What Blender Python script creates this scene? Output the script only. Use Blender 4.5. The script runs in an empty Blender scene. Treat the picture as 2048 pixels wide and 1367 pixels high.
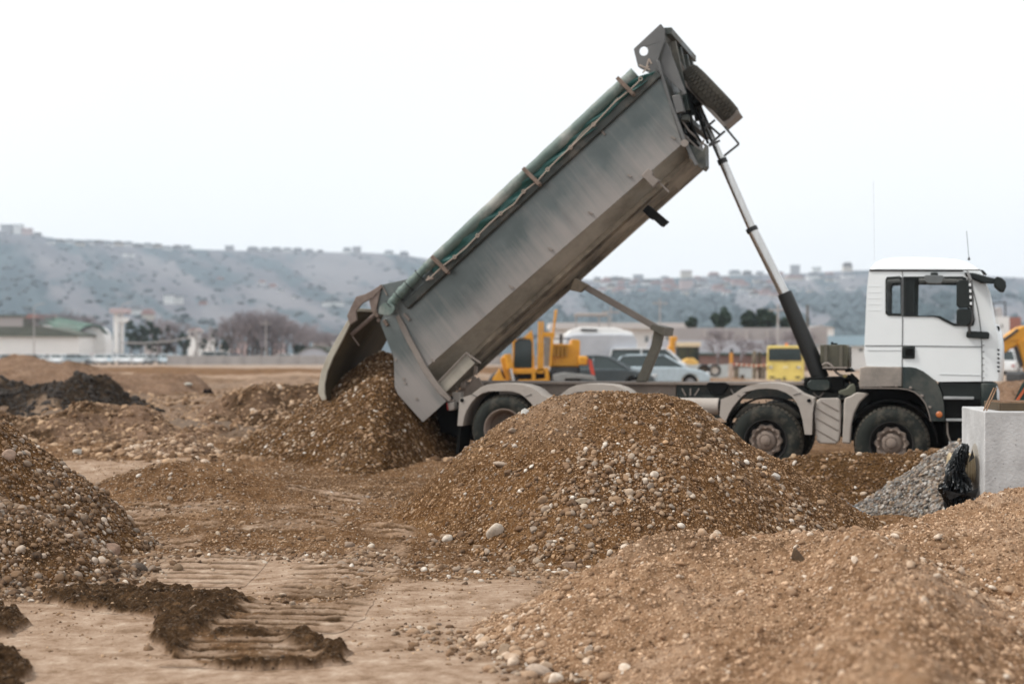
import bpy, bmesh, math, random
import numpy as np
from mathutils import Vector, Matrix
from mathutils.geometry import tessellate_polygon
R = math.radians
random.seed(7)
S = bpy.context.scene
COL = S.collection
# ---------------------------------------------------------------- camera
HC = 1.92; FP = 3129.0; CU = 1024.0; CV = 692.0      # eye height, focal length and horizon in photo pixels
cam_d = bpy.data.cameras.new('camera'); cam = bpy.data.objects.new('camera', cam_d); COL.objects.link(cam)
cam.location = (0, 0, HC); cam.rotation_euler = (R(90), 0, 0)
cam_d.sensor_width = 36; cam_d.lens = 55.0; cam_d.shift_y = 8.5/2048
cam_d.clip_start = 0.1; cam_d.clip_end = 9000
cam_d.dof.use_dof = True; cam_d.dof.focus_distance = 13.8; cam_d.dof.aperture_fstop = 1.4
S.camera = cam
# ---------------------------------------------------------------- light
SUN_EL, SUN_AZ = 50, 262          # degrees; azimuth clockwise from +Y (the view direction)
w = bpy.data.worlds.new('World'); S.world = w; w.use_nodes = True
nt = w.node_tree; nt.nodes.clear()
wo = nt.nodes.new('ShaderNodeOutputWorld'); bg = nt.nodes.new('ShaderNodeBackground')
sky = nt.nodes.new('ShaderNodeTexSky'); sky.sky_type = 'NISHITA'; sky.sun_disc = False
sky.sun_elevation = R(SUN_EL); sky.sun_rotation = R(SUN_AZ); sky.dust_density = 4; sky.air_density = 1.0
hs = nt.nodes.new('ShaderNodeHueSaturation'); hs.inputs['Saturation'].default_value = 0.25
nt.links.new(sky.outputs[0], hs.inputs['Color'])
mx = nt.nodes.new('ShaderNodeMix'); mx.data_type = 'RGBA'; mx.inputs['Factor'].default_value = 0.86
nt.links.new(hs.outputs[0], mx.inputs[6])
# overcast cloud layer: near white, faint large billows
tc = nt.nodes.new('ShaderNodeTexCoord'); nz = nt.nodes.new('ShaderNodeTexNoise')
nz.inputs['Scale'].default_value = 1.3; nz.inputs['Detail'].default_value = 3
nt.links.new(tc.outputs['Generated'], nz.inputs['Vector'])
rp = nt.nodes.new('ShaderNodeValToRGB')
rp.color_ramp.elements[0].position = .3; rp.color_ramp.elements[0].color = (8.9, 9.3, 9.55, 1)
rp.color_ramp.elements[1].position = .7; rp.color_ramp.elements[1].color = (9.9, 10.1, 10.2, 1)
nt.links.new(nz.outputs['Fac'], rp.inputs[0]); nt.links.new(rp.outputs[0], mx.inputs[7])
nt.links.new(mx.outputs[2], bg.inputs['Color']); bg.inputs['Strength'].default_value = 0.057
nt.links.new(bg.outputs[0], wo.inputs[0])
sd = bpy.data.lights.new('sun', 'SUN'); sd.energy = 1.5; sd.angle = R(10); sd.color = (1, .96, .9)
so = bpy.data.objects.new('sun', sd); COL.objects.link(so)
az = R(SUN_AZ); el = R(SUN_EL)
so.rotation_euler = Vector((math.sin(az)*math.cos(el), math.cos(az)*math.cos(el), math.sin(el))).to_track_quat('Z', 'Y').to_euler()
so.location = (0, 0, 60)
S.view_settings.view_transform = 'Standard'; S.view_settings.look = 'None'
S.view_settings.exposure = 1.08; S.view_settings.gamma = 1
S.cycles.max_bounces = 6; S.cycles.volume_bounces = 2; S.cycles.use_denoising = True
S.cycles.transparent_max_bounces = 12
# ---------------------------------------------------------------- generic helpers
def lin(c):
    return tuple(((x/255)/12.92 if x/255 <= .04045 else ((x/255+.055)/1.055)**2.4) for x in c)
def P(u, v, d):
    return Vector(((u-CU)*d/FP, d, HC-(v-CV)*d/FP))
def zat(v, d): return HC-(v-CV)*d/FP
def xat(u, d): return (u-CU)*d/FP
MATS = {}
def mat(name, col, rough=.7, metal=0, col2=None, scale=6, amt=.5, bump=.0, bscale=40, spec=.5, stretch=None, detail=6, coat=0, dust=None, dust_amt=0):
    """principled material whose colour wanders between col and col2 with noise; optional dust film that gathers where noise says"""
    if name in MATS: return MATS[name]
    m = bpy.data.materials.new(name); m.use_nodes = True; MATS[name] = m
    t = m.node_tree; b = t.nodes['Principled BSDF']
    b.inputs['Roughness'].default_value = rough; b.inputs['Metallic'].default_value = metal
    b.inputs['Specular IOR Level'].default_value = spec; b.inputs['Coat Weight'].default_value = coat
    tc = t.nodes.new('ShaderNodeTexCoord'); mp = t.nodes.new('ShaderNodeMapping')
    t.links.new(tc.outputs['Object'], mp.inputs[0])
    if stretch: mp.inputs['Scale'].default_value = stretch
    col2 = col2 or tuple(c*.75 for c in col)
    n = t.nodes.new('ShaderNodeTexNoise'); n.inputs['Scale'].default_value = scale; n.inputs['Detail'].default_value = detail; n.inputs['Roughness'].default_value = .65
    t.links.new(mp.outputs[0], n.inputs['Vector'])
    r = t.nodes.new('ShaderNodeValToRGB'); r.color_ramp.elements[0].position = .5-amt*.4; r.color_ramp.elements[1].position = .5+amt*.4
    r.color_ramp.elements[0].color = (*col2, 1); r.color_ramp.elements[1].color = (*col, 1)
    t.links.new(n.outputs['Fac'], r.inputs[0]); out = r.outputs[0]
    if dust:
        n3 = t.nodes.new('ShaderNodeTexNoise'); n3.inputs['Scale'].default_value = scale*.45; n3.inputs['Detail'].default_value = 8; n3.inputs['Roughness'].default_value = .7
        t.links.new(mp.outputs[0], n3.inputs['Vector'])
        mr = t.nodes.new('ShaderNodeMapRange'); mr.inputs['From Min'].default_value = .62-dust_amt*.5; mr.inputs['From Max'].default_value = .82-dust_amt*.5
        t.links.new(n3.outputs['Fac'], mr.inputs['Value'])
        m3 = t.nodes.new('ShaderNodeMix'); m3.data_type = 'RGBA'; m3.inputs[7].default_value = (*dust, 1)
        t.links.new(mr.outputs[0], m3.inputs['Factor']); t.links.new(out, m3.inputs[6]); out = m3.outputs[2]
        mm = t.nodes.new('ShaderNodeMapRange'); mm.inputs['To Min'].default_value = rough; mm.inputs['To Max'].default_value = .9
        t.links.new(mr.outputs[0], mm.inputs['Value']); t.links.new(mm.outputs[0], b.inputs['Roughness'])
    t.links.new(out, b.inputs['Base Color'])
    if bump:
        n2 = t.nodes.new('ShaderNodeTexNoise'); n2.inputs['Scale'].default_value = bscale; n2.inputs['Detail'].default_value = 5
        t.links.new(mp.outputs[0], n2.inputs['Vector'])
        bp = t.nodes.new('ShaderNodeBump'); bp.inputs['Strength'].default_value = bump; bp.inputs['Distance'].default_value = .02
        t.links.new(n2.outputs['Fac'], bp.inputs['Height']); t.links.new(bp.outputs[0], b.inputs['Normal'])
    return m
def glass(name, tint=(.975, .985, .985), rough=.02):
    if name in MATS: return MATS[name]
    m = bpy.data.materials.new(name); m.use_nodes = True; MATS[name] = m; t = m.node_tree
    b = t.nodes['Principled BSDF']; b.inputs['Base Color'].default_value = (.02, .025, .025, 1); b.inputs['Roughness'].default_value = rough
    tr = t.nodes.new('ShaderNodeBsdfTransparent'); tr.inputs[0].default_value = (*tint, 1)
    ms = t.nodes.new('ShaderNodeMixShader'); ms.inputs[0].default_value = .05
    t.links.new(tr.outputs[0], ms.inputs[1]); t.links.new(b.outputs[0], ms.inputs[2])
    t.links.new(ms.outputs[0], t.nodes['Material Output'].inputs[0]); return m
def tag(o, label=None, cat=None, group=None, kind=None):
    if label: o['label'] = label
    if cat: o['category'] = cat
    if group: o['group'] = group
    if kind: o['kind'] = kind
    return o
def thing(name, label, cat, loc=(0, 0, 0), rz=0, group=None):
    o = bpy.data.objects.new(name, None); COL.objects.link(o); o.empty_display_size = .2
    o.location = loc; o.rotation_euler = (0, 0, rz); return tag(o, label, cat, group)
def copy_tree(o, parent=None):
    c = o.copy(); COL.objects.link(c); c.parent = parent
    for ch in list(o.children): copy_tree(ch, c)
    return c
def mesh_np(name, V, F, m, parent=None, smooth=True, mats=None, matidx=None):
    """object from numpy verts (n,3) and faces (k,3|4)"""
    me = bpy.data.meshes.new(name); V = np.asarray(V, np.float32); F = np.asarray(F, np.int32)
    me.vertices.add(len(V)); me.vertices.foreach_set('co', V.ravel())
    k = F.shape[1]; me.loops.add(F.size); me.loops.foreach_set('vertex_index', F.ravel())
    me.polygons.add(len(F)); me.polygons.foreach_set('loop_start', np.arange(len(F), dtype=np.int32)*k)
    me.polygons.foreach_set('use_smooth', np.full(len(F), smooth))
    me.update(calc_edges=True); me.validate()
    me.materials.append(m)
    o = bpy.data.objects.new(name, me); COL.objects.link(o); o.parent = parent
    return o
class MB:
    def __init__(s): s.v = []; s.f = []
    def add(s, vs, fs):
        k = len(s.v); s.v += [tuple(p) for p in vs]; s.f += [tuple(i+k for i in f) for f in fs]; return s
    def box(s, a, b, rot=None, org=None):
        x0, y0, z0 = a; x1, y1, z1 = b
        vs = [Vector(p) for p in ((x0,y0,z0),(x1,y0,z0),(x1,y1,z0),(x0,y1,z0),(x0,y0,z1),(x1,y0,z1),(x1,y1,z1),(x0,y1,z1))]
        if rot is not None:
            c = Vector(org) if org is not None else sum(vs, Vector())/8
            vs = [c+rot@(p-c) for p in vs]
        return s.add(vs, [(0,3,2,1),(4,5,6,7),(0,1,5,4),(1,2,6,5),(2,3,7,6),(3,0,4,7)])
    def prism(s, pts, y0, y1, holes=(), caps=(1, 1)):
        """outline in x,z extruded from y0 to y1, with holes"""
        loops = [list(pts)]+[list(h) for h in holes]
        flat = [p for l in loops for p in l]; n = len(flat)
        tris = tessellate_polygon([[Vector((p[0], p[1], 0)) for p in l] for l in loops])
        vs = [(p[0], y0, p[1]) for p in flat]+[(p[0], y1, p[1]) for p in flat]
        fs = []
        if caps[0]: fs += [tuple(t) for t in tris]
        if caps[1]: fs += [tuple(i+n for i in t[::-1]) for t in tris]
        k = 0
        for l in loops:
            m = len(l)
            for i in range(m): fs.append((k+i, k+(i+1) % m, n+k+(i+1) % m, n+k+i))
            k += m
        return s.add(vs, fs)
    def zprism(s, pts, z0, z1):
        n = len(pts); tris = tessellate_polygon([[Vector((p[0], p[1], 0)) for p in pts]])
        vs = [(p[0], p[1], z0) for p in pts]+[(p[0], p[1], z1) for p in pts]
        fs = [tuple(t) for t in tris]+[tuple(i+n for i in t[::-1]) for t in tris]+[(i, (i+1) % n, n+(i+1) % n, n+i) for i in range(n)]
        return s.add(vs, fs)
    def loft(s, rings, cap=True):
        n = len(rings[0]); vs = [p for r in rings for p in r]; fs = []
        for k in range(len(rings)-1):
            for i in range(n): fs.append((k*n+i, k*n+(i+1) % n, (k+1)*n+(i+1) % n, (k+1)*n+i))
        if cap: fs += [tuple(range(n)), tuple(range((len(rings)-1)*n, len(rings)*n))[::-1]]
        return s.add(vs, fs)
    def tube(s, path, r, n=10, rad=None, cap=True):
        path = [Vector(p) for p in path]; rings = []; up = None
        for i, p in enumerate(path):
            a = path[max(i-1, 0)]; b = path[min(i+1, len(path)-1)]; t = (b-a).normalized()
            if up is None:
                up = Vector((0, 0, 1)) if abs(t.z) < .9 else Vector((1, 0, 0))
            e1 = (up-t*up.dot(t)).normalized(); up = e1; e2 = t.cross(e1); rr = rad[i] if rad else r
            rings.append([p+rr*(math.cos(2*math.pi*k/n)*e1+math.sin(2*math.pi*k/n)*e2) for k in range(n)])
        return s.loft(rings, cap)
    def beam(s, a, b, w, h, up=(0, 0, 1)):
        a = Vector(a); b = Vector(b); t = (b-a).normalized(); up = Vector(up)
        e1 = (up-t*up.dot(t)); e1 = e1.normalized() if e1.length > 1e-4 else Vector((1, 0, 0)); e2 = t.cross(e1)
        r = [[p+e1*sx*h/2+e2*sy*w/2 for sx, sy in ((1, 1), (1, -1), (-1, -1), (-1, 1))] for p in (a, b)]
        return s.loft(r)
    def lathe(s, prof, n=48, c=(0, 0, 0), axis='y', cap=False, ph=0):
        rings = []
        for rr, y in prof:
            ring = []
            for k in range(n):
                a = 2*math.pi*k/n+ph; x, z = rr*math.cos(a), rr*math.sin(a)
                p = {'y': (x, y, z), 'z': (x, z, y), 'x': (y, x, z)}[axis]
                ring.append((p[0]+c[0], p[1]+c[1], p[2]+c[2]))
            rings.append(ring)
        return s.loft(rings, cap)
    def build(s, name, m, parent=None, bev=0, ang=35, flat=False, seg=2):
        me = bpy.data.meshes.new(name); me.from_pydata(s.v, [], s.f); me.materials.append(m)
        bm = bmesh.new(); bm.from_mesh(me); bmesh.ops.recalc_face_normals(bm, faces=bm.faces); bm.to_mesh(me); bm.free()
        if not flat:
            me.polygons.foreach_set('use_smooth', [True]*len(me.polygons)); me.set_sharp_from_angle(angle=R(ang))
        o = bpy.data.objects.new(name, me); COL.objects.link(o); o.parent = parent
        if bev:
            b = o.modifiers.new('bevel', 'BEVEL'); b.width = bev; b.segments = seg; b.limit_method = 'ANGLE'; b.angle_limit = R(40)
            b.harden_normals = False
        return o
# ---------------------------------------------------------------- numpy noise
def _h(ix, iy, seed):
    n = (ix.astype(np.int64)*374761393+iy.astype(np.int64)*668265263+seed*974711) & 0x7fffffff
    n = ((n ^ (n >> 13))*1274126177) & 0x7fffffff
    return ((n ^ (n >> 16)) & 0xffff)/65535.0
def vn(x, y, seed=0):
    ix = np.floor(x); iy = np.floor(y); fx = x-ix; fy = y-iy; ix = ix.astype(np.int64); iy = iy.astype(np.int64)
    fx = fx*fx*(3-2*fx); fy = fy*fy*(3-2*fy)
    a = _h(ix, iy, seed); b = _h(ix+1, iy, seed); c = _h(ix, iy+1, seed); d = _h(ix+1, iy+1, seed)
    return (a*(1-fx)+b*fx)*(1-fy)+(c*(1-fx)+d*fx)*fy
def fbm(x, y, f, o=4, g=.5, seed=0):
    s = 0; a = 1; t = 0
    for i in range(o):
        c, sn = math.cos(.6*i+.3), math.sin(.6*i+.3)
        s = s+a*(vn((x*c-y*sn)*f, (x*sn+y*c)*f, seed+i*17)-.5)*2; t += a; a *= g; f *= 2.03
    return s/t
def sst(e0, e1, x):
    t = np.clip((x-e0)/(e1-e0), 0, 1); return t*t*(3-2*t)
# ================================================================ SETTING: ground
def A_(v): return np.asarray(v, float)
def gauss(x, y, cx, cy, sx, sy, rot=0):
    c, s = math.cos(rot), math.sin(rot); dx, dy = x-cx, y-cy
    return np.exp(-((dx*c+dy*s)/sx)**2-((-dx*s+dy*c)/sy)**2)
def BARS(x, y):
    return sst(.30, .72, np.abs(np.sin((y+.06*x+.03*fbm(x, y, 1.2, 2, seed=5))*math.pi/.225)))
def H0(x, y, fine=True):
    x = A_(x); y = A_(y)
    z = .16*sst(19, 24, y)*(1-sst(1, 5, x))+.0*x
    z = z+.03*fbm(x, y, .35, 3, seed=3)
    # low spoil spread in the middle left
    z = z+.50*gauss(x, y, -3.9, 18.3, 1.25, 1.0)+.18*gauss(x, y, -2.4, 16.8, 2.4, 2.6)*sst(12.8, 14.2, y)
    # bumpy worked field behind, left
    fld = sst(25, 31, y)*(1-sst(95, 150, y))
    z = z+fld*(.10+.42*fbm(x, y, .16, 4, seed=11)+.42*np.abs(fbm(x, y, .45, 4, seed=12))*(1-sst(70, 100, y))+.13*fbm(x, y, 1.6, 4, seed=14)*(1-sst(60, 90, y))+.045*fbm(x, y, 6, 3, seed=15)*(1-sst(50, 70, y)))
    z = z-.30*gauss(x, y, -7.4, 29.0, .9, .8)-.45*gauss(x, y, -5.4, 33.0, 1.4, .9)+.35*gauss(x, y, -8.6, 31.5, 1.6, .8)+.30*gauss(x, y, -3.9, 36.5, 1.5, 1.0)
    # land falls slowly away towards the car park
    z = z-1.0*sst(120, 260, y)-.3*sst(60, 95, y)*sst(0, 12, x)
    if fine:
        near = 1-sst(30, 60, y)
        smooth_zone = PALE(x, y)
        amp = (1-.85*smooth_zone)*near
        z = z+amp*(.045*fbm(x, y, 2.0, 4, seed=21)+.026*fbm(x, y, 8, 3, seed=22)+.01*fbm(x, y, 26, 2, seed=23))
        # dark churned mud, pressed into bars by crawler tracks
        m = MUD(x, y)
        bars = BARS(x, y)*(.75+.35*fbm(x, y, 5, 3, seed=6))
        t1 = TRK(x, y)
        z = z+m*(.055+.05*fbm(x, y, 3.1, 4, seed=31)+.045*fbm(x, y, 11, 3, seed=33)+.02*fbm(x, y, 30, 2, seed=34))*(1-.88*t1)
        z = z+t1*(.030*bars-.012)
        t2 = TRK2(x, y)
        z = z+t2*(.024*bars-.008)
        band = sst(13.4, 14.6, y)*(1-sst(21, 23, y))*(1-smooth_zone)
        z = z+band*(.045*fbm(x*.35, y*1.6, 1.6, 3, seed=25))
    return z
def boxm(x, y, x0, x1, y0, y1, s=.12):
    return sst(x0-s, x0+s, x)*(1-sst(x1-s, x1+s, x))*sst(y0-s, y0+s, y)*(1-sst(y1-s, y1+s, y))
def polymask(x, y, pts, s_):
    """soft inside mask of a ground outline (world x, y)"""
    x = A_(x); y = A_(y); d2 = np.full(np.broadcast(x, y).shape, 1e9); ins = np.zeros(d2.shape, bool); n = len(pts)
    for i in range(n):
        x0, y0 = pts[i]; x1, y1 = pts[(i+1) % n]; ex, ey = x1-x0, y1-y0
        t = np.clip(((x-x0)*ex+(y-y0)*ey)/(ex*ex+ey*ey), 0, 1); d2 = np.minimum(d2, (x-x0-t*ex)**2+(y-y0-t*ey)**2)
        if y0 != y1: ins ^= ((y0 > y) != (y1 > y)) & (x < (x1-x0)*(y-y0)/(y1-y0)+x0)
    d = np.sqrt(d2); return sst(-s_, s_, np.where(ins, d, -d))
def gp(pts): return [((u-CU)*(HC*FP/(v-CV))/FP, HC*FP/(v-CV)) for u, v in pts]
MUDP = [gp([(70,1180),(250,1174),(480,1193),(560,1212),(690,1213),(688,1246),(612,1258),(640,1296),(712,1306),(700,1332),(480,1337),(355,1317),(296,1276),(335,1240),(240,1226),(105,1214)]),
        gp([(-60,1212),(30,1226),(58,1250),(25,1272),(-60,1278)]), gp([(-60,1298),(25,1308),(50,1330),(36,1420),(-60,1420)])]
def MUD(x, y):
    x = A_(x); y = A_(y); m = np.zeros(np.broadcast(x, y).shape)
    k = (np.abs(x+3) < 3.5) & (y > 7.5) & (y < 13.6)
    if not k.any(): return m
    xx, yy = np.broadcast_to(x, m.shape)[k], np.broadcast_to(y, m.shape)[k]
    nx = xx+.10*fbm(xx, yy, 2.6, 4, seed=41)+.035*fbm(xx, yy, 14, 3, seed=40); ny = yy+.16*fbm(xx, yy, 2.0, 4, seed=43)+.05*fbm(xx, yy, 12, 3, seed=39); q = np.zeros(xx.shape)
    for p in MUDP: q = np.maximum(q, polymask(nx, ny, p, .022))
    m[k] = q; return m
def TRK(x, y):
    x = x+.09*fbm(x, y, 1.8, 3, seed=44); return boxm(x, y, -2.06+.03*(y-10), -1.14+.03*(y-10), 9.35, 11.75, .06)*sst(-.55, -.25, fbm(x, y, 1.5, 3, seed=45))
def TRK2(x, y):
    a = boxm(x, y, -1.85, -1.2, 12.0, 14.0, .05)+boxm(x, y, -1.5, -.95, 12.9, 15.6, .05)+boxm(x, y, -4.1, -2.9, 14.3, 17.0, .06)+boxm(x, y, -2.6, -1.7, 15.0, 19.0, .06)+boxm(x, y, -3.0, -2.2, 12.6, 14.0, .06)
    return np.clip(a, 0, 1)*sst(-.5, .0, fbm(x, y, .8, 3, seed=48))
def PALE(x, y):
    """dried, wheel-polished pale crust"""
    nx = x+.5*fbm(x, y, .5, 4, seed=51); ny = y+.7*fbm(x, y, .45, 4, seed=53)
    p = boxm(nx, ny, -6, -.05, 5.0, 11.8, .25)
    p = np.maximum(p, boxm(nx, ny, -3.3, -1.8, 11.9, 14.2, .25))
    p = np.maximum(p, boxm(nx, ny, -1.3, .2, 10.5, 13.0, .2))
    p = np.maximum(p, .9*boxm(nx, ny, -7.5, -5.0, 21.2, 24.0, .3))
    p = np.maximum(p, .8*boxm(nx, ny, -22, -8, 74, 92, 2))
    return p
# ridge-profile piles: a crest polyline read as (photo u, v) at crest depth d, sides falling at front / back slopes
class Pile:
    def __init__(s, pts, d, fs, bs, rnd=.35, seed=0, amp=.05, skew=0.0, dd=None):
        pts = sorted(pts); s.d = d; s.xs = A_([xat(u, d) for u, v in pts]); s.zs = A_([zat(v, d) for u, v in pts])
        s.fs, s.bs, s.rnd, s.seed, s.amp, s.skew = fs, bs, rnd, seed, amp, skew
    def crest(s, x): return np.interp(x, s.xs, s.zs, left=-2, right=-2)
    def H(s, x, y, fine=True):
        x = A_(x); y = A_(y)
        xw = x+.12*fbm(x, y, .9, 3, seed=s.seed+7)*min(1, s.rnd*3)
        xe = np.clip(xw, s.xs[0]-5, s.xs[-1]+5)
        z = np.interp(xe, s.xs, s.zs)
        z = z-.7*np.maximum(s.xs[0]-xe, 0)-.7*np.maximum(xe-s.xs[-1], 0)
        t = y-(s.d+s.skew*(x-s.xs.mean()))
        g = lambda q: np.sqrt(q*q+s.rnd**2)-s.rnd
        drop = np.where(t < 0, g(t)*s.fs, g(t)*s.bs)
        n = s.amp*fbm(x, y, 1.1, 4, seed=s.seed)
        if fine: n = n+.030*fbm(x, y, 5, 4, seed=s.seed+1)+.018*fbm(x, y, 16, 3, seed=s.seed+2)+.008*fbm(x, y, 42, 2, seed=s.seed+3)
        n = n-.5*s.amp*(1-sst(0, .5, np.abs(t)))*0
        return z-drop+n
PA = Pile([(640,1100),(720,1075),(760,1042),(800,1010),(850,972),(890,935),(940,895),(1000,856),(1060,822),(1110,797),(1160,787),(1250,784),(1340,790),(1390,812),(1440,843),(1490,884),(1560,920),(1640,968),(1700,1012),(1740,1040),(1800,1080)], 16.3, .60, .62, .35, 100, .055)
PB = Pile([(-700,735),(-400,735),(-200,762),(-80,800),(0,838),(60,884),(120,930),(180,975),(235,1020),(270,1062),(330,1100)], 14.4, .62, .6, .3, 140, .07)
PB2 = Pile([(-600,900),(-300,915),(-100,955),(0,1000),(80,1028),(150,1062),(220,1105),(275,1148),(330,1190)], 13.1, .66, .5, .25, 150, .06)
PD = Pile([(330,955),(400,925),(450,902),(500,874),(550,846),(600,812),(650,780),(700,745),(735,720),(768,706),(795,716),(830,765),(870,820),(900,860),(940,900),(990,940)], 25.6, .50, .6, .3, 180, .08)
PF = Pile([(1500,960),(1540,930),(1600,912),(1700,907),(1790,909),(1860,905),(1950,903),(2100,900),(2300,900)], 20.0, .46, .3, .25, 200, .045)
PG = Pile([(1640,1050),(1700,1020),(1740,1000),(1790,966),(1830,940),(1870,915),(1900,898),(1930,884),(1990,872),(2100,862),(2300,860)], 17.9, .72, .5, .15, 220, .06)
PK = Pile([(-400,752),(-60,752),(0,760),(50,772),(85,762),(120,755),(155,752),(200,760),(240,778),(268,795),(290,812),(340,835)], 38, .40, .4, .25, 240, .42)
PT = Pile([(-400,735),(-50,728),(30,722),(70,716),(120,727),(200,737),(300,745),(380,752)], 52, .3, .3, .8, 250, .3)
PR = Pile([(150,935),(190,922),(240,900),(290,886),(360,876),(410,888),(440,905),(480,930)], 25.5, .4, .4, .3, 260, .09)
PM = Pile([(330,850),(400,822),(450,800),(500,786),(550,778),(610,776),(660,780),(720,800)], 35, .42, .3, .5, 270, .5)
PN = Pile([(1900,840),(1960,795),(2010,766),(2060,762),(2200,760),(2400,790)], 30, .4, .3, .5, 280, .2)
def HE(x, y, fine=True):
    """foreground bank: broad shovelled plateau with ridges"""
    x = A_(x); y = A_(y)
    xl = np.interp(y, [3, 7, 8.9, 10.1, 10.8, 11.9, 13], [.5, .25, .12, -.45, -.40, .35, 1.0])
    yb = np.interp(x, [-.5, 0, .5, 1.2, 2.9, 4.0, 5.2, 8], [10.9, 11.6, 12.25, 12.7, 13.4, 14.9, 16.6, 17.5])
    wx = x+.18*fbm(x, y, .9, 3, seed=301); wy = y+.25*fbm(x, y, .8, 3, seed=302)
    m = sst(-.15, 1.25, wx-xl)*sst(-.15, .85, yb-wy)
    z = .40*m
    z = z+m*.16*gauss(x, y, 1.15, 11.3, 1.0, .75, .2)
    # long ridge running towards the camera, with a wheel rut right of it
    rx = np.interp(y, [5, 7, 9, 10.5, 12.5], [1.25, 1.7, 2.35, 2.35, 1.9])
    z = z+m*(.27*np.exp(-((x-rx)/.38)**2)*(1-sst(10.3, 11.4, y))-.13*np.exp(-((x-rx-.95)/.5)**2)*(1-sst(10.5, 12.0, y)))
    z = z-m*.12*gauss(x, y, 1.2, 9.4, .9, 1.0)
    z = z+m*.14*sst(3.0, 5.5, x)*sst(10, 14, y)
    z = z+m*.10*np.exp(-((y-11.6+.2*x)/.25)**2)*sst(1.5, 2.5, x)
    z = z+m*(.15*fbm(x, y, .8, 4, seed=303)+.09*np.abs(fbm(x+.5*y, y, 1.5, 4, seed=308)))
    if fine: z = z+m*(.055*fbm(x, y, 3.5, 4, seed=304)+.032*fbm(x, y, 12, 3, seed=305)+.014*fbm(x, y, 36, 2, seed=306))
    return z-.06*(1-m)-.6*(1-sst(-.7, -.1, np.minimum(wx-xl, yb-wy)))
def Hall(x, y, ps):
    z = H0(x, y)
    for p in ps: z = np.maximum(z, p(x, y))
    return z
# ground materials --------------------------------------------------------
def soil_mat(name, base, dark, light, attr=True, wet_and_shade=(.030, .017, .0085), pebble=.5, big=1.2, bump=.7):
    m = bpy.data.materials.new(name); m.use_nodes = True; t = m.node_tree; b = t.nodes['Principled BSDF']; N = t.nodes.new; L = t.links.new
    b.inputs['Roughness'].default_value = 1; b.inputs['Specular IOR Level'].default_value = .05
    tc = N('ShaderNodeTexCoord')
    def noise(s, d=6, r=.62):
        n = N('ShaderNodeTexNoise'); n.inputs['Scale'].default_value = s; n.inputs['Detail'].default_value = d; n.inputs['Roughness'].default_value = r; L(tc.outputs['Object'], n.inputs['Vector']); return n
    def ramp(src, stops):
        r = N('ShaderNodeValToRGB'); e = r.color_ramp.elements
        e[0].position, e[0].color = stops[0][0], (*stops[0][1], 1); e[1].position, e[1].color = stops[-1][0], (*stops[-1][1], 1)
        for p, c in stops[1:-1]:
            q = e.new(p); q.color = (*c, 1)
        L(src, r.inputs[0]); return r
    def mix(f, a, c):
        q = N('ShaderNodeMix'); q.data_type = 'RGBA'
        if isinstance(f, float): q.inputs['Factor'].default_value = f
        else: L(f, q.inputs['Factor'])
        if isinstance(a, tuple): q.inputs[6].default_value = (*a, 1)
        else: L(a, q.inputs[6])
        if isinstance(c, tuple): q.inputs[7].default_value = (*c, 1)
        else: L(c, q.inputs[7])
        return q.outputs[2]
    n1 = noise(big); n2 = noise(9, 8, .7)
    c = ramp(n1.outputs[0], [(.3, dark), (.52, base), (.72, light)]).outputs[0]
    c2 = ramp(n2.outputs[0], [(.32, dark), (.5, base), (.68, light)]).outputs[0]
    c = mix(.55, c, c2)
    # embedded grit: voronoi cells of varied colour
    vo = N('ShaderNodeTexVoronoi'); vo.inputs['Scale'].default_value = 38; L(tc.outputs['Object'], vo.inputs['Vector'])
    sep = N('ShaderNodeSeparateColor'); L(vo.outputs['Color'], sep.inputs[0])
    gr = ramp(sep.outputs[0], [(0, dark), (.35, base), (.7, light), (.93, tuple(min(1, v*1.5+.06) for v in light)), (1, (.55, .5, .45))]).outputs[0]
    mr = N('ShaderNodeMapRange'); mr.inputs['From Min'].default_value = .011; mr.inputs['From Max'].default_value = .006
    mr.inputs['From Min'].default_value = .45; mr.inputs['From Max'].default_value = .3; mr.inputs['To Max'].default_value = pebble
    L(vo.outputs['Distance'], mr.inputs['Value'])
    c = mix(mr.outputs[0], c, gr)
    hgt = N('ShaderNodeMath'); hgt.operation = 'MULTIPLY_ADD'; n4 = noise(48, 8, .8); L(mr.outputs[0], hgt.inputs[0]); hgt.inputs[1].default_value = .5; L(n4.outputs[0], hgt.inputs[2])
    if attr:
        at = N('ShaderNodeAttribute'); at.attribute_name = 'zone'
        sp = N('ShaderNodeSeparateColor'); L(at.outputs['Color'], sp.inputs[0])
        n5 = noise(4.5, 10, .78)
        pc = ramp(n5.outputs[0], [(.32, (.13, .078, .045)), (.44, (.27, .180, .120)), (.56, (.375, .270, .195)), (.70, (.54, .43, .335))]).outputs[0]
        c = mix(sp.outputs[0], c, pc)
        c = mix(sp.outputs[1], c, ramp(n2.outputs[0], [(.35, wet_and_shade), (.56, tuple(v*2.4 for v in wet_and_shade)), (.70, tuple(v*5.5 for v in wet_and_shade))]).outputs[0])
        # blue channel: far grey-beige hardstanding
        c = mix(sp.outputs[2], c, ramp(n1.outputs[0], [(.3, (.30, .23, .18)), (.7, (.46, .37, .30))]).outputs[0])
        fm = N('ShaderNodeMath'); fm.operation = 'MULTIPLY_ADD'; L(sp.outputs[0], fm.inputs[0]); fm.inputs[1].default_value = -.35*bump; fm.inputs[2].default_value = bump
    bp = N('ShaderNodeBump'); bp.inputs['Distance'].default_value = .045; bp.inputs['Strength'].default_value = bump
    if attr: L(fm.outputs[0], bp.inputs['Strength'])
    L(hgt.outputs[0], bp.inputs['Height']); L(bp.outputs[0], b.inputs['Normal'])
    L(c, b.inputs['Base Color']); return m
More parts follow.
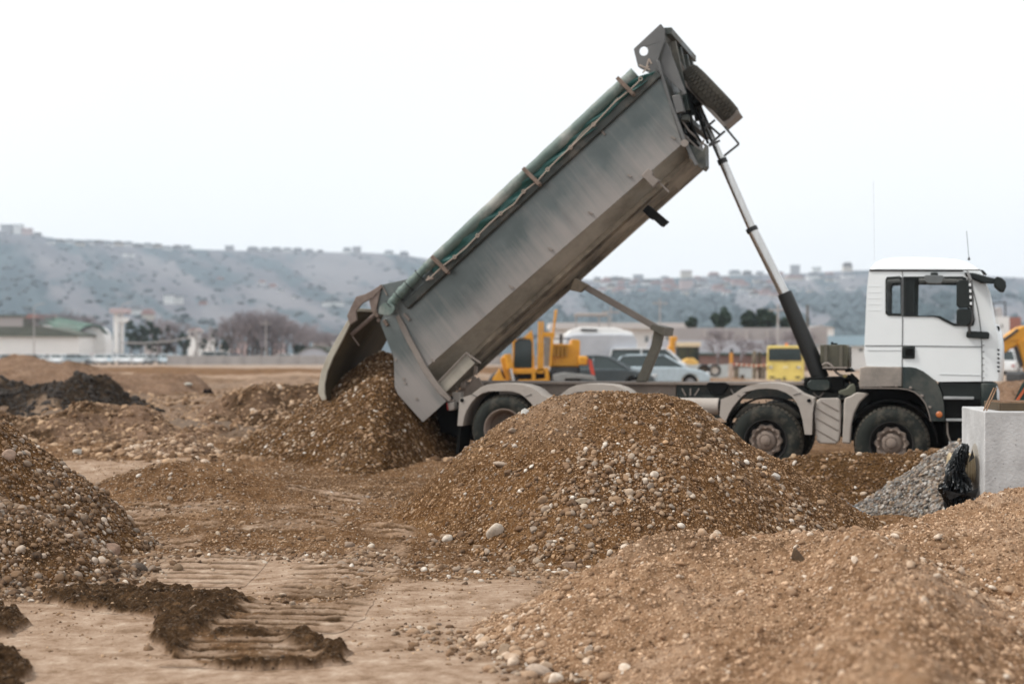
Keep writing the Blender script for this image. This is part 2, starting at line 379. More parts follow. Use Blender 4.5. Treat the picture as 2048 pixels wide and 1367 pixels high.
M_ground = soil_mat('soil ground', (.160, .084, .039), (.045, .021, .008), (.33, .20, .11), True)
M_pile = soil_mat('pile soil', (.130, .063, .024), (.032, .014, .005), (.29, .17, .085), True, pebble=.6)
M_fore = soil_mat('bank soil', (.30, .175, .098), (.065, .031, .013), (.50, .34, .22), True, pebble=.6)
M_brown = soil_mat('damp soil', (.090, .044, .015), (.030, .013, .004), (.165, .09, .038), True, pebble=.5)
M_grey = soil_mat('crushed stone bed', (.19, .15, .115), (.07, .058, .045), (.30, .27, .24), True, pebble=.8)
M_black = soil_mat('black topsoil', (.028, .019, .012), (.009, .006, .004), (.11, .07, .042), True, wet_and_shade=(.012, .009, .006), pebble=.3)
M_field = soil_mat('field soil', (.205, .125, .080), (.058, .034, .019), (.33, .225, .155), True, pebble=.5)
def grid(name, xs, ys, hf, m, zone=None, clip=None, parent=None):
    X, Y = np.meshgrid(xs, ys); Z = hf(X, Y); nx, ny = len(xs), len(ys)
    return grid_xyz(name, X, Y, Z, m, zone, clip, parent)
def grid_xyz(name, X, Y, Z, m, zone=None, clip=None, parent=None):
    ny, nx = X.shape; V = np.stack([X, Y, Z], -1).reshape(-1, 3)
    i = np.arange(nx*ny).reshape(ny, nx); F = np.stack([i[:-1, :-1], i[:-1, 1:], i[1:, 1:], i[1:, :-1]], -1).reshape(-1, 4)
    zc = None
    if zone is not None: zc = np.stack([*[np.clip(q, 0, 1) for q in zone(X, Y)], np.ones_like(X)], -1).reshape(-1, 4)
    if clip is not None:
        keep = clip(X, Y, Z).reshape(-1); F = F[keep[F].any(1)]
        used = np.zeros(len(V), bool); used[F] = True; mp = np.cumsum(used)-1; V = V[used]; F = mp[F]
        if zc is not None: zc = zc[used]
    o = mesh_np(name, V, F, m, parent)
    if zc is not None:
        a = o.data.color_attributes.new('zone', 'FLOAT_COLOR', 'POINT'); a.data.foreach_set('color', zc.astype(np.float32).ravel())
    return o
# one ground sheet in a fan of rows: fine near the camera, coarse to the horizon
th = np.tan(np.linspace(R(-62), R(62), 900)*1.0)
rows = np.concatenate([np.linspace(-4, 6, 14)[:-1], np.linspace(6, 8.6, 90)[:-1], np.linspace(8.6, 14.4, 680)[:-1], np.linspace(14.4, 22, 360)[:-1], np.linspace(22, 30, 220)[:-1], np.linspace(30, 66, 300)[:-1], np.geomspace(66, 1150, 140)])
dens = np.concatenate([np.linspace(-1.4, -.42, 50)[:-1], np.linspace(-.42, .42, 900), np.linspace(.42, 1.4, 50)[1:]])
GX = dens[None, :]*np.maximum(rows, 5)[:, None]; GY = np.repeat(rows[:, None], len(dens), 1)
GZ = H0(GX, GY)
def gzone(x, y):
    far = sst(60, 85, y)*sst(-.1, .05, fbm(x, y, .03, 3, seed=77)+.1)
    dk = MUD(x, y)*1.0
    dk = np.maximum(dk, np.maximum(.8*TRK2(x, y)*(1-BARS(x, y)), .9*TRK(x, y)*(1-BARS(x, y))))  # track grooves coloured dark to stand for the shade between the bars
    dk = np.maximum(dk, .5*sst(.12, .4, fbm(x, y, .55, 4, seed=81))*(1-PALE(x, y))*(1-sst(20, 24, y)))
    fl = sst(26, 31, y)*(1-sst(60, 80, y))
    dk = dk+.85*fl*sst(.18, .42, fbm(x, y, .22, 4, seed=80))*(1-sst(0, 3, x))
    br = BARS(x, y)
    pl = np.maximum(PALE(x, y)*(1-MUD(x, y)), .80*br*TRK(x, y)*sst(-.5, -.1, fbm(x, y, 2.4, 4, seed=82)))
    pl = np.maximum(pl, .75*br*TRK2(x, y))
    dk = np.maximum(dk, .95*sst(.25, .5, gauss(x, y, -7.4, 29.4, 1.0, 1.2)+.25*fbm(x, y, 1.1, 3, seed=83)))
    dk = np.maximum(dk, .95*sst(.25, .5, gauss(x, y, -5.3, 33.5, 1.5, 1.8)+.25*fbm(x, y, .9, 3, seed=84)))
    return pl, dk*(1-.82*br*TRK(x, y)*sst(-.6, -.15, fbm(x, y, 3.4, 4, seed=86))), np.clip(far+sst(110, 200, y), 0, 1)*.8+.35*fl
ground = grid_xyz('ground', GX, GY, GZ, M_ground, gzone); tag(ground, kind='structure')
def zero3(x, y): return (0*x, 0*x, 0*x)
def pile_obj(name, p, m, x0, x1, y0, y1, step, label, cat, zone=zero3, below=.12, others=()):
    hf = p.H if isinstance(p, Pile) else p
    o = grid(name, np.arange(x0, x1, step), np.arange(y0, y1, step), hf, m, zone,
             lambda X, Y, Z: Z > H0(X, Y, False)-below)
    return tag(o, label, cat)
def stain(seed, lo=.05, hi=.35, k=.7, f=1.0):
    return lambda x, y: (0*x, k*sst(lo, hi, fbm(x, y, f, 4, seed=seed)), 0*x)
o_A = pile_obj('gravel_pile', PA, M_pile, -2.6, 5.2, 12.6, 20.0, .015, 'large brown gravel pile in the middle, between the camera and the truck wheels', 'gravel pile', lambda x, y: (.45*sst(-.1, .35, fbm(x, y, .9, 4, seed=421))*sst(.75, 1.35, PA.H(x, y, False)), .35*sst(.1, .45, fbm(x, y, 1.0, 4, seed=401)), 0*x))
o_B = pile_obj('gravel_pile', PB, M_pile, -9.5, -2.9, 11.4, 18.0, .028, 'tall pebbly gravel pile cut off by the left edge of the photo', 'gravel pile', stain(402, .0, .4, .75))
o_B2 = pile_obj('gravel_pile', PB2, M_pile, -9.0, -2.8, 11.0, 15.5, .025, 'lower pebble-covered gravel heap at the foot of the tall pile on the left edge', 'gravel pile', stain(403, .0, .4, .7))
o_D = pile_obj('gravel_pile', PD, M_brown, -6.6, .4, 20.6, 29.5, .03, 'damp brown gravel pile freshly tipped out under the open tailgate of the truck', 'gravel pile', stain(404, .15, .5, .6))
o_F = pile_obj('soil_bank', PF, M_brown, 2.6, 9.5, 17.2, 22.0, .035, 'low flat-topped bank of damp brown soil in front of the truck front wheels', 'soil bank', stain(405, .1, .4, .3))
o_G = pile_obj('crushed_stone_pile', PG, M_grey, 3.0, 8.2, 14.6, 20.5, .03, 'heap of grey crushed stone against the left side of the concrete block', 'stone pile')
o_K = pile_obj('topsoil_mound', PK, M_black, -17.5, -8.0, 33, 44, .09, 'mound of black topsoil far off at the left edge of the field', 'soil mound', lambda x, y: (.55*sst(.12, .3, fbm(x, y, .8, 4, seed=407)), 0*x, 0*x))
o_T = pile_obj('soil_mound', PT, M_field, -24, -10, 45, 62, .14, 'light brown soil mound behind the black topsoil at the left edge', 'soil mound', stain(408, .1, .4, .6, .3))
o_R = pile_obj('soil_mound', PR, M_field, -8, -3.6, 22.6, 29, .04, 'low pebbly ridge beyond the pale puddle-like patch, left of the tipped gravel', 'soil mound', stain(409, .1, .4, .4))
o_M = pile_obj('soil_mound', PM, M_field, -10, -1.0, 27.5, 42, .07, 'rough soil heap with dark hollows just left of the truck tailgate', 'soil mound', stain(410, -.05, .2, .95, .5))
o_N = pile_obj('soil_mound', PN, M_field, 7, 15, 24, 36, .08, 'brown soil mound in front of the truck at the right edge', 'soil mound', stain(411, .2, .5, .5))
o_E = grid('gravel_bank', np.arange(-1.4, 7.0, .0145), np.arange(5.4, 16.8, .016), HE, M_fore, lambda x, y: (.5*sst(-.05, .4, fbm(x, y, 1.1, 4, seed=422)), .45*sst(.1, .5, fbm(x, y, .8, 4, seed=412)), 0*x), lambda X, Y, Z: (Z > H0(X, Y, False)-.05))
tag(o_E, 'broad light brown gravel bank filling the lower right foreground, ridged and out of focus', 'gravel bank')
PS = Pile([(-160,846),(-60,836),(60,826),(140,816),(200,818),(260,832),(330,842),(400,850),(450,862),(500,885)], 29.5, .42, .35, .3, 290, .42)
o_S = pile_obj('soil_mound', PS, M_field, -13, -3.6, 25.5, 35, .045, 'broken grey brown bank with dark hollows in front of the black topsoil', 'soil mound', stain(414, -.1, .25, .95, .7))
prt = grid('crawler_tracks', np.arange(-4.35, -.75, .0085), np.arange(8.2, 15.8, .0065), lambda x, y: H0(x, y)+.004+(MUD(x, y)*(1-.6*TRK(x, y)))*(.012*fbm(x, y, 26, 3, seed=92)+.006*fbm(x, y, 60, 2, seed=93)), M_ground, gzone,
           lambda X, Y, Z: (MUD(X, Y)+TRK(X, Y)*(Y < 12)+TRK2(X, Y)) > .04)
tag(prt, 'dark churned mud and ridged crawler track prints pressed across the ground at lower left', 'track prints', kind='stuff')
PILES = [PS.H, PA.H, PB.H, PB2.H, PD.H, PF.H, PG.H, PR.H, PM.H, PK.H, PT.H, HE]
def Hmax(x, y): return Hall(x, y, PILES)
# ---------------------------------------------------------------- stones
def stone_mat(name, stops, rough=.8, dirt=(.20, .11, .055)):
    m = bpy.data.materials.new(name); m.use_nodes = True; t = m.node_tree; b = t.nodes['Principled BSDF']; N = t.nodes.new; L = t.links.new
    g = N('ShaderNodeNewGeometry'); oi = N('ShaderNodeObjectInfo'); ad = N('ShaderNodeMath'); L(g.outputs['Random Per Island'], ad.inputs[0]); L(oi.outputs['Random'], ad.inputs[1])
    fr = N('ShaderNodeMath'); fr.operation = 'FRACT'; L(ad.outputs[0], fr.inputs[0])
    r = N('ShaderNodeValToRGB'); e = r.color_ramp.elements; r.color_ramp.interpolation = 'LINEAR'
    e[0].position, e[0].color = stops[0][0], (*stops[0][1], 1); e[1].position, e[1].color = stops[-1][0], (*stops[-1][1], 1)
    for p, c in stops[1:-1]:
        q = e.new(p); q.color = (*c, 1)
    L(fr.outputs[0], r.inputs[0])
    tc = N('ShaderNodeTexCoord'); n = N('ShaderNodeTexNoise'); n.inputs['Scale'].default_value = 22; n.inputs['Detail'].default_value = 5
    L(g.outputs['Position'], n.inputs['Vector'])
    mr = N('ShaderNodeMapRange'); mr.inputs['From Min'].default_value = .35; mr.inputs['From Max'].default_value = .65; mr.inputs['To Min'].default_value = .0; mr.inputs['To Max'].default_value = .55
    L(n.outputs[0], mr.inputs['Value'])
    mx = N('ShaderNodeMix'); mx.data_type = 'RGBA'; L(mr.outputs[0], mx.inputs['Factor']); L(r.outputs[0], mx.inputs[6]); mx.inputs[7].default_value = (*dirt, 1)
    L(mx.outputs[2], b.inputs['Base Color']); b.inputs['Roughness'].default_value = rough; b.inputs['Specular IOR Level'].default_value = .3
    n2 = N('ShaderNodeTexNoise'); n2.inputs['Scale'].default_value = 70; L(g.outputs['Position'], n2.inputs['Vector'])
    bp = N('ShaderNodeBump'); bp.inputs['Strength'].default_value = .35; bp.inputs['Distance'].default_value = .01; L(n2.outputs[0], bp.inputs['Height']); L(bp.outputs[0], b.inputs['Normal'])
    return m
M_st = stone_mat('river stones', [(0, (.05, .03, .017)), (.2, (.13, .075, .04)), (.45, (.25, .16, .095)), (.65, (.34, .235, .15)), (.8, (.24, .20, .165)), (.92, (.46, .36, .265)), (.975, (.60, .52, .43)), (1, (.70, .65, .58))])
M_stf = stone_mat('dusty stones', [(0, (.13, .075, .04)), (.25, (.31, .20, .125)), (.6, (.47, .335, .23)), (.85, (.58, .45, .34)), (1, (.76, .66, .55))], .9)
M_stg = stone_mat('crushed grey stones', [(0, (.05, .052, .052)), (.3, (.13, .135, .135)), (.55, (.22, .225, .22)), (.7, (.26, .20, .14)), (.85, (.30, .29, .27)), (1, (.46, .44, .41))], .85)
M_std = stone_mat('damp stones', [(0, (.07, .038, .018)), (.35, (.17, .095, .045)), (.62, (.27, .165, .09)), (.8, (.34, .24, .15)), (.94, (.50, .41, .32)), (1, (.70, .66, .6))], .7)
M_stl = stone_mat('brown river stones', [(0, (.025, .015, .009)), (.2, (.065, .037, .019)), (.45, (.135, .08, .043)), (.65, (.20, .128, .075)), (.82, (.20, .175, .15)), (.95, (.38, .29, .22)), (1, (.58, .50, .42))])
rng = np.random.default_rng(5)
def ico(sub):
    bm = bmesh.new(); bmesh.ops.create_icosphere(bm, subdivisions=sub, radius=1)
    V = np.array([v.co[:] for v in bm.verts]); F = np.array([[v.index for v in f.verts] for f in bm.faces]); bm.free(); return V, F
I1, I2, I3 = ico(1), ico(2), ico(3)
def variant(base, k, ang):
    V, F = base; r = np.random.default_rng(900+k)
    V = V.copy()
    # round pebble (superellipsoid-ish) or angular chip (cut by planes)
    for _ in range(9 if ang else 6):
        n = r.normal(size=3); n /= np.linalg.norm(n); c = r.uniform(.38, .72) if ang else r.uniform(.55, .92)
        dd = V@n; V = V-np.outer(np.maximum(dd-c, 0)*(.95 if ang else .7), n)
    V = V*(1+.05*r.normal(size=(len(V), 1)) if base is I1 else 1)
    return V, F
VAR1 = [variant(I1, k, k % 2) for k in range(8)]; VAR2 = [variant(I2, k, k % 2 == 0) for k in range(10)]; VAR3 = [variant(I3, k, k % 2 == 0) for k in range(12)]
VARA = [variant(I2, 40+k, True) for k in range(8)]
def rotm(n, tilt=.5):
    a = rng.uniform(0, 2*np.pi, n); b = rng.normal(0, tilt, n); c = rng.normal(0, tilt, n)
    ca, sa, cb, sb, cc, sc = np.cos(a), np.sin(a), np.cos(b), np.sin(b), np.cos(c), np.sin(c)
    Rz = np.zeros((n, 3, 3)); Rz[:, 0, 0] = ca; Rz[:, 0, 1] = -sa; Rz[:, 1, 0] = sa; Rz[:, 1, 1] = ca; Rz[:, 2, 2] = 1
    Rx = np.zeros((n, 3, 3)); Rx[:, 0, 0] = 1; Rx[:, 1, 1] = cb; Rx[:, 1, 2] = -sb; Rx[:, 2, 1] = sb; Rx[:, 2, 2] = cb
    Ry = np.zeros((n, 3, 3)); Ry[:, 1, 1] = 1; Ry[:, 0, 0] = cc; Ry[:, 0, 2] = sc; Ry[:, 2, 0] = -sc; Ry[:, 2, 2] = cc
    return Rx@Ry@Rz
def pebbles(name, X, Y, size, m, hf, parent=None, kind='stuff', small=.024, angular=False, sink=.12, label=None, cat=None):
    n = len(X); Z = hf(X, Y); e = .03
    gx = (hf(X+e, Y)-hf(X-e, Y))/(2*e); gy = (hf(X, Y+e)-hf(X, Y-e))/(2*e); gx = np.clip(gx, -1, 1); gy = np.clip(gy, -1, 1)
    sc = np.stack([size*rng.uniform(.85, 1.3, n), size*rng.uniform(.75, 1.05, n), size*rng.uniform(.5, .85, n)], -1)
    Rm = rotm(n, .35); Vs, Fs, off = [], [], 0
    big = size > small
    for cls, var in ((~big, VAR1), (big, VARA if angular else VAR2)):
        idx = np.where(cls)[0]
        if len(idx) == 0: continue
        pick = rng.integers(0, len(var), len(idx))
        for k in range(len(var)):
            ii = idx[pick == k]
            if len(ii) == 0: continue
            bv, bf = var[k]
            v = bv[None]*sc[ii][:, None, :]; v = np.einsum('nij,nkj->nki', Rm[ii], v)
            v[:, :, 2] += .45*(v[:, :, 0]*gx[ii][:, None]+v[:, :, 1]*gy[ii][:, None])
            v += np.stack([X[ii], Y[ii], Z[ii]+size[ii]*sink], -1)[:, None, :]
            Vs.append(v.reshape(-1, 3)); Fs.append((bf[None]+(np.arange(len(ii))*len(bv))[:, None, None]+off).reshape(-1, 3)); off += len(ii)*len(bv)
    o = mesh_np(name, np.concatenate(Vs), np.concatenate(Fs), m, parent)
    tag(o, label, cat, kind=kind); return o
def scatter(n, x0, x1, y0, y1, hf, wfun, smin, smax, p=2.3):
    """random points in the box kept with probability wfun; sizes follow a power law"""
    X = rng.uniform(x0, x1, n); Y = rng.uniform(y0, y1, n); keep = rng.uniform(0, 1, n) < wfun(X, Y); X, Y = X[keep], Y[keep]
    q = rng.uniform(0, 1, len(X)); s = (smin**(1-p)+q*(smax**(1-p)-smin**(1-p)))**(1/(1-p))
    return X, Y, s
def front_of(p, others=(), y_lim=.9, marg=.0):
    def f(x, y):
        z = p(x, y); k = (z > H0(x, y, False)-.02)
        for q in others: k = k & (z > q(x, y)-.005)
        return k
    return f
BIGS = []       # (x, y, size, material, what) stones that become objects of their own
def pile_stones(p, obj, m, n, box, smin, smax, others, crestd, lowbias=1.0, keep_behind=.12, angular=False, clus=.5, name='pebbles', what='', bigcut=.05, pw=2.3):
    hf = p.H if isinstance(p, Pile) else p; ff = front_of(hf, others)
    def w(x, y):
        z = hf(x, y); c = 1.0 if lowbias == 0 else np.clip(1-lowbias*.5*np.clip(z/1.4, 0, 1), .1, 1)
        cl = (1-clus)+clus*sst(-.25, .35, fbm(x, y, 1.3, 4, seed=600+n % 97))
        beh = np.where(y > crestd+.5, keep_behind, 1.0)
        return ff(x, y)*c*cl*beh
    X, Y, s = scatter(n, *box, hf, w, smin, smax, pw)
    b = s > bigcut
    for x, y, q in zip(X[b], Y[b], s[b]): BIGS.append((x, y, q, m, what))
    return pebbles(name, X[~b], Y[~b], s[~b], m, hf, obj, angular=angular)
DENS = 1.0
def clod_mat(name, base, dark, light):
    return stone_mat(name, [(0, dark), (.4, base), (.8, light), (1, tuple(min(1, v*1.35) for v in light))], 1.0, tuple(v*.8 for v in base))
M_cA = clod_mat('pile clods', (.175, .095, .043), (.035, .016, .006), (.42, .27, .16))
M_cB = clod_mat('damp clods', (.095, .048, .018), (.032, .015, .005), (.18, .10, .045))
M_cE = clod_mat('bank clods', (.32, .19, .108), (.075, .037, .016), (.54, .37, .245))
M_cG = clod_mat('ground clods', (.19, .108, .056), (.045, .022, .009), (.42, .285, .18))
def clods(obj, p, m, n, box, smin, smax, others=(), crestd=99, pw=2.6):
    hf = p.H if isinstance(p, Pile) else p; ff = front_of(hf, others)
    w = lambda x, y: ff(x, y)*np.where(y > crestd+.5, .1, 1.0)
    X, Y, s_ = scatter(n, *box, hf, w, smin, smax, pw)
    pebbles('clods', X, Y, s_, m, hf, obj, angular=True, small=.03, sink=.0)
M_clod0 = mat('black clods', (.04, .028, .02), .95, col2=(.015, .011, .008), scale=9)
pile_stones(PA, o_A, M_st, int(34000*DENS), (-2.2, 4.6, 12.8, 18.2), .0065, .050, [HE], 16.3, 1.3, what='central', bigcut=.037, clus=.88, pw=2.25)
pile_stones(PB, o_B, M_stl, int(34000*DENS), (-7.0, -3.0, 12.2, 16.2), .009, .046, [PB2.H], 14.4, .6, what='left', clus=.85, bigcut=.038, pw=2.3)
pile_stones(PB2, o_B2, M_stl, int(32000*DENS), (-6.2, -2.9, 11.4, 14.3), .009, .044, [PB.H], 13.1, .6, what='left', clus=.8, bigcut=.040, pw=2.2)
pile_stones(PD, o_D, M_std, int(26000*DENS), (-6.2, .2, 21.6, 27.2), .009, .055, [], 25.6, .3, what='tipped', bigcut=.047)
pile_stones(PF, o_F, M_std, int(4500*DENS), (2.8, 8.0, 18.0, 21.0), .009, .05, [PG.H, PA.H], 20, 0, what='bank by the truck', bigcut=.062)
pile_stones(PG, o_G, M_stg, int(45000*DENS), (3.2, 6.8, 15.3, 18.5), .011, .045, [HE, PF.H, PA.H], 17.6, 0, angular=True, clus=.2, what='grey', bigcut=.042, pw=2.6)
pile_stones(HE, o_E, M_stf, int(10000*DENS), (-1.2, 5.6, 6.2, 15.8), .0065, .046, [], 99, 0, clus=.8, what='foreground', bigcut=.036, pw=2.6)
pile_stones(PR, o_R, M_stf, 4000, (-7.4, -3.9, 23.5, 27), .015, .09, [], 25.5, 0, what='far', bigcut=.2)
pile_stones(PM, o_M, M_stf, 2500, (-7.9, -2.4, 29, 36), .02, .12, [], 33, 0, what='far', bigcut=.2)
pile_stones(PK, o_K, M_clod0, 900, (-17, -8.4, 34, 40), .03, .12, [], 38, 0, what='far', bigcut=.3)
clods(o_A, PA, M_cA, 90000, (-2.2, 4.6, 12.8, 17.2), .0045, .017, [HE], 16.3, 2.2)
clods(o_A, PA, M_cA, 1600, (-2.2, 4.6, 12.8, 17.2), .016, .04, [HE], 16.3, 2.6)
clods(o_B, PB, M_cA, 32000, (-7.0, -3.0, 12.4, 15.6), .005, .02, [PB2.H], 14.4)
clods(o_B2, PB2, M_cA, 22000, (-6.0, -2.9, 11.4, 14.0), .005, .02, [PB.H], 13.1)
clods(o_D, PD, M_cB, 34000, (-6.0, .2, 21.8, 26.3), .010, .04, [], 25.6)
clods(o_F, PF, M_cB, 12000, (2.8, 7.6, 18.0, 20.6), .009, .035, [PG.H, PA.H], 20)
clods(o_E, HE, M_cE, 140000, (-1.2, 5.4, 5.7, 15.8), .0045, .017, pw=2.2)
clods(o_E, HE, M_cE, 3000, (-1.2, 5.4, 5.7, 15.8), .015, .04, pw=2.6)
clods(o_G, lambda x, y, *a: PG.H(x, y), M_cE, 16000, (3.4, 6.6, 15.4, 16.9), .008, .035, [HE])
clods(o_R, PR, M_cG, 5000, (-7.4, -3.9, 23.5, 26.5), .012, .06)
clods(o_S, PS, M_cG, 14000, (-12, -3.8, 26, 32), .015, .09, [], 29.5)
clods(o_M, PM, M_cG, 9000, (-9.0, -1.6, 28, 37), .02, .10)
clods(o_K, PK, M_clod0, 5000, (-17, -8.4, 34, 39.5), .025, .13)
def patch(obj, hf, m, n, cx, cy, sx, sy, smin, smax, what, cut=.037):
    X = rng.normal(cx, sx, n); Y = rng.normal(cy, sy, n); q = rng.uniform(0, 1, n); p = 1.6; s_ = (smin**(1-p)+q*(smax**(1-p)-smin**(1-p)))**(1/(1-p))
    k = front_of(hf, [HE])(X, Y); X, Y, s_ = X[k], Y[k], s_[k]; b = s_ > cut
    for x, y, v in zip(X[b], Y[b], s_[b]): BIGS.append((x, y, v, m, what))
    pebbles('stone_patch', X[~b], Y[~b], s_[~b], m, hf, obj, sink=.3)
patch(o_A, PA.H, M_st, 900, .95, 14.6, .42, .40, .012, .046, 'central')
patch(o_A, PA.H, M_st, 700, 2.9, 14.8, .45, .35, .012, .044, 'central')
patch(o_A, PA.H, M_st, 800, -.35, 13.9, .6, .25, .012, .044, 'central')
patch(o_A, PA.H, M_st, 300, 2.0, 15.5, .4, .3, .010, .036, 'central')
patch(o_B, PB.H, M_stl, 700, -4.0, 13.9, .4, .5, .012, .042, 'left')
patch(o_D, PD.H, M_std, 350, -3.6, 24.3, .6, .5, .015, .045, 'tipped')
patch(o_E, HE, M_stf, 300, .0, 9.8, .3, .5, .010, .036, 'foreground')
patch(o_E, HE, M_stf, 500, 2.9, 10.6, .25, .8, .012, .040, 'foreground')
# loose stones over the open ground
def w_gr(x, y):
    z = H0(x, y, False); k = np.ones_like(x)
    for q in PILES: k = k*(q(x, y, False) < z+.0)
    c = .25+.75*sst(-.1, .4, fbm(x, y, .8, 4, seed=640))
    return k*c*(1-.93*PALE(x, y))*(1-.55*MUD(x, y))
X1, Y1, s1 = scatter(30000, -5.2, 2.0, 9.5, 23, None, w_gr, .008, .045, 2.7)
b = s1 > .036
for x, y, q in zip(X1[b], Y1[b], s1[b]): BIGS.append((x, y, q, M_st, 'ground'))
pebbles('loose_gravel', X1[~b], Y1[~b], s1[~b], M_st, H0, kind='stuff', label='fine loose gravel strewn over the open dirt ground', cat='gravel')
X2, Y2, s2 = scatter(9000, -16, 4, 23, 60, None, w_gr, .02, .10, 2.8)
pebbles('field_stones', X2, Y2, s2, M_stf, H0, kind='stuff', label='scattered stones and clods over the rough field on the left', cat='stones', small=.09)
def w_cl(x, y):
    z = H0(x, y, False); k = np.ones_like(x)
    for q in PILES: k = k*(q(x, y, False) < z)
    return k*(1-.88*PALE(x, y))*(1-.9*TRK(x, y))*(1-.95*TRK2(x, y))*(.35+.65*sst(-.2, .2, fbm(x, y, 1.5, 3, seed=650)))
X1, Y1, s1 = scatter(130000, -6.2, 2.2, 9.5, 23.5, None, w_cl, .005, .022, 2.4)
pebbles('ground_clods', X1, Y1, s1, M_cG, H0, kind='stuff', label='crumbled brown earth covering the open ground', cat='soil', angular=True, small=.03, sink=0)
X1, Y1, s1 = scatter(80000, -16, 3, 23.5, 58, None, w_cl, .016, .13, 2.3)
pebbles('field_clods', X1, Y1, s1, M_cG, H0, kind='stuff', label='broken earth clods over the rough field on the left', cat='soil', angular=True, small=.06, sink=0)
# foot-of-pile rims: stones that rolled down
def rim(xs, ys, n, m, smin, smax, hf, spread, what):
    t = rng.uniform(0, 1, n)*(len(xs)-1); X = np.interp(t, np.arange(len(xs)), xs)+rng.normal(0, spread, n); Y = np.interp(t, np.arange(len(xs)), ys)+rng.normal(0, spread, n)
    q = rng.uniform(0, 1, n); p = 1.8; s = (smin**(1-p)+q*(smax**(1-p)-smin**(1-p)))**(1/(1-p))
    b = s > .037
    for x, y, k in zip(X[b], Y[b], s[b]): BIGS.append((x, y, k, m, what))
    return X[~b], Y[~b], s[~b]
rims = [rim([-1.4, -.8, 0, .5, 1.0], [14.2, 13.6, 13.2, 13.1, 13.0], 900, M_st, .010, .042, Hmax, .13, 'central'),
        rim([-4.6, -3.8, -3.25, -3.1, -3.3], [12.0, 12.1, 12.6, 13.2, 14.3], 900, M_stl, .010, .045, Hmax, .12, 'left'),
        rim([-.6, -.35, .1, .35], [10.6, 10.0, 9.3, 8.8], 380, M_stf, .010, .045, Hmax, .16, 'foreground'),
        rim([-3.0, -2.4, -1.8, -1.2], [13.9, 14.1, 14.0, 13.8], 500, M_st, .010, .038, Hmax, .16, 'ground')]
pebbles('rolled_stones', np.concatenate([r[0] for r in rims]), np.concatenate([r[1] for r in rims]), np.concatenate([r[2] for r in rims]), M_st, Hmax, label='pebbles rolled to the foot of the gravel piles', cat='pebbles')
# mud clods along the churned strip
Xc = rng.uniform(-4.4, -.8, 30000); Yc = rng.uniform(8.0, 12.6, 30000); k = rng.uniform(0, 1, 30000) < MUD(Xc, Yc)*(1-.85*TRK(Xc, Yc)); Xc, Yc = Xc[k], Yc[k]
M_clod = mat('mud clods', (.105, .058, .026), .95, col2=(.042, .023, .010), scale=9, bump=.8, bscale=60)
pebbles('mud_clods', Xc, Yc, rng.uniform(.005, .018, len(Xc))*rng.uniform(.5, 1.3, len(Xc)), M_clod, H0, label='dark crumbly mud clods in the crawler tracks at lower left', cat='mud', angular=True, sink=-.1)
# the larger stones, one object each
LBL = {'central': ('on the large central gravel pile', 'stones on the central gravel pile'), 'left': ('on the gravel heaps at the left edge', 'stones on the left gravel heaps'),
       'tipped': ('on the damp gravel under the tailgate', 'stones on the tipped gravel'), 'bank by the truck': ('on the brown soil bank by the front wheels', 'stones on the brown soil bank'),
       'grey': ('on the grey crushed stone heap', 'stones on the grey heap'), 'foreground': ('on the foreground gravel bank', 'stones on the foreground bank'),
       'ground': ('on the open dirt ground', 'stones on the open ground'), 'far': ('far off', 'far stones')}
svar = []
for mm in (M_st, M_stl, M_stf, M_std, M_stg):
    lst = []
    for k, (V, F) in enumerate(VAR3):
        me_o = mesh_np('stone', V, F, mm); me = me_o.data; bpy.data.objects.remove(me_o); lst.append(me)
    svar.append((mm, lst))
svar = dict((a.name, l) for a, l in svar)
BIGS.sort(key=lambda q: -q[2]/max(q[1], 1))
BIGS = [q for q in BIGS if abs(q[0]/q[1]) < .335 and q[1] > 8.3][:285]
def place_stone(x, y, s, me, label, group=None, flat=.6, rz=None, tilt=.25, asp=.8, z=None):
    o = bpy.data.objects.new('stone', me); COL.objects.link(o)
    zz = float(Hmax(np.array([x]), np.array([y]))[0]) if z is None else z
    o.location = (x, y, zz+s*.12); o.scale = (s*1.2, s*asp*1.2, s*flat*1.2)
    o.rotation_euler = (random.gauss(0, tilt), random.gauss(0, tilt), random.uniform(0, 6.28) if rz is None else rz)
    tag(o, label, 'stone', group); return o
for (x, y, s, mm, what) in BIGS:
    place_stone(x, y, s, random.choice(svar[mm.name]), 'rounded stone lying '+LBL[what][0], LBL[what][1], flat=random.uniform(.5, .8), asp=random.uniform(.65, .95))
def solo(u, v, d, s, me, col, label, **k):
    """a stone the eye can pick out; found along the line of sight on the surface"""
    ds = np.linspace(d*.8, d*1.25, 900); xs = (u-CU)*ds/FP; zs = HC-(v-CV)*ds/FP; hh = Hmax(xs, ds); i = np.argmax(hh >= zs)
    o = place_stone(float(xs[i]), float(ds[i]), s*.85, me.copy(), label, **k); o.data.materials[0] = mat('stone '+label[:14], col, .85, col2=tuple(c*.6 for c in col), scale=2.2, bump=.4, bscale=8); return o
V_ = svar[M_st.name]
solo(990, 1065, 13.6, .085, V_[3], (.62, .52, .42), 'pale fractured cream rock on the lower front of the central pile', flat=1.2, rz=.3, asp=.7)
solo(1002, 930, 15.3, .085, V_[1], (.42, .32, .24), 'flat tan slab lying high on the left face of the central pile', flat=.3, rz=.1, asp=.6)
solo(1052, 826, 16.2, .055, V_[0], (.66, .64, .60), 'small pointed white stone standing on the left shoulder of the central pile', flat=1.5, rz=.1, asp=.6, tilt=.1)
solo(1550, 955, 15.8, .065, V_[2], (.52, .47, .42), 'pale grey stone on the right flank of the central pile', flat=.8)
solo(1165, 1005, 14.2, .075, V_[4], (.50, .40, .29), 'long tan oval stone in the middle of the central pile', flat=.5, rz=.2, asp=.5)
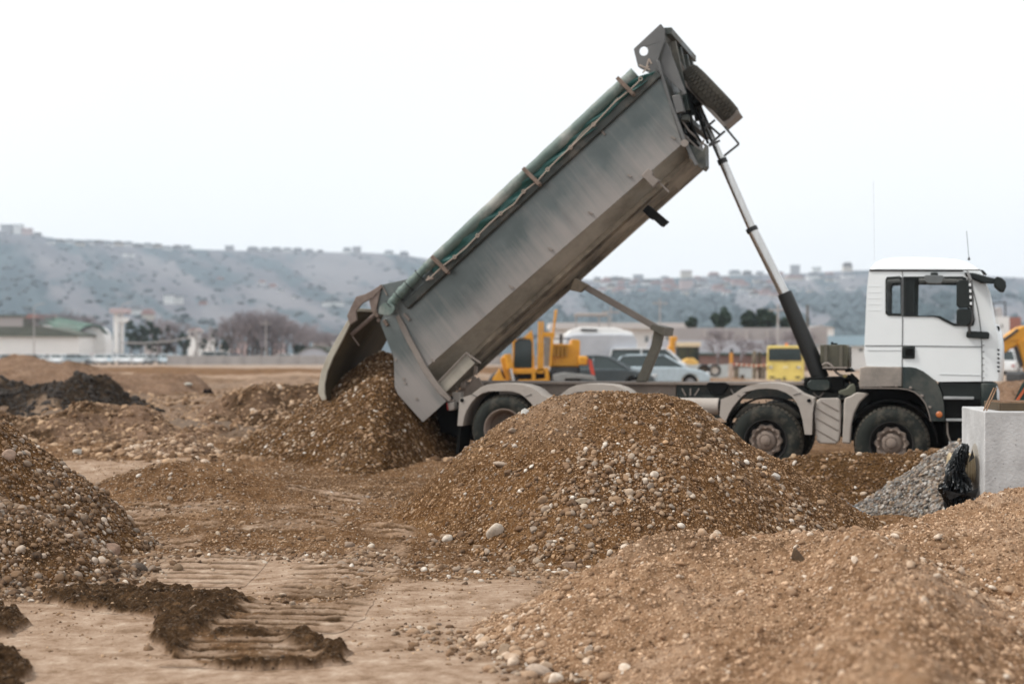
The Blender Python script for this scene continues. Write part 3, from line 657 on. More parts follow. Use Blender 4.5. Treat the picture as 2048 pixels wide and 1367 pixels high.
solo(1140, 1133, 11.2, .085, V_[6], (.44, .31, .22), 'large blunt tan stone on the crest of the foreground bank', flat=.8, rz=.2)
solo(1078, 1345, 9.0, .085, V_[5], (.50, .38, .29), 'flat tan stone at the bottom edge of the foreground', flat=.45, rz=0., asp=.6)
solo(1012, 1306, 9.6, .07, V_[8], (.33, .23, .15), 'brown cobble at the foot of the foreground bank', flat=.8)
solo(356, 1140, 13.2, .05, V_[9], (.20, .125, .07), 'upright brown stone alone on the pale dried mud', flat=1.1)
solo(274, 1143, 12.9, .085, V_[7], (.10, .07, .05), 'dark rounded stone at the foot of the left heap', flat=.85)
solo(223, 1104, 12.8, .10, V_[10], (.36, .23, .16), 'large pinkish brown stone low on the left heap', flat=.7)
solo(18, 914, 14, .07, V_[11], (.44, .30, .22), 'pinkish square stone high on the tall left pile', flat=.9)
solo(345, 746, 60, .20, V_[4], (.66, .63, .56), 'white boulder far out on the rough field', flat=.5, rz=0)
solo(375, 770, 45, .16, V_[1], (.60, .57, .50), 'pale slab lying on the field in front of the white boulder', flat=.4, rz=0)
solo(156, 905, 25, .09, V_[2], (.62, .57, .5), 'pale rounded stone beside the low ridge behind the left pile', flat=.7)
solo(1595, 1118, 10.5, .085, V_[6], (.10, .06, .03), 'dark damp clod of earth on the foreground bank', flat=.7, rz=0.1, asp=.9)
# ================================================================ TRUCK
TH = R(15.5); TO = Vector((5.42, 22.35, 0.0)); TF = Vector((math.cos(TH), -math.sin(TH), 0)); TL = Vector((math.sin(TH), math.cos(TH), 0))
EYE = Vector((0, 0, HC))
def T(u, v, y=0.0):
    """photo pixel -> (x, z) of the truck's own frame on its plane at lateral offset y"""
    r = Vector(((u-CU)/FP, 1, -(v-CV)/FP)); t = (y-(EYE-TO).dot(TL))/r.dot(TL); p = EYE+r*t
    return ((p-TO).dot(TF), p.z)
def TP(pts, y=0.0): return [T(u, v, y) for u, v in pts]
def T3(u, v, y=0.0):
    x, z = T(u, v, y); return Vector((x, y, z))
def zc(x0, y0, s): return lambda *p: [(x0+a/s, y0+b/s) for a, b in p]
truck = thing('dump_truck', 'white cab dump truck with its long steel body raised high, tipping gravel', 'dump truck', TO, -TH)
DUST = (.36, .29, .245)
def body_mat(name, base, base2, dust, vlo, vhi, amt, rough=.42, metal=.35):
    """steel with fine brush streaks square to the body length and a dust film thrown up from below"""
    m = bpy.data.materials.new(name); m.use_nodes = True; t = m.node_tree; b = t.nodes['Principled BSDF']; N = t.nodes.new; L = t.links.new
    tc = N('ShaderNodeTexCoord'); rot = N('ShaderNodeMapping'); rot.inputs['Rotation'].default_value = (0, BANG, 0); L(tc.outputs['Object'], rot.inputs[0])
    sp = N('ShaderNodeSeparateXYZ'); L(rot.outputs[0], sp.inputs[0])      # x along the body, z square to it (up)
    def noise(sc, scale=1, det=6, r=.6):
        mp = N('ShaderNodeMapping'); mp.inputs['Scale'].default_value = sc; L(rot.outputs[0], mp.inputs[0])
        n = N('ShaderNodeTexNoise'); n.inputs['Scale'].default_value = scale; n.inputs['Detail'].default_value = det; n.inputs['Roughness'].default_value = r; L(mp.outputs[0], n.inputs['Vector']); return n.outputs[0]
    def math_(op, a, c):
        q = N('ShaderNodeMath'); q.operation = op
        for i, v in enumerate((a, c)):
            if isinstance(v, (int, float)): q.inputs[i].default_value = v
            else: L(v, q.inputs[i])
        return q.outputs[0]
    streak = noise((9, 9, .45), 1, 8, .7); cloud = noise((.5, .5, .5), 1.6, 5, .55); fine = noise((60, 60, 1.2), 1, 3, .6)
    r = N('ShaderNodeMix'); r.data_type = 'RGBA'; r.inputs[6].default_value = (*base2, 1); r.inputs[7].default_value = (*base, 1)
    mr0 = N('ShaderNodeMapRange'); mr0.inputs['From Min'].default_value = .35; mr0.inputs['From Max'].default_value = .65; L(cloud, mr0.inputs['Value']); L(mr0.outputs[0], r.inputs['Factor'])
    mr = N('ShaderNodeMapRange'); mr.inputs['From Min'].default_value = vlo; mr.inputs['From Max'].default_value = vhi; L(sp.outputs[2], mr.inputs['Value'])
    f = math_('ADD', mr.outputs[0], math_('MULTIPLY', math_('SUBTRACT', streak, .5), 1.3)); f = math_('ADD', f, math_('MULTIPLY', math_('SUBTRACT', cloud, .5), 1.4)); f = math_('ADD', f, math_('MULTIPLY', math_('SUBTRACT', fine, .5), .5))
    mc = N('ShaderNodeMapRange'); mc.inputs['From Min'].default_value = 0; mc.inputs['From Max'].default_value = 1; mc.inputs['To Max'].default_value = amt; L(f, mc.inputs['Value'])
    x = N('ShaderNodeMix'); x.data_type = 'RGBA'; L(mc.outputs[0], x.inputs['Factor']); L(r.outputs[2], x.inputs[6]); x.inputs[7].default_value = (*dust, 1)
    L(x.outputs[2], b.inputs['Base Color']); b.inputs['Metallic'].default_value = metal
    rr_ = N('ShaderNodeMapRange'); rr_.inputs['To Min'].default_value = rough; rr_.inputs['To Max'].default_value = .8; L(mc.outputs[0], rr_.inputs['Value']); L(rr_.outputs[0], b.inputs['Roughness'])
    bp = N('ShaderNodeBump'); bp.inputs['Strength'].default_value = .35; bp.inputs['Distance'].default_value = .03; L(cloud, bp.inputs['Height']); L(bp.outputs[0], b.inputs['Normal'])
    return m
_a, _b = T(1368, 285, .06), T(793, 787, .06); BANG = math.atan2(_a[1]-_b[1], _a[0]-_b[0])
_c, _s = math.cos(BANG), math.sin(BANG); vq = lambda q: -q[0]*_s+q[1]*_c
VF = vq(_b); VT = vq(T(812, 612, .06))
M_steel = body_mat('body steel', (.165, .178, .172), (.088, .104, .100), (.35, .315, .295), VF+.72*(VT-VF), VF-.05*(VT-VF), .9, .36, .5)
M_steel2 = body_mat('body steel lower', (.34, .31, .26), (.20, .185, .15), (.56, .49, .41), VF+.2, VF-1.2, .75, .5, .1)  # paler than the wall steel, to offset the shade on this downward face
M_under = mat('body underside', (.19, .16, .12), .8, 0, (.09, .075, .056), scale=3, dust=(.34, .28, .21), dust_amt=.4)
M_trim = mat('dusty steel trim', (.25, .215, .19), .75, 0, (.20, .165, .14), scale=5)
M_rail = mat('dark top rail', (.060, .064, .056), .5, .2, (.030, .034, .030), scale=4, dust=(.2, .17, .14), dust_amt=.2)
M_shield = mat('shield steel', (.145, .140, .135), .5, .3, (.10, .098, .095), scale=2)
M_green = mat('dark green paint', (.012, .023, .020), .45, 0, (.016, .024, .020), scale=3, dust=(.16, .145, .12), dust_amt=.3)
M_beige = mat('dust covered plastic', (.42, .375, .335), .72, 0, (.33, .29, .255), scale=4, amt=.8, bump=.15, bscale=30, dust=(.30, .23, .18), dust_amt=.12)
M_chd = mat('dusty chassis paint', (.27, .215, .18), .8, 0, (.16, .125, .10), scale=3, amt=.8)
M_chdark = mat('dark chassis paint', (.030, .038, .033), .6, 0, (.013, .017, .015), scale=3, dust=(.12, .10, .08), dust_amt=.32)
M_blk = mat('black parts', (.006, .006, .0055), .8, 0, (.003, .003, .003), scale=5, spec=.15)
M_rub = mat('tyre rubber', (.024, .027, .023), .85, 0, (.012, .014, .012), scale=5, amt=.7, dust=(.12, .10, .078), dust_amt=.24, spec=.25, bump=.3, bscale=40)
M_tread = mat('muddy tread', (.10, .085, .064), .9, 0, (.030, .027, .021), scale=7, amt=.8, bump=.4, bscale=30)
M_rim = mat('muddy rim', (.25, .195, .16), .8, 0, (.16, .12, .095), scale=6)
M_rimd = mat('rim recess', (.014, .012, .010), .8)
M_white = mat('white cab paint', (.80, .82, .82), .28, 0, (.74, .76, .76), scale=1.2, coat=.4, spec=.5, dust=(.68, .66, .62), dust_amt=.06)
M_plast = mat('black plastic', (.010, .014, .0125), .38, 0, (.006, .009, .008), scale=4, spec=.35)
M_rust = mat('rusty bracket', (.21, .15, .115), .8, 0, (.10, .07, .052), scale=12)
M_tarp = mat('tarp grey green', (.15, .19, .17), .6, 0, (.06, .10, .085), scale=4, amt=.8, bump=.45, bscale=9, stretch=(1, 1, 1), dust=(.33, .33, .30), dust_amt=.28)
M_teal = mat('tarp teal', (.030, .125, .110), .5, 0, (.012, .062, .055), scale=5, amt=.8, bump=.9, bscale=9)
M_rope = mat('dusty rope', (.42, .34, .28), .9)
M_chrome = mat('cylinder chrome', (.62, .61, .60), .22, .9, (.5, .49, .47), scale=3, stretch=(4, 4, .3))
M_cyl = mat('cylinder sleeve', (.009, .009, .008), .5, 0, (.010, .010, .009), scale=4)
M_gate = mat('tailgate flange', (.46, .43, .36), .65, .1, (.30, .26, .20), scale=3)
M_gatein = mat('tailgate inside', (.070, .045, .018), .95, 0, (.018, .012, .005), scale=2.2, amt=.8)
M_armr = mat('worn tailgate arm', (.26, .20, .17), .8, .1, (.10, .07, .055), scale=9, amt=.9)
M_glass = glass('cab glass'); M_amber = mat('amber lens', (.55, .16, .04), .4); M_red = mat('red lens', (.35, .02, .02), .4)
M_line = mat('panel gap', (.05, .05, .05), .8)
# ---- body (local frame: x forward, y away from the viewer, z up) ----
YW0, YW1, YF0, YF1 = .06, 2.44, .48, 2.02
Wft, Wff, Wrf = T(1320, 142, YW0), T(1368, 285, YW0), T(793, 787, YW0)
Wr1, Wr2, Wr3 = T(789, 773, YW0), T(787, 715, YW0), T(760, 645, YW0)
Wrt = T(772, 617, YW0)
Bf, Br = T(1379, 316, YF0), T(822, 816, YF0)
wall = [Wft, Wff, Wrf, Wr1, Wr2, Wr3, Wrt]
def shell(name, rings_pts, m, parent, th=.03):
    b = MB(); n = len(rings_pts)
    return b
bed = MB()
def quad3(b, pts, th, nrm):
    """plate from a 3D polygon with thickness along nrm"""
    n = len(pts); nv = Vector(nrm).normalized()*th
    return b.add([Vector(p) for p in pts]+[Vector(p)+nv for p in pts], [tuple(range(n)), tuple(range(n, 2*n))[::-1]]+[(i, (i+1) % n, n+(i+1) % n, n+i) for i in range(n)])
ax = Vector((Wff[0]-Wrf[0], 0, Wff[1]-Wrf[1])).normalized(); ndn = Vector((ax.z, 0, -ax.x))      # along body; square to it, downwards
body = MB().prism(wall, YW0, YW0+.035).build('dump_body', M_steel, truck, bev=.004)
tag(body, 'grey steel dump body with a dusty lower half')
def p3(q, y): return Vector((q[0], y, q[1]))
cham = MB(); quad3(cham, [p3(Wff, YW0), p3(Bf, YF0), p3(Br, YF0), p3(Wrf, YW0)], .03, (0, 1, 0)); cham.build('lower_side', M_steel2, body)
far = MB().prism(wall, YW1-.035, YW1); quad3(far, [p3(Wff, YW1), p3(Bf, YF1), p3(Br, YF1), p3(Wrf, YW1)], .03, (0, -1, 0)); far.build('far_side', M_steel, body)
fl = MB(); quad3(fl, [p3(Bf, YF0), p3(Bf, YF1), p3(Br, YF1), p3(Br, YF0)], .03, -ndn); fl.build('floor', M_under, body)
fr = MB(); quad3(fr, [p3(Wft, YW0), p3(Wft, YW1), p3(Wff, YW1), p3(Wff, YW0)], .03, (-1, 0, 0)); quad3(fr, [p3(Wff, YW0), p3(Wff, YW1), p3(Bf, YF1), p3(Bf, YF0)], .03, (-1, 0, 0)); fr.build('front_wall', M_green, body)
# under-floor long beams and cross ribs
ub = MB()
for yy in (.75, 1.65):
    a = p3(Bf, yy)-ax*.5+ndn*.03; c = p3(Br, yy)+ax*.9+ndn*.03; ub.beam(a, c, .12, .06, up=ndn)
L_ = (Vector((Bf[0], 0, Bf[1]))-Vector((Br[0], 0, Br[1]))).length
ub.build('floor_beams', M_under, body)
# folded long skirt on the chamfer edge, stepped dusty flange
sk = MB(); sk.beam(p3(Bf, YF0-.02)-ax*.02+ndn*.02, p3(Br, YF0-.02)+ax*.05+ndn*.02, .05, .07, up=ndn)
sk.build('floor_edge', M_under, body, bev=.005)
wl = MB()
for (u0, v0, u1, v1, y) in ((1395, 330, 1150, 560, .40), (850, 790, 1090, 560, .30), (1360, 300, 1255, 400, .1)):
    wl.tube([T3(u0, v0, y), T3(u1, v1, y)], .008, 6)
# top rail
rl = MB(); rl.beam(T3(1318, 146, .03), T3(812, 612, .03), .12, .13, up=ndn); rl.build('top_rail', M_rail, body, bev=.015)
rl = MB(); rl.beam(T3(1318, 146, .03)+Vector((0, 2.44, 0)), T3(812, 612, .03)+Vector((0, 2.44, 0)), .12, .13, up=ndn); rl.build('top_rail', M_rail, body, bev=.015)
# rear reinforcement plate (smooth) and the long locking bar across it
zz = zc(620, 500, 3.254)
plate = MB().prism(TP(zz((455, 455), (560, 425), (600, 500), (650, 600), (700, 690), (745, 770), (800, 850), (888, 982), (735, 1119), (572, 938), (552, 890), (547, 700)), .045), .040, .056)
plate.build('rear_side_plate', M_steel, body, bev=.003)
lb = MB(); pts = zz((568, 425), (600, 490), (640, 575), (690, 665), (740, 760), (800, 850), (855, 920), (912, 975))
path = [T3(u, v, .02-.0*i) for i, (u, v) in enumerate(pts)]
rings = []
for i, p in enumerate(path):
    t = (path[min(i+1, len(path)-1)]-path[max(i-1, 0)]).normalized(); e = Vector((t.z, 0, -t.x)); w_ = .045 if 0 < i < 7 else .03
    rings.append([p+e*w_+Vector((0, -.012, 0)), p-e*w_+Vector((0, -.012, 0)), p-e*w_+Vector((0, .02, 0)), p+e*w_+Vector((0, .02, 0))])
lb.loft(rings); lb.build('locking_bar', M_trim, body, bev=.006)
# studs and small plates along the side fold
fold = [(1346, 276), (1258, 352), (1180, 426), (1100, 498), (1022, 574), (865, 721)]
for u, v in fold: MB().beam(T3(u-3, v-3, .05), T3(u+5, v+2, .05), .03, .025).build('edge_stud', M_trim, body)
ws = MB()
for t in (.09, .20, .31, .42, .535, .65, .76, .87):
    a = Vector((Wrf[0], YW0-.001, Wrf[1])).lerp(Vector((Wff[0], YW0-.001, Wff[1])), t); ws.beam(a-ndn*.02, a-ndn*1.02, .004, .007, up=ax)
ws.build('weld_seams', M_steel, body)
nubs = MB()
for u, v in ((792, 719), (808, 757), (834, 797), (811, 765)): nubs.lathe([(.022, 0), (.022, -.02)], 10, T3(u, v, .05), cap=True)
nubs.build('bolt_heads', M_trim, body)
hk = MB(); hk.beam(T3(1200, 258, .03), T3(1210, 270, .03), .03, .03); hk.build('tie_hook', M_trim, body); MB().beam(T3(808, 627, .02), T3(819, 640, .02), .04, .04).build('tie_hook', M_trim, body)
# side bracket (bent plate with lamp box)
z2 = zc(840, 100, 2.734)
bk = MB().prism(TP(z2((1215, 690), (1255, 650), (1278, 672), (1275, 690), (1315, 715), (1280, 755), (1248, 722), (1240, 712)), .0), -.10, .04)
bk.build('side_bracket', M_trim, body, bev=.012)
b2 = MB().beam(T3(1319, 365, -.02), T3(1338, 384, -.02), .025, .025); b2.build('bracket_rod', M_trim, body)
b3 = MB().prism(TP(z2((1215, 878), (1245, 845), (1352, 935), (1318, 965), (1270, 920), (1262, 926)), .2), .20, .42); b3.build('side_step', M_blk, body, bev=.01)
# rear skirt pocket (lamp board) below the fold at the back
z3 = zc(620, 500, 3.254)
pk = MB(); A = [(745, 950), (1015, 668), (1075, 735), (885, 925)]
pk.prism(TP(z3(*A), .12), .10, .14); pk.build('rear_skirt', M_steel2, body, bev=.008)
pe = MB().beam(T3(*z3((745, 952))[0], .09), T3(*z3((1017, 668))[0], .09), .03, .02); pe.beam(T3(*z3((1017, 668))[0], .09), T3(*z3((1112, 735))[0], .09), .05, .02); pe.build('skirt_lip', M_trim, body)
# front shield lug plates with the eye hole
zl = zc(1200, 20, 3.797)
lug = zl((255, 300), (262, 288), (455, 108), (466, 110), (495, 147), (490, 235), (440, 380), (455, 465), (400, 490), (300, 440), (288, 430))
hole = [(1287+9*math.cos(a), 102+9.5*math.sin(a)) for a in np.linspace(0, 2*math.pi, 25)[:-1]]
lp = TP(lug, .03); lh = TP(hole, .03)
MB().prism(lp, .03, .07, [lh]).build('shield_lug', M_shield, body, bev=.006)
MB().prism(lp, 2.43, 2.47, [lh]).build('shield_lug', M_shield, body, bev=.006)
MB().prism(TP(zl((490, 235), (440, 380), (455, 465), (470, 480), (640, 640), (655, 630), (510, 250)), .09), .09, .13).build('shield_edge', M_shield, body, bev=.006)
sp = MB(); a = T3(1331, 62, .07); c = T3(1318, 140, .07)
quad3(sp, [a+Vector((0, 0, -.05)), a+Vector((0, 2.36, -.05)), c+Vector((0, 2.36, 0)), c], .02, (-1, 0, 0)); sp.build('shield_panel', M_green, body)
sr = MB(); q0 = T(1333, 60, .1); q1 = T(1344, 72, .1)
for (u, v, y0, y1, w_) in ((1330, 62, .07, 2.44, .10), (1352, 190, .1, 2.4, .08), (1366, 235, .1, 2.4, .08)):
    x, z = T(u, v, y0); sr.box((x-.02, y0, z-w_/2), (x+w_, y1, z+w_/2))
for yy in (.45, .95, 1.55, 2.05):
    sr.beam(T3(1333, 75, .1)+Vector((.04, yy-.1, 0)), T3(1360, 215, .1)+Vector((.05, yy-.1, 0)), .08, .09, up=(1, 0, 0))
sr.build('shield_ribs', M_green, body, bev=.006)
eg = MB(); pts = zl((440, 385), (470, 500), (530, 690), (590, 850), (640, 990), (690, 1090), (735, 1180))
for i in range(len(pts)-1): eg.beam(T3(*pts[i], .03), T3(*pts[i+1], .03), .05, .05)
eg.beam(T3(1330, 85, .12), T3(1367, 190, .12), .03, .04); eg.build('front_edge', M_shield, body, bev=.006)
fp_ = MB().prism(TP(zl((545, 650), (605, 640), (640, 770), (580, 785)), 0), .0, .16); fp_.build('front_box', M_shield, body, bev=.01)
fb = MB().prism(TP(zl((660, 1010), (720, 1040), (780, 1070), (800, 1010), (803, 1185), (778, 1212), (735, 1180), (700, 1110)), .15), .15, .5); fb.build('front_foot', M_green, body, bev=.01)
MB().lathe([(.055, 0), (.055, .05), (.02, .05)], 16, T3(1369, 286, -.03), cap=True).build('pivot_cap', M_trim, body)
# cables and hoses in front of the body
cb = MB()
rr = random.Random(3)
for k in range(11):
    u0, v0 = rr.uniform(1358, 1382), rr.uniform(218, 240); u1, v1 = rr.uniform(1370, 1402), rr.uniform(275, 300); y = rr.uniform(.1, .9)
    um, vm = rr.uniform(1365, 1395), rr.uniform(245, 275)
    q = [T3(u0, v0, y), T3(um, vm, y-.1), T3((um+u1)/2+rr.uniform(-6, 6), (vm+v1)/2, y), T3(u1, v1, y)]
    cb.tube(q, rr.uniform(.01, .025), 6)
cb.tube([T3(1384, 205, .7), T3(1400, 238, .7), T3(1416, 287, .7)], .02, 6)
cb.build('hydraulic_hoses', M_blk, body)
cl = MB(); cl.tube([T3(1362, 238, .2), T3(1378, 262, .2), T3(1412, 292, .2)], .015, 6); cl.tube([T3(1368, 270, .2), T3(1400, 300, .2), T3(1408, 280, .2)], .015, 6); cl.build('cable_guard', M_trim, body)
# ladder frame hanging below the spare wheel
ld = MB()
for q in (((1445, 248), (1478, 288)), ((1478, 288), (1448, 312)), ((1450, 262), (1418, 290)), ((1404, 238), (1440, 270)), ((1402, 262), (1418, 250)), ((1430, 240), (1418, 250)), ((1418, 292), (1440, 281))):
    ld.tube([T3(*q[0], .9), T3(*q[1], .9)], .018, 6)
ld.build('ladder', M_shield, body)
# spare wheel carried flat on the front wall
def tyre_profile(Ro, Ri, w):
    return [(Ri, .04), (Ri+.01, .0), (Ri+.05, -.015), (Ri+.13, -.02), (Ro-.07, -.005), (Ro-.03, .02), (Ro-.018, .05), (Ro-.018, w-.05), (Ro-.03, w-.02), (Ro-.07, w+.005), (Ri+.05, w+.015), (Ri, w-.02)]
def tread(mb, Ro, w, n=46, mat4=None):
    for row, (ya, yb, off) in enumerate(((.012, w*.27, 0), (w*.30, w*.49, .5), (w*.51, w*.70, 0), (w*.73, w-.012, .5))):
        for k in range(n):
            a0 = 2*math.pi*(k+off)/n; da = 2*math.pi/n*.33
            r0, r1 = Ro-.035, Ro+.006
            if row in (0, 3): r1 -= .004
            vs = []
            for rr_ in (r0, r1):
                for yy in (ya, yb):
                    for s_ in (-1, 1):
                        rx = rr_-(.03 if (rr_ == r1 and ((row == 0 and yy == ya) or (row == 3 and yy == yb))) else 0)
                        vs.append((rx*math.cos(a0+s_*da), yy, rx*math.sin(a0+s_*da)))
            mb.add(vs, [(0, 1, 3, 2), (4, 6, 7, 5), (0, 4, 5, 1), (2, 3, 7, 6), (0, 2, 6, 4), (1, 5, 7, 3)])
    return mb
TYRE = {}
def wheel(name, loc, parent, Ro, kind, flip=False, label=None):
    """wheel > tyre, tread, rim, hub. kind: front (hub stands out), rear (deep dish, twin)"""
    w = .33; e = bpy.data.objects.new(name, None); COL.objects.link(e); e.parent = parent; e.location = loc
    if flip: e.rotation_euler = (0, 0, math.pi)
    if label: e['label'] = label
    Ri = .305
    if kind in TYRE:
        for o in TYRE[kind]:
            c = o.copy(); COL.objects.link(c); c.parent = e
        return e
    objs = []
    objs.append(MB().lathe(tyre_profile(Ro, Ri, w), 72).build('tyre', M_rub, e, ang=50))
    objs.append(tread(MB(), Ro, w).build('tread', M_tread, e, flat=True))
    if kind == 'rear':
        objs.append(MB().lathe(tyre_profile(Ro, Ri, w), 48, (0, .36, 0)).build('inner_tyre', M_rub, e, ang=50))
        b = MB().lathe([(Ri+.012, -.012), (Ri-.005, -.012), (Ri-.03, .02), (Ri-.045, .16), (Ri-.05, .22), (.21, .25), (.15, .25), (.14, .24), (.14, .15), (.12, .13), (.0, .13)], 48)
        for k in range(10):
            a = 2*math.pi*k/10; b.lathe([(.017, .25), (.017, .215), (.0, .215)], 8, (.185*math.cos(a), 0, .185*math.sin(a)))
        objs.append(b.build('rim', M_rim, e, ang=40))
    else:
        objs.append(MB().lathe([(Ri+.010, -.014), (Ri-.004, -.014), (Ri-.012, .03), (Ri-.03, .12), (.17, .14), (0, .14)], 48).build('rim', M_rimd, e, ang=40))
        n = 120; prof = []
        sc = lambda a: .232+.013*math.cos(10*a)
        rings = []
        for rf, y in ((1, .10), (1, .035), (.93, .018), (.80, .018), (.70, .05), (.60, .062)):
            rings.append([(sc(2*math.pi*k/n)*rf*math.cos(2*math.pi*k/n), y, sc(2*math.pi*k/n)*rf*math.sin(2*math.pi*k/n)) if rf > .75 else (.232*rf*math.cos(2*math.pi*k/n), y, .232*rf*math.sin(2*math.pi*k/n)) for k in range(n)])
        b = MB().loft(rings, cap=False)
        b.lathe([(.145, .062), (.14, .02), (.118, .0), (.075, -.004), (.07, -.03), (.055, -.04), (0, -.042)], 40)
        for k in range(10):
            a = 2*math.pi*(k+.5)/10; b.lathe([(.020, .02), (.018, -.012), (.010, -.02), (0, -.02)], 8, (.188*math.cos(a), 0, .188*math.sin(a)))
        for k in range(16):
            a = 2*math.pi*k/16; b.lathe([(.009, .0), (.009, -.016), (0, -.018)], 6, (.098*math.cos(a), 0, .098*math.sin(a)))
        objs.append(b.build('hub', M_rim, e, ang=40))
    TYRE[kind] = objs
    return e
# -- spare
spare = bpy.data.objects.new('spare_wheel', None); COL.objects.link(spare); spare.parent = truck
spare['label'] = 'muddy spare wheel on the raised front of the body'
sx, sz = T(1405, 203, 1.0); spare.location = (sx-.16*ax.x*0, 1.0, sz)
ang = math.atan2(ax.z, ax.x)+R(3)
rm = MB().lathe(tyre_profile(.53, .29, .31), 64).build('tyre', M_tread, spare, ang=50)
rt = tread(MB(), .53, .31).build('tread', M_tread, spare, flat=True)
rr_ = MB().lathe([(.29, .02), (.27, .06), (.25, .2), (.14, .22), (0, .22)], 40).build('rim', M_rim, spare)
mrot = Matrix.Rotation(-ang, 4, 'Y')@Matrix.Rotation(R(-90), 4, 'Z')
spare.rotation_euler = mrot.to_euler()
# spare carrier frame
sc_ = MB(); sc_.beam(T3(1356, 152, .6), T3(1450, 252, .6), .05, .05); sc_.beam(T3(1356, 152, 1.4), T3(1450, 252, 1.4), .05, .05)
sc_.beam(T3(1355, 120, .9), T3(1372, 150, .9), .07, .06); sc_.prism(TP(zl((905, 840), (1030, 738), (1060, 785), (940, 888)), .85), .85, 1.3)
sc_.build('spare_carrier', M_trim, truck, bev=.006)
# ---- tarp roll, hanging cloth, ropes, brackets ----
rollp = [(1270, 145), (1225, 187), (1165, 243), (1105, 299), (1045, 355), (985, 411), (930, 463), (885, 505), (862, 526), (846, 541), (826, 560), (806, 580), (788, 600), (771, 619)]
radp = [.085, .087, .085, .088, .085, .088, .086, .086, .082, .068, .072, .080, .074, .06]
path, rad = [], []
for i in range(len(rollp)-1):
    a, b = T3(*rollp[i], -.04), T3(*rollp[i+1], -.04)
    for k in range(7):
        t = k/7; path.append(a.lerp(b, t)); j = len(path); rad.append((radp[i]*(1-t)+radp[i+1]*t)*(1+(.025 if i < 8 else .07)*math.sin(j*1.7)+.02*math.sin(j*.63+1)))
MB().tube(path, .1, 16, rad).build('tarp_roll', M_tarp, truck, ang=60)
# rope wound around the loose end
wr = MB()
for c_ in range(4):
    q = []
    base = T3(*[(836, 552), (815, 573), (795, 594), (778, 613)][c_], -.04)
    for k in range(13):
        a = 2*math.pi*k/12; q.append(base+ax*(.05*k/12)+ndn*(.1*math.cos(a))+Vector((0, .1*math.sin(a), 0)))
    wr.tube(q, .007, 5)
wr.build('wound_cord', M_plast, truck)
# loose tarp flap at the tail
fl_ = MB(); zf = zc(690, 540, 7.593)
o_ = zf((585, 505), (640, 500), (700, 500), (755, 540), (762, 590), (740, 640), (690, 680), (600, 680), (520, 660), (530, 560))
fl_.prism(TP(o_, -.10), -.13, -.09); fl_.build('tarp_flap', M_tarp, truck, bev=.015)
# teal cloth strip between roll and rail, wavy
cl = MB(); n = 90; rows_ = 5; vs = []
top = [(1285, 160), (1060, 362), (880, 530)]; bot = [(1305, 150), (1075, 362+10), (885, 548)]
A0, A1 = T3(1272, 158, .0), T3(862, 530, .0); B0, B1 = T3(1312, 143, -.0), T3(872, 552, -.0)
for i in range(n+1):
    t = i/n
    for j in range(rows_):
        s_ = j/(rows_-1); p = A0.lerp(A1, t).lerp(B0.lerp(B1, t), s_)
        p = p+Vector((0, -.05-.03*math.sin(t*60+s_*3)-.03*math.sin(t*23+s_*5+1), 0))+ndn*(.02*math.sin(t*31)*s_); vs.append(p)
cl.add(vs, [(i*rows_+j, i*rows_+j+1, (i+1)*rows_+j+1, (i+1)*rows_+j) for i in range(n) for j in range(rows_-1)])
c_o = cl.build('tarp_cloth', M_teal, truck, ang=80); sm = c_o.modifiers.new('thick', 'SOLIDIFY'); sm.thickness = .006
rp_ = MB(); rope = [(1281, 160), (1262, 178), (1230, 204), (1187, 250), (1168, 268), (1141, 295), (1118, 316), (1095, 339), (1075, 362), (1047, 383), (1028, 408), (1001, 427), (978, 448), (955, 471), (932, 495), (909, 514), (885, 532), (858, 558)]
rp_.tube([T3(u, v, -.13) for u, v in rope], .010, 6)
rp_.tube([T3(u, v, -.12) for u, v in ((1236, 196), (1205, 232), (1168, 262), (1130, 305))], .006, 5)
for u, v in ((1281, 158), (1187, 249), (1141, 295), (1095, 339), (1047, 383), (1001, 427), (955, 471), (909, 514)):
    c0 = T3(u, v, -.14); rp_.tube([c0+Vector((.026*math.cos(a), 0, .026*math.sin(a))) for a in np.linspace(0, 2*math.pi, 13)], .007, 6)
rp_.tube([T3(u, v, -.12) for u, v in ((858, 552), (852, 560), (866, 556))], .015, 6)
rp_.build('tarp_rope', M_rope, truck)
kn = MB()
for q in (((1292, 138), (1298, 118)), ((1298, 118), (1303, 128)), ((1278, 130), (1300, 140)), ((1285, 146), (1298, 132))): kn.tube([T3(*q[0], -.02), T3(*q[1], -.02)], .012, 6)
kn.build('rope_knot', M_rope, truck)
for (a, b) in (((1234, 155), (1267, 189)), ((1046, 336), (1079, 369)), ((863, 512), (896, 545))):
    m_ = MB(); m_.beam(T3(*a, -.17), T3(*b, -.17), .05, .06); m_.beam(T3(*b, -.17)+Vector((0, .02, 0)), T3(*b, 0), .05, .05); m_.build('tarp_bracket', M_rust, truck, bev=.008)
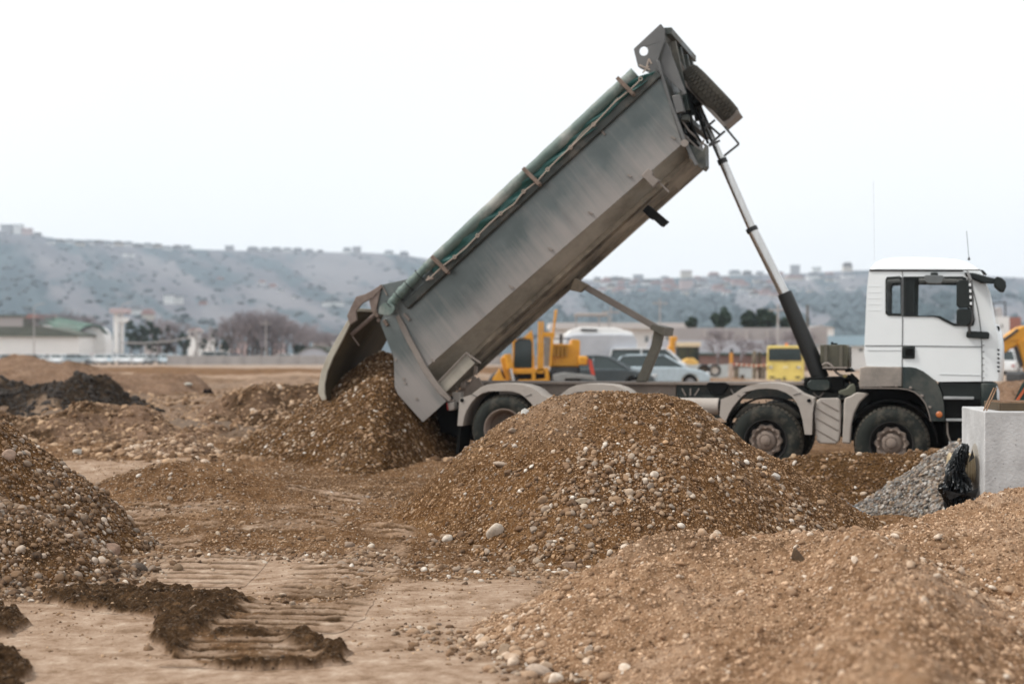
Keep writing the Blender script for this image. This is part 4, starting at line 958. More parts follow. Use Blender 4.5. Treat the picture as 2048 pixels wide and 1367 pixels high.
# ---- rear upper frame, tailgate ----
MB().prism(TP(zf((495, 725), (410, 625), (375, 480), (400, 350), (545, 218), (560, 222), (480, 590), (520, 690)), .05), .03, .07).build('rear_hinge_plate', M_armr, truck, bev=.005)
MB().prism(TP(zf((545, 218), (580, 215), (960, 130), (1000, 160), (860, 330), (640, 640), (520, 700), (480, 590)), .07), .075, .11).build('rear_gusset', M_steel, truck, bev=.005)
MB().beam(T3(*zf((560, 230))[0], .06), T3(*zf((640, 380))[0], .06), .03, .02).build('gusset_rib', M_trim, truck)
gate = MB().prism(TP([(694, 631), (712, 593), (730, 588), (745, 580), (762, 569), (764, 575), (745, 596), (733, 602), (725, 606), (712, 622), (714, 640), (700, 650)], .03), .02, .07).build('tailgate_arm', M_armr, truck, bev=.008)
MB().prism(TP([(694, 631), (712, 593), (730, 588), (745, 580), (762, 569), (764, 575), (745, 596), (733, 602), (725, 606), (712, 622), (714, 640), (700, 650)], .03), 2.33, 2.38).build('tailgate_arm', M_armr, truck, bev=.008)
MB().tube([T3(757, 640, .02), T3(757, 640, 2.4)], .03).build('hinge_shaft', M_armr, truck)
MB().prism(TP(zf((410, 625), (430, 600), (525, 690), (495, 727)), .0), -.03, .03).build('hinge_block', M_rust, truck, bev=.006)
MB().prism(TP(zf((570, 770), (610, 745), (662, 830), (630, 855)), .0), -.02, .04).build('hinge_block', M_rust, truck, bev=.006)
# scooped gate: outer outline near side to far side, octagonal floor end
ga = TP([(700, 634), (690, 650), (672, 680), (655, 712), (643, 742), (638, 768), (637, 785), (645, 801)], .05)
gi = TP([(714, 622), (700, 650), (684, 682), (667, 714), (655, 744), (650, 768), (650, 786), (653, 798)], .05)
def gside(y0, y1, nm): return MB().prism(ga+gi[::-1], y0, y1).build(nm, M_gate, gateo, bev=.006)
gateo = MB()
inner = TP([(714, 622), (698, 652), (680, 684), (662, 716), (649, 746), (643, 770), (643, 786), (650, 800)], .05)
ring = []
for (x, z), yi in zip(inner, [.07, .07, .07, .07, .07, .09, .14, .20]):
    ring.append(((x, yi, z), (x, 2.12-yi*.9, z)))
vs = [p for r_ in ring for p in r_]
gateo.add(vs, [(2*i, 2*i+1, 2*i+3, 2*i+2) for i in range(len(ring)-1)])
gateo = gateo.build('tailgate', M_gatein, truck, ang=60); sm = gateo.modifiers.new('thick', 'SOLIDIFY'); sm.thickness = .05; sm.offset = 0
gside(.03, .075, 'gate_flange'); gside(2.02, 2.07, 'gate_flange')
MB().beam((inner[0][0], .05, inner[0][1]+.02), (inner[0][0], 2.05, inner[0][1]+.02), .08, .05).build('gate_top_lip', M_gate, gateo, bev=.008)
gr = MB()
for k in range(4):
    y = .4+k*.42; q = [Vector((x-.06, y, z)) for x, z in ga]
    for i in range(len(q)-1): gr.beam(q[i], q[i+1], .07, .08, up=(0, 1, 0))
gr.build('gate_ribs', M_gate, gateo)
hb = MB(); hb.tube([T3(*zf((450, 680))[0], .2), T3(*zf((95, 975))[0], .2)], .035, 10); hb.tube([T3(*zf((110, 1000))[0], .2), T3(*zf((215, 1145))[0], .2)], .012, 8); hb.build('chain_tube', M_armr, truck)
# ---- hydraulic ram (telescopic) ----
yc = 1.25
def ram(nm, a, b, px0, m, px1=None):
    A, B = T3(*a, yc), T3(*b, yc); k = 24.2/FP
    return MB().tube([A, B], px0*k/2, 24, [px0*k/2, (px1 or px0)*k/2]).build(nm, m, truck)
ram('ram_stage', (1393, 205), (1446, 325), 13, M_chrome); ram('ram_stage', (1444, 320), (1506, 462), 17, M_chrome)
ram('ram_stage', (1504, 458), (1571, 592), 21, M_chrome); ram('ram_sleeve', (1569, 586), (1642, 757), 29, M_cyl, 34)
ram('ram_collar', (1443, 318), (1447, 327), 20, M_cyl); ram('ram_collar', (1502, 455), (1506, 463), 24, M_cyl); ram('ram_eye', (1388, 196), (1397, 214), 22, M_cyl)
MB().tube([T3(1391, 202, .6), T3(1391, 202, 1.9)], .05).build('ram_pin', M_blk, truck)
# ---- folding stabiliser arms between body and chassis ----
sa = MB(); sa.beam(T3(1158, 566, 1.2), T3(1312, 654, 1.2), .10, .105, up=(0, 1, 0)); sa.beam(T3(1158, 566, 1.9), T3(1312, 654, 1.9), .10, .08, up=(0, 1, 0)); sa.build('stabiliser_arm', M_trim, truck, bev=.012)
M_olive = mat('olive steel', (.17, .15, .115), .6, .1, (.085, .078, .060), scale=3)
sb = MB(); sb.prism(TP([(1309, 652), (1328, 655), (1321, 690), (1292, 763), (1271, 763), (1302, 690)], 1.15), 1.15, 1.32); sb.build('stabiliser_link', M_olive, truck, bev=.012)
MB().prism(TP([(1304, 648), (1329, 654), (1326, 672), (1312, 664), (1300, 658)], 1.05), 1.05, 1.95).build('stabiliser_joint', M_olive, truck, bev=.01)
MB().prism(TP([(1150, 556), (1176, 570), (1158, 584), (1140, 580)], 1.1), 1.05, 1.3).build('stabiliser_pivot', M_under, truck, bev=.01)
# ---- chassis ----
def railz(y): return T(1000, 764, y), T(1700, 768, y), T(1000, 792, y), T(1700, 797, y)
for y, m in ((.86, M_chd), (1.60, M_chdark)):
    MB().prism(TP([(930, 763), (1352, 765), (1352, 794), (930, 790)], .86), y, y+.07).build('chassis_rail', M_chd, truck, bev=.01)
    MB().prism(TP([(1353, 765), (1745, 768), (1745, 800), (1353, 796)], .86), y, y+.07).build('chassis_rail', M_chdark, truck, bev=.01)
MB().prism(TP([(930, 763), (1610, 766), (1610, 770), (930, 767)], .80), .79, 1.74).build('chassis_top', M_chd, truck)
cf = MB().prism(TP([(1352, 790), (1480, 790), (1480, 806), (1700, 806), (1870, 812), (1870, 834), (1430, 836), (1400, 800)], .8), .8, .86); cf.prism(TP([(930, 790), (1440, 792), (1440, 830), (930, 825)], .84), .84, .9)
cf.build('spring_hanger', M_chdark, truck, bev=.01)
hp = MB()
for i in range(16):
    u = 1462+i*14
    hp.lathe([(.011, 0), (.011, .01)], 8, T3(u, 801 if i % 2 else 804, .79), cap=True)
hp.build('rivets', M_blk, truck)
zq = zc(1360, 700, 3.793)
vb = MB()
for a, b in (((15, 290), (45, 345)), ((80, 290), (78, 345)), ((145, 290), (110, 345)), ((385, 295), (415, 345)), ((935, 320), (905, 350)), ((1010, 320), (1040, 352)), ((1090, 320), (1060, 352)), ((1040, 352), (1060, 352)), ((1275, 320), (1300, 350)), ((-230, 320), (-190, 350)), ((-150, 300), (-200, 345))):
    vb.beam(T3(*zq(a)[0], .78), T3(*zq(b)[0], .78), .03, .02)
vb.build('rail_brackets', M_trim, truck)
MB().tube([T3(*zq((1227, 348))[0], .7), T3(*zq((1227, 348))[0], .86)], .05, 16).build('cross_tube', M_chdark, truck)
MB().lathe([(.03, 0), (.03, .02)], 16, T3(*zq((1227, 348))[0], .695), cap=True).build('tube_bore', M_blk, truck)
MB().prism(TP(zq((215, 245), (340, 245), (370, 262), (335, 330), (235, 330), (200, 262)), .74), .70, .84).build('valve_block', M_blk, truck, bev=.012)
MB().prism(TP(zq((940, 210), (1235, 205), (1250, 300), (1180, 320), (960, 300), (935, 270)), .72), .75, 1.75).build('ram_cradle', M_blk, truck, bev=.02)
MB().prism(TP(zq((965, 245), (990, 225), (1120, 225), (1140, 250), (1135, 290), (1110, 305), (985, 302), (965, 285)), .70), .70, .76).build('cradle_cover', M_green, truck, bev=.015)
MB().prism(TP(zq((1200, 310), (1260, 290), (1290, 258), (1320, 250), (1345, 300), (1330, 345), (1215, 345)), .75), .70, .80).build('rail_gusset', mat('olive dusty', (.14, .14, .10), .7, 0, (.08, .08, .055), scale=4), truck, bev=.02)
# white air tank
at = MB(); x0, z0 = T(1384, 812, .25); x1, z1 = T(1438, 812, .25); at.tube([(x0-.5, .28, z0), (x1, .28, z0)], .125, 24); at.build('air_tank', M_beige, truck, bev=.012)
MB().tube([(x1-.02, .28, z0), (x1+.04, .28, z0)], .115, 24).build('tank_end', M_blk, truck)
# ribbed side cover
rx = [zq(p)[0] for p in ((1050, 368), (1195, 364), (1210, 385), (1219, 500), (1217, 620), (1205, 690), (1185, 712), (1060, 708), (1040, 695), (1028, 620), (1022, 480), (1035, 390))]
cov = MB().prism(TP(rx, .04), .04, .30).build('ribbed_cover', M_beige, truck, bev=.03, seg=3)
rb = MB()
for a, b in (((1068, 388), (1205, 462)), ((1035, 437), (1208, 535)), ((1033, 515), (1205, 610)), ((1035, 600), (1190, 690)), ((1030, 670), (1060, 690))):
    rb.beam(T3(*zq(a)[0], .04), T3(*zq(b)[0], .04), .016, .022)
rb.build('cover_ribs', M_trim, cov, bev=.004)
pn = MB().prism(TP(zq((1250, 362), (1290, 350), (1330, 322), (1430, 330), (1360, 400), (1320, 480), (1300, 570), (1290, 712), (1230, 704), (1240, 520), (1243, 400)), .02), .02, .34); pn.build('side_panel', M_beige, truck, bev=.02, seg=3)
# ---- fenders ----
def fender(outer, inner_, nm='fender', y0=.0, y1=.55, m=M_beige):
    return MB().prism(TP(outer+inner_[::-1], y0), y0, y1).build(nm, m, truck, bev=.022, seg=3)
f2o = zq((300, 500), (310, 372), (400, 338), (470, 290), (520, 268), (580, 255), (660, 249), (740, 250), (800, 262), (850, 280), (920, 330), (1010, 365), (1016, 405), (1005, 480), (1000, 640))
f2i = zq((345, 540), (370, 480), (400, 430), (440, 380), (480, 340), (530, 308), (590, 294), (660, 290), (740, 298), (800, 320), (850, 352), (880, 388), (905, 440), (930, 530), (946, 638))
fender(f2o, f2i)
MB().lathe([(.028, 0), (.028, .02)], 14, T3(*zq((978, 382))[0], -.012), cap=True).build('fender_hole', M_blk, truck)
z4 = zc(880, 720, 7.596)
f1o = z4((262, 995), (280, 800), (290, 620), (310, 580), (470, 525), (540, 470), (620, 410), (720, 368), (830, 352), (960, 350), (1120, 355), (1260, 372), (1380, 410), (1470, 460), (1540, 525), (1700, 590))
f1i = z4((345, 998), (362, 880), (400, 770), (470, 650), (550, 560), (640, 500), (740, 475), (860, 468), (980, 470), (1100, 475), (1200, 500), (1290, 560), (1380, 650), (1430, 730), (1500, 760), (1600, 700))
fender(f1o, f1i)
MB().lathe([(.03, 0), (.03, .02)], 14, T3(*z4((333, 608))[0], -.012), cap=True).build('fender_hole', M_blk, truck)
dx = 1.40
W1 = T(1007, 858, 0); W4 = (0.0, .53)
f3 = [(u, v) for u, v in f1o[2:-1]]; f3i = [(u, v) for u, v in f1i[2:-2]]
def sh(pts): return [(x+dx, z) for x, z in TP(pts, 0)]
MB().prism(sh(f3)+sh(f3i)[::-1], .0, .55).build('fender', M_beige, truck, bev=.022, seg=3)
# seams across the fenders
sm_ = MB()
for a, b in ((zq((435, 340))[0], zq((460, 352))[0]), (zq((860, 340))[0], zq((925, 322))[0]), (z4((475, 515))[0], z4((560, 552))[0]), (z4((1300, 550))[0], z4((1390, 515))[0])):
    sm_.beam(T3(*a, -.002), T3(*b, -.002), .01, .008)
sm_.build('fender_seams', M_line, truck)
# fender inner liners (dark)
for (cx_, cz_) in ((W1[0], W1[1]), (W1[0]+dx, W1[1]), (T(1531, 881)[0], .55), (0, .53)):
    b = MB(); ring = []
    for k in range(19):
        a = math.pi*(k/18); ring.append([(cx_+.62*math.cos(a), .06, cz_+.60*math.sin(a)), (cx_+.62*math.cos(a), .70, cz_+.60*math.sin(a)), (cx_+.64*math.cos(a), .70, cz_+.62*math.sin(a)), (cx_+.64*math.cos(a), .06, cz_+.62*math.sin(a))])
    b.loft(ring); 
    if cx_ > -3: b.build('wheel_arch_liner', M_blk, truck)
# ---- wheels ----
W2x, W2z = T(1531, 881, 0)
wheel('wheel', (0, .02, .53), truck, .53, 'front', label='front steering wheel with a raised hub')
wheel('wheel', (W2x, .02, W2z), truck, .53, 'front')
wheel('wheel', (W1[0], .02, W1[1]), truck, .53, 'rear', label='rearmost deep-dished twin wheel')
wheel('wheel', (W1[0]+dx, .02, W1[1]-.02), truck, .53, 'rear')
wheel('wheel', (0, 2.48, .53), truck, .53, 'front', True); wheel('wheel', (W2x, 2.48, W2z), truck, .53, 'front', True)
wheel('wheel', (W1[0], 2.48, W1[1]), truck, .53, 'rear', True); wheel('wheel', (W1[0]+dx, 2.48, W1[1]-.02), truck, .53, 'rear', True)
for (x, z) in ((0, .53), (W2x, W2z), (W1[0], W1[1]), (W1[0]+dx, W1[1]-.02)):
    MB().tube([(x, .3, z), (x, 2.2, z)], .09, 12).build('axle', M_blk, truck)
# gear at the tail: bracket, tail lamp, brake pot
tb = MB().prism(TP(z4((178, 488), (308, 490), (315, 640), (200, 630)), .3), .3, .5); tb.build('tail_bracket', M_beige, truck, bev=.01)
MB().prism(TP(z4((105, 645), (205, 635), (222, 750), (130, 775)), .1), .1, .3).build('tail_lamp', M_beige, truck, bev=.02)
MB().prism(TP(z4((100, 650), (112, 650), (122, 760), (108, 740)), .09), .085, .2).build('tail_lens', M_red, truck)
MB().beam(T3(*z4((75, 625))[0], .15), T3(*z4((220, 610))[0], .15), .03, .03).build('lamp_bar', M_trim, truck)
bq = MB(); bq.tube([T3(*z4((330, 395))[0], .5), T3(*z4((400, 395))[0], .5)], .07, 16); bq.beam(T3(*z4((545, 90))[0], .5), T3(*z4((535, 220))[0], .5), .06, .06); bq.beam(T3(*z4((535, 250))[0], .5), T3(*z4((400, 480))[0], .5), .06, .05); bq.beam(T3(*z4((380, 320))[0], .5), T3(*z4((520, 240))[0], .5), .03, .03); bq.beam(T3(*z4((230, 390))[0], .5), T3(*z4((280, 460))[0], .5), .03, .03)
bq.beam(T3(*z4((640, 340))[0], .5), T3(*z4((310, 560))[0], .5), .05, .2)
bq.build('tipping_hinge', M_chd, truck, bev=.008)
MB().prism(TP([(880, 812), (935, 775), (1000, 772), (1000, 850), (960, 880), (892, 862)], .9), .65, 1.9).build('added_dark_cross_member', M_blk, truck)  # oversized black member, added with the flaps to darken the gap behind the wheels
for y0 in (.08, 1.85): MB().prism(TP([(928, 800), (934, 800), (926, 905), (920, 905)], .3), y0, y0+.55).build('mud_flap', M_blk, truck)
# underrun darkness: gearbox, propshaft, added dark block
MB().prism(TP([(1712, 772), (1886, 772), (1884, 842), (1860, 842), (1850, 815), (1830, 800), (1740, 800), (1712, 830)], .5), .42, 2.1).build('dark_under_cab_block', M_blk, truck)  # black block added to fill the bright gap under the cab with dark
MB().prism(TP([(1640, 800), (1900, 790), (1920, 900), (1700, 880), (1650, 860)], 1.0), .95, 1.6).build('gearbox', M_blk, truck, bev=.03)
MB().tube([(W1[0], 1.25, .62), (-1.0, 1.25, .7)], .07, 12).build('prop_shaft', M_blk, truck)
# hydraulic oil tank behind the cab
zt = zc(1600, 670, 10.514)
ot = MB().prism(TP(zt((422, 200), (955, 195), (1030, 250), (1030, 690), (510, 670), (425, 560)), 1.0), 1.0, 1.7); ot = ot.build('oil_tank', mat('oil tank olive', (.115, .105, .070), .5, .1, (.065, .06, .042), scale=4), truck, bev=.02)
ts = MB()
for a in ((540, 200, 665), (860, 200, 665)):
    ts.beam(T3(*zt((a[0], a[1]))[0], .985), T3(*zt((a[0], a[2]))[0], .985), .03, .05, up=(1, 0, 0))
ts.build('tank_strap', M_olive, ot)
MB().prism(TP(zt((650, 140), (690, 140), (690, 165), (780, 165), (780, 195), (650, 195)), 1.3), 1.3, 1.4).build('tank_cap', M_blk, ot)
ta = MB(); ta.beam(T3(*zt((500, 678))[0], .9), T3(*zt((1010, 682))[0], .9), .5, .02, up=(0, 0, 1)); ta.build('tank_shelf', M_trim, truck)
ta = MB(); ta.prism(TP(zt((510, 700), (1040, 700), (1130, 770), (960, 780), (940, 740), (600, 740)), .95), .95, 1.6); ta.build('tank_support', M_blk, truck)
ho = MB(); ho.tube([T3(*q, .8) for q in zt((470, 635), (520, 595), (590, 590), (650, 625), (700, 690), (760, 780), (830, 830), (900, 855))], .018, 8); ho.build('oil_hose', M_trim, truck)
MB().prism(TP(zt((890, 830), (980, 820), (990, 870), (930, 900), (900, 870)), .8), .8, .88).build('hose_coupling', mat('brass', (.55, .42, .16), .5), truck, bev=.008)
h2 = MB(); h2.tube([T3(*q, .85) for q in zt((990, 880), (1060, 900), (1110, 960), (1170, 1040), (1200, 1120))], .045, 8); h2.tube([T3(*q, .9) for q in zt((1050, 830), (1100, 880), (1160, 930), (1220, 1000))], .04, 8); h2.prism(TP(zt((980, 900), (1080, 860), (1120, 960), (1000, 1010), (900, 960)), .9), .9, 1.2); h2.build('cab_hoses', M_blk, truck)
# ---- cab ----
CW = 2.44
cabo = [(1733, 733), (1728, 705), (1730, 660), (1731.6, 620), (1734, 575), (1738, 541), (1958, 541), (1966, 556), (1977, 584), (1983, 616), (1988, 648), (1995, 668), (1998, 690), (1998.5, 730), (1996, 762), (1876, 763), (1868, 758.5), (1851, 746), (1838, 738), (1825, 734.5), (1805, 733)]
co = TP(cabo, 0)
cen = (sum(p[0] for p in co)/len(co), sum(p[1] for p in co)/len(co))
def win(pts): return pts
qw = [(1774, 554), (1799, 552.5), (1803, 555), (1803, 631.5), (1776, 630.5), (1771, 626), (1771, 560)]
dw = [(1807, 553), (1925, 553), (1932, 556), (1938, 580), (1945, 612), (1949.5, 640), (1947, 650), (1942, 652), (1908, 651), (1886, 640.5), (1877, 635), (1866, 633), (1807, 632.5)]
def inset(pts, d, cx=None):
    c = (sum(p[0] for p in pts)/len(pts), sum(p[1] for p in pts)/len(pts)); out = []
    for x, z in pts:
        vx, vz = x-c[0], z-c[1]; l = math.hypot(vx, vz); out.append((x-vx/l*d, z-vz/l*d))
    return out
cab = MB(); qwl, dwl = TP(qw), TP(dw)
# side skins with window openings
n = len(co)
def ringat(y, fi):   # fi: how far the front is pulled back at this y (rounded nose)
    mxx = max(p[0] for p in co); out = []
    for x, z in co:
        f = sst(.0, 1.0, np.array([(x-(mxx-.62))/.62]))[0]; out.append((x-fi*f, y, z))
    return out
tl = [co, qwl, dwl]; flat = [p for l in tl for p in l]
tris = tessellate_polygon([[Vector((p[0], p[1], 0)) for p in l] for l in tl])
mxx = max(p[0] for p in co)
def side(y, fi):
    return [(x-fi*sst(0, 1, np.array([(x-(mxx-.62))/.62]))[0], y, z) for x, z in flat]
FI = .0
cab.add(side(.02, FI), [tuple(t) for t in tris]); cab.add(side(CW-.0, FI), [tuple(t) for t in tris])
rings = [ringat(.02, 0), ringat(.08, -.03), ringat(.22, -.06), ringat(.6, -.09), ringat(1.22, -.10), ringat(1.84, -.09), ringat(2.22, -.06), ringat(2.38, -.03), ringat(2.44, 0)]
wi = (6, 7, 8, 9)          # edges that carry the windscreen
vs = [p for r_ in rings for p in r_]; fs = []; wsf = []
for k in range(len(rings)-1):
    for i in range(n):
        f = (k*n+i, k*n+(i+1) % n, (k+1)*n+(i+1) % n, (k+1)*n+i)
        if i in (7, 8, 9) and 1 <= k <= len(rings)-3: wsf.append(f)
        elif i == 5: continue
        else: fs.append(f)
cab.add(vs, fs)
cab = cab.build('cab', M_white, truck, ang=28)
# windscreen
wsm = MB().add(vs, wsf); wsm.build('windscreen', M_glass, cab)
# roof: rises above the side seam, narrower and domed
ro = [(1738, 541), (1740, 530), (1747, 522), (1763, 514.5), (1790, 511.5), (1830, 510.5), (1875, 512), (1915, 515), (1938, 521), (1950, 528), (1957, 535), (1960, 541)]
rr0 = TP(ro, 0); zb = rr0[0][1]
rings = []
for y, f, xi in ((.02, .0, 0), (.03, .25, .0), (.06, .55, .01), (.12, .80, .02), (.25, .95, .02), (.6, 1.0, .0), (1.22, 1.04, -.06), (1.84, 1.0, 0), (2.19, .95, .02), (2.32, .80, .02), (2.38, .55, .01), (2.41, .25, 0), (2.42, 0, 0)):
    rings.append([(x+(-xi if x > 0 else xi), y, zb+(z-zb)*f) for x, z in rr0])
m_ = len(rr0); vs2 = [p for r_ in rings for p in r_]
MB().add(vs2, [(k*m_+i, k*m_+i+1, (k+1)*m_+i+1, (k+1)*m_+i) for k in range(len(rings)-1) for i in range(m_-1)]).build('roof', M_white, cab, ang=60)
MB().prism(TP([(1739, 538.3), (1926, 538.8), (1926, 542.5), (1739, 542)], 0), .005, .03).build('roof_seam', M_blk, cab)
# window rubbers + glass
for o_, y_ in ((qwl, 0), (dwl, 0)):
    MB().prism(inset(o_, -.004), .008, .05, [inset(o_, .035)]).build('window_frame', M_plast, cab)
    MB().prism(inset(o_, -.004), CW-.04, CW+.006, [inset(o_, .035)]).build('window_frame', M_plast, cab)
    MB().prism(inset(o_, .02), .03, .036).build('side_window', M_glass, cab); MB().prism(inset(o_, .02), CW-.03, CW-.024).build('side_window', M_glass, cab)
MB().prism(TP([(1803, 552), (1828, 552), (1828, 632), (1803, 632)], .05), .045, .12).build('window_pillar', M_plast, cab)
MB().prism(TP([(1826, 553), (1838, 553), (1836, 632), (1826, 632)], .3), .3, .34).build('curtain', mat('green grey curtain', (.07, .085, .08), .8), cab)
# interior: back wall, floor, seats, dashboard, wheel
MB().prism(TP([(1745, 545), (1752, 545), (1752, 732), (1745, 732)], .1), .1, 2.3).build('back_wall', M_plast, cab)
bx = lambda u0, v0, u1, v1, y0, y1, y=None: MB().prism(TP([(u0, v0), (u1, v0), (u1, v1), (u0, v1)], y0 if y is None else y), y0, y1)
bx(1800, 690, 1850, 720, .4, .95).build('seat', M_plast, cab, bev=.03); bx(1797, 640, 1812, 695, .4, .95).build('seat_back', M_plast, cab, bev=.03)
bx(1800, 690, 1850, 720, 1.5, 2.05).build('seat', M_plast, cab, bev=.03); bx(1797, 640, 1812, 695, 1.5, 2.05).build('seat_back', M_plast, cab, bev=.03)
bx(1945, 655, 1985, 740, .1, 2.3).build('dashboard', M_plast, cab, bev=.04)
# panel seams, door, grille
sm_ = MB()
for line in ([(1805, 541), (1805, 640), (1804.5, 700), (1803.5, 775)], [(1934, 541), (1945, 575), (1955, 615), (1961, 655), (1963.5, 690), (1964, 762)], [(1805, 691), (1963, 693)], [(1731, 691), (1804, 691)]):
    for a, b in zip(line[:-1], line[1:]): sm_.beam(T3(*a, .017), T3(*b, .017), .008, .010)
sm_.build('door_gap', M_line, cab)
s2 = MB()
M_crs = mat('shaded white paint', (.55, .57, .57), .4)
for line in ([(1880, 692), (1962, 694)], [(1879, 748), (1961, 750)], [(1735, 700), (1802, 700)]):
    s2 = MB()
    for a, b in zip(line[:-1], line[1:]): s2.beam(T3(*a, .017), T3(*b, .017), .008, .006)
    s2.build('door_crease', M_crs, cab)
for v in (572, 584, 596, 608, 620): MB().beam(T3(1736, v, .019), T3(1762, v, .019), .004, .012).build('pressed_rib', M_white, cab)

bx(1805, 692, 1830, 717, -.004, .03, 0).build('door_handle', M_plast, cab, bev=.02)
bx(1811, 697, 1827, 711, -.02, .0, 0).build('handle_grip', M_blk, cab, bev=.008)
MB().prism(TP([(1933, 664), (1936, 661.5), (1975, 663), (1979, 666), (1978, 677), (1973, 677.5), (1935, 675), (1932, 672)], 0), -.035, .03).build('mirror_base', M_plast, cab, bev=.012)
gr = MB()
for k in range(6):
    v = 697+k*8.5; gr.prism(TP([(1994, v), (1999.8, v+1), (1999.8, v+4.5), (1995, v+4)], .0), .012, .35)
gr.build('grille_slats', M_plast, cab, bev=.006)
for k in range(6):
    v = 690+k*13; MB().beam(T3(1964.5, v, .0), T3(1969, v, .0), .01, .01).build('flap_hinge', M_shield, cab)
wp = MB().prism(TP([(1982, 650), (1998, 652), (2000, 658), (1996, 668), (1992, 660), (1985, 656)], .15), .1, .5); wp.build('wiper_base', M_blk, cab, bev=.006)
# mirrors
def rbox(pts, y0, y1, nm, m=M_plast, bev=.03): return MB().prism(TP(pts, (y0+y1)/2), y0, y1).build(nm, m, cab, bev=bev, seg=4)
rbox([(1913, 563), (1918, 560), (1936, 560), (1940, 566), (1941, 610), (1938, 615), (1918, 616), (1913, 610)], -.42, -.24, 'door_mirror')
rbox([(1913, 620), (1917, 617), (1941, 618), (1944, 624), (1942, 646), (1936, 651), (1917, 650), (1913, 645)], -.42, -.24, 'wide_angle_mirror')
ar = MB(); ar.tube([T3(*q, y) for q, y in (((1936, 546), .0), ((1937, 548), -.2), ((1942, 560), -.3), ((1945, 600), -.3), ((1944, 640), -.3), ((1938, 652), -.28), ((1939, 664), -.05))], .022, 8); ar.tube([T3(*q, y) for q, y in (((1939, 552), -.1), ((1935, 562), -.25), ((1937, 572), -.3))], .02, 8)
ar.build('mirror_arm', M_shield, cab)
rf = MB(); 
for k in range(4): rf.prism(TP([(1938+k*.6, 566+k*12.5), (1942+k*.6, 566+k*12.5), (1942+k*.6, 572+k*12.5), (1938+k*.6, 572+k*12.5)], -.43), -.434, -.42)
rf.build('mirror_reflectors', M_white, cab)
fa = MB(); fa.prism(TP([(1928, 544), (1950, 546), (1990, 557), (1992, 567), (1962, 566), (1932, 552)], -.05), -.08, .06); fa.build('front_mirror_arm', M_plast, cab, bev=.02)
rbox([(1989, 556), (1994, 553), (2003, 556), (2011, 564), (2012, 574), (2007, 585), (1999, 583), (1988, 573)], -.2, .12, 'front_mirror')
rbox([(1955, 540), (1966, 541), (1974, 550), (1966, 548), (1958, 546)], .3, .7, 'front_marker_lamp', M_plast, .01)
MB().prism(TP([(1848, 552), (1852, 550), (1885, 551), (1889, 554), (1884, 566), (1879, 567.5), (1856, 567), (1850, 562)], -.22), -.30, -.12).build('kerb_mirror', mat('grey mirror back', (.14, .15, .15), .35), cab, bev=.03, seg=4)
MB().prism(TP([(1861, 545), (1876, 545), (1876, 555), (1861, 555)], -.1), -.24, .02).build('kerb_mirror_arm', M_plast, cab, bev=.02)
an = MB(); an.tube([T3(1938, 520, .5), T3(1935.5, 490, .5), T3(1933, 462, .5)], .004, 5); an.lathe([(.02, 0), (.005, .05)], 8, T3(1938, 520, .5), axis='z'); an.build('antenna', M_blk, cab)
an = MB(); an.tube([T3(1749, 520, 1.5), T3(1748, 440, 1.5), T3(1747, 362, 1.5)], .0013, 5); an.build('antenna', M_shield, cab)
# front fender and step unit
M_gfen = mat('green black fender', (.016, .028, .026), .4, 0, (.008, .015, .014), scale=2, dust=(.11, .105, .09), dust_amt=.30)
zf2 = zc(1700, 480, 2.848)
fa_ = zf2((55, 725), (95, 718), (298, 722), (298, 833), (52, 838))
MB().prism(TP(fa_, -.01), -.01, .5).build('cab_fender_rear', mat('dusty fender plastic', (.22, .19, .165), .55, 0, (.13, .12, .105), scale=3, dust=(.34, .29, .25), dust_amt=.4), truck, bev=.018, seg=3)
fo = zf2((300, 722), (340, 722), (375, 727), (415, 745), (450, 770), (485, 800), (505, 830), (522, 870), (533, 920), (538, 980), (541, 1032), (462, 1030), (452, 975), (430, 925), (400, 885), (360, 858), (330, 846), (300, 842))
MB().prism(TP(fo, -.02), -.02, .5).build('cab_fender', M_gfen, truck, bev=.03, seg=3)
lip = MB(); lp_ = zf2((55, 842), (180, 842), (280, 844), (330, 850), (370, 866), (400, 890), (430, 930), (450, 985), (460, 1030))
for a, b in zip(lp_[:-1], lp_[1:]): lip.beam(T3(*a, -.025), T3(*b, -.025), .03, .014)
lip.build('fender_lip', M_trim, truck)
cl_ = MB()
for a in zf2((75, 829), (173, 829), (264, 829), (345, 838), (410, 883), (455, 948)): cl_.beam(T3(a[0]-3, a[1], -.03), T3(a[0]+3, a[1]+1, -.03), .01, .035)
cl_.build('fender_clips', M_trim, truck, bev=.005)
MB().lathe([(.045, .0), (.045, -.012), (.03, -.025), (0, -.028)], 16, T3(1878.5, 828.5, -.02)).build('marker_lamp', M_amber, truck)
MB().prism(TP(zf2((500, 808), (840, 818), (848, 880), (840, 960), (560, 1035), (545, 1030), (535, 930), (520, 870)), .05), .05, 2.39).build('step_housing', M_plast, truck, bev=.02)
MB().prism(TP(zf2((535, 900), (740, 905), (740, 1020), (545, 1020)), .03), .03, .06).build('step_recess', M_blk, truck)
M_alu = mat('step aluminium', (.42, .43, .43), .5, .4); MB().prism(TP(zf2((533, 890), (706, 892), (706, 907), (533, 906)), -.03), -.03, .15).build('cab_step', M_alu, truck, bev=.006); MB().prism(TP(zf2((548, 1016), (700, 1016), (700, 1032), (548, 1030)), -.03), -.03, .15).build('cab_step', M_alu, truck, bev=.006)
MB().prism(TP(zf2((745, 812), (840, 812), (850, 870), (838, 950), (750, 960)), .02), .0, .5).build('bumper_corner', M_gfen, truck, bev=.03, seg=3)
MB().prism(TP(zf2((832, 818), (852, 860), (852, 920), (836, 900)), .0), -.0, .4).build('headlamp', mat('lamp glass', (.6, .62, .65), .1), truck, bev=.01)
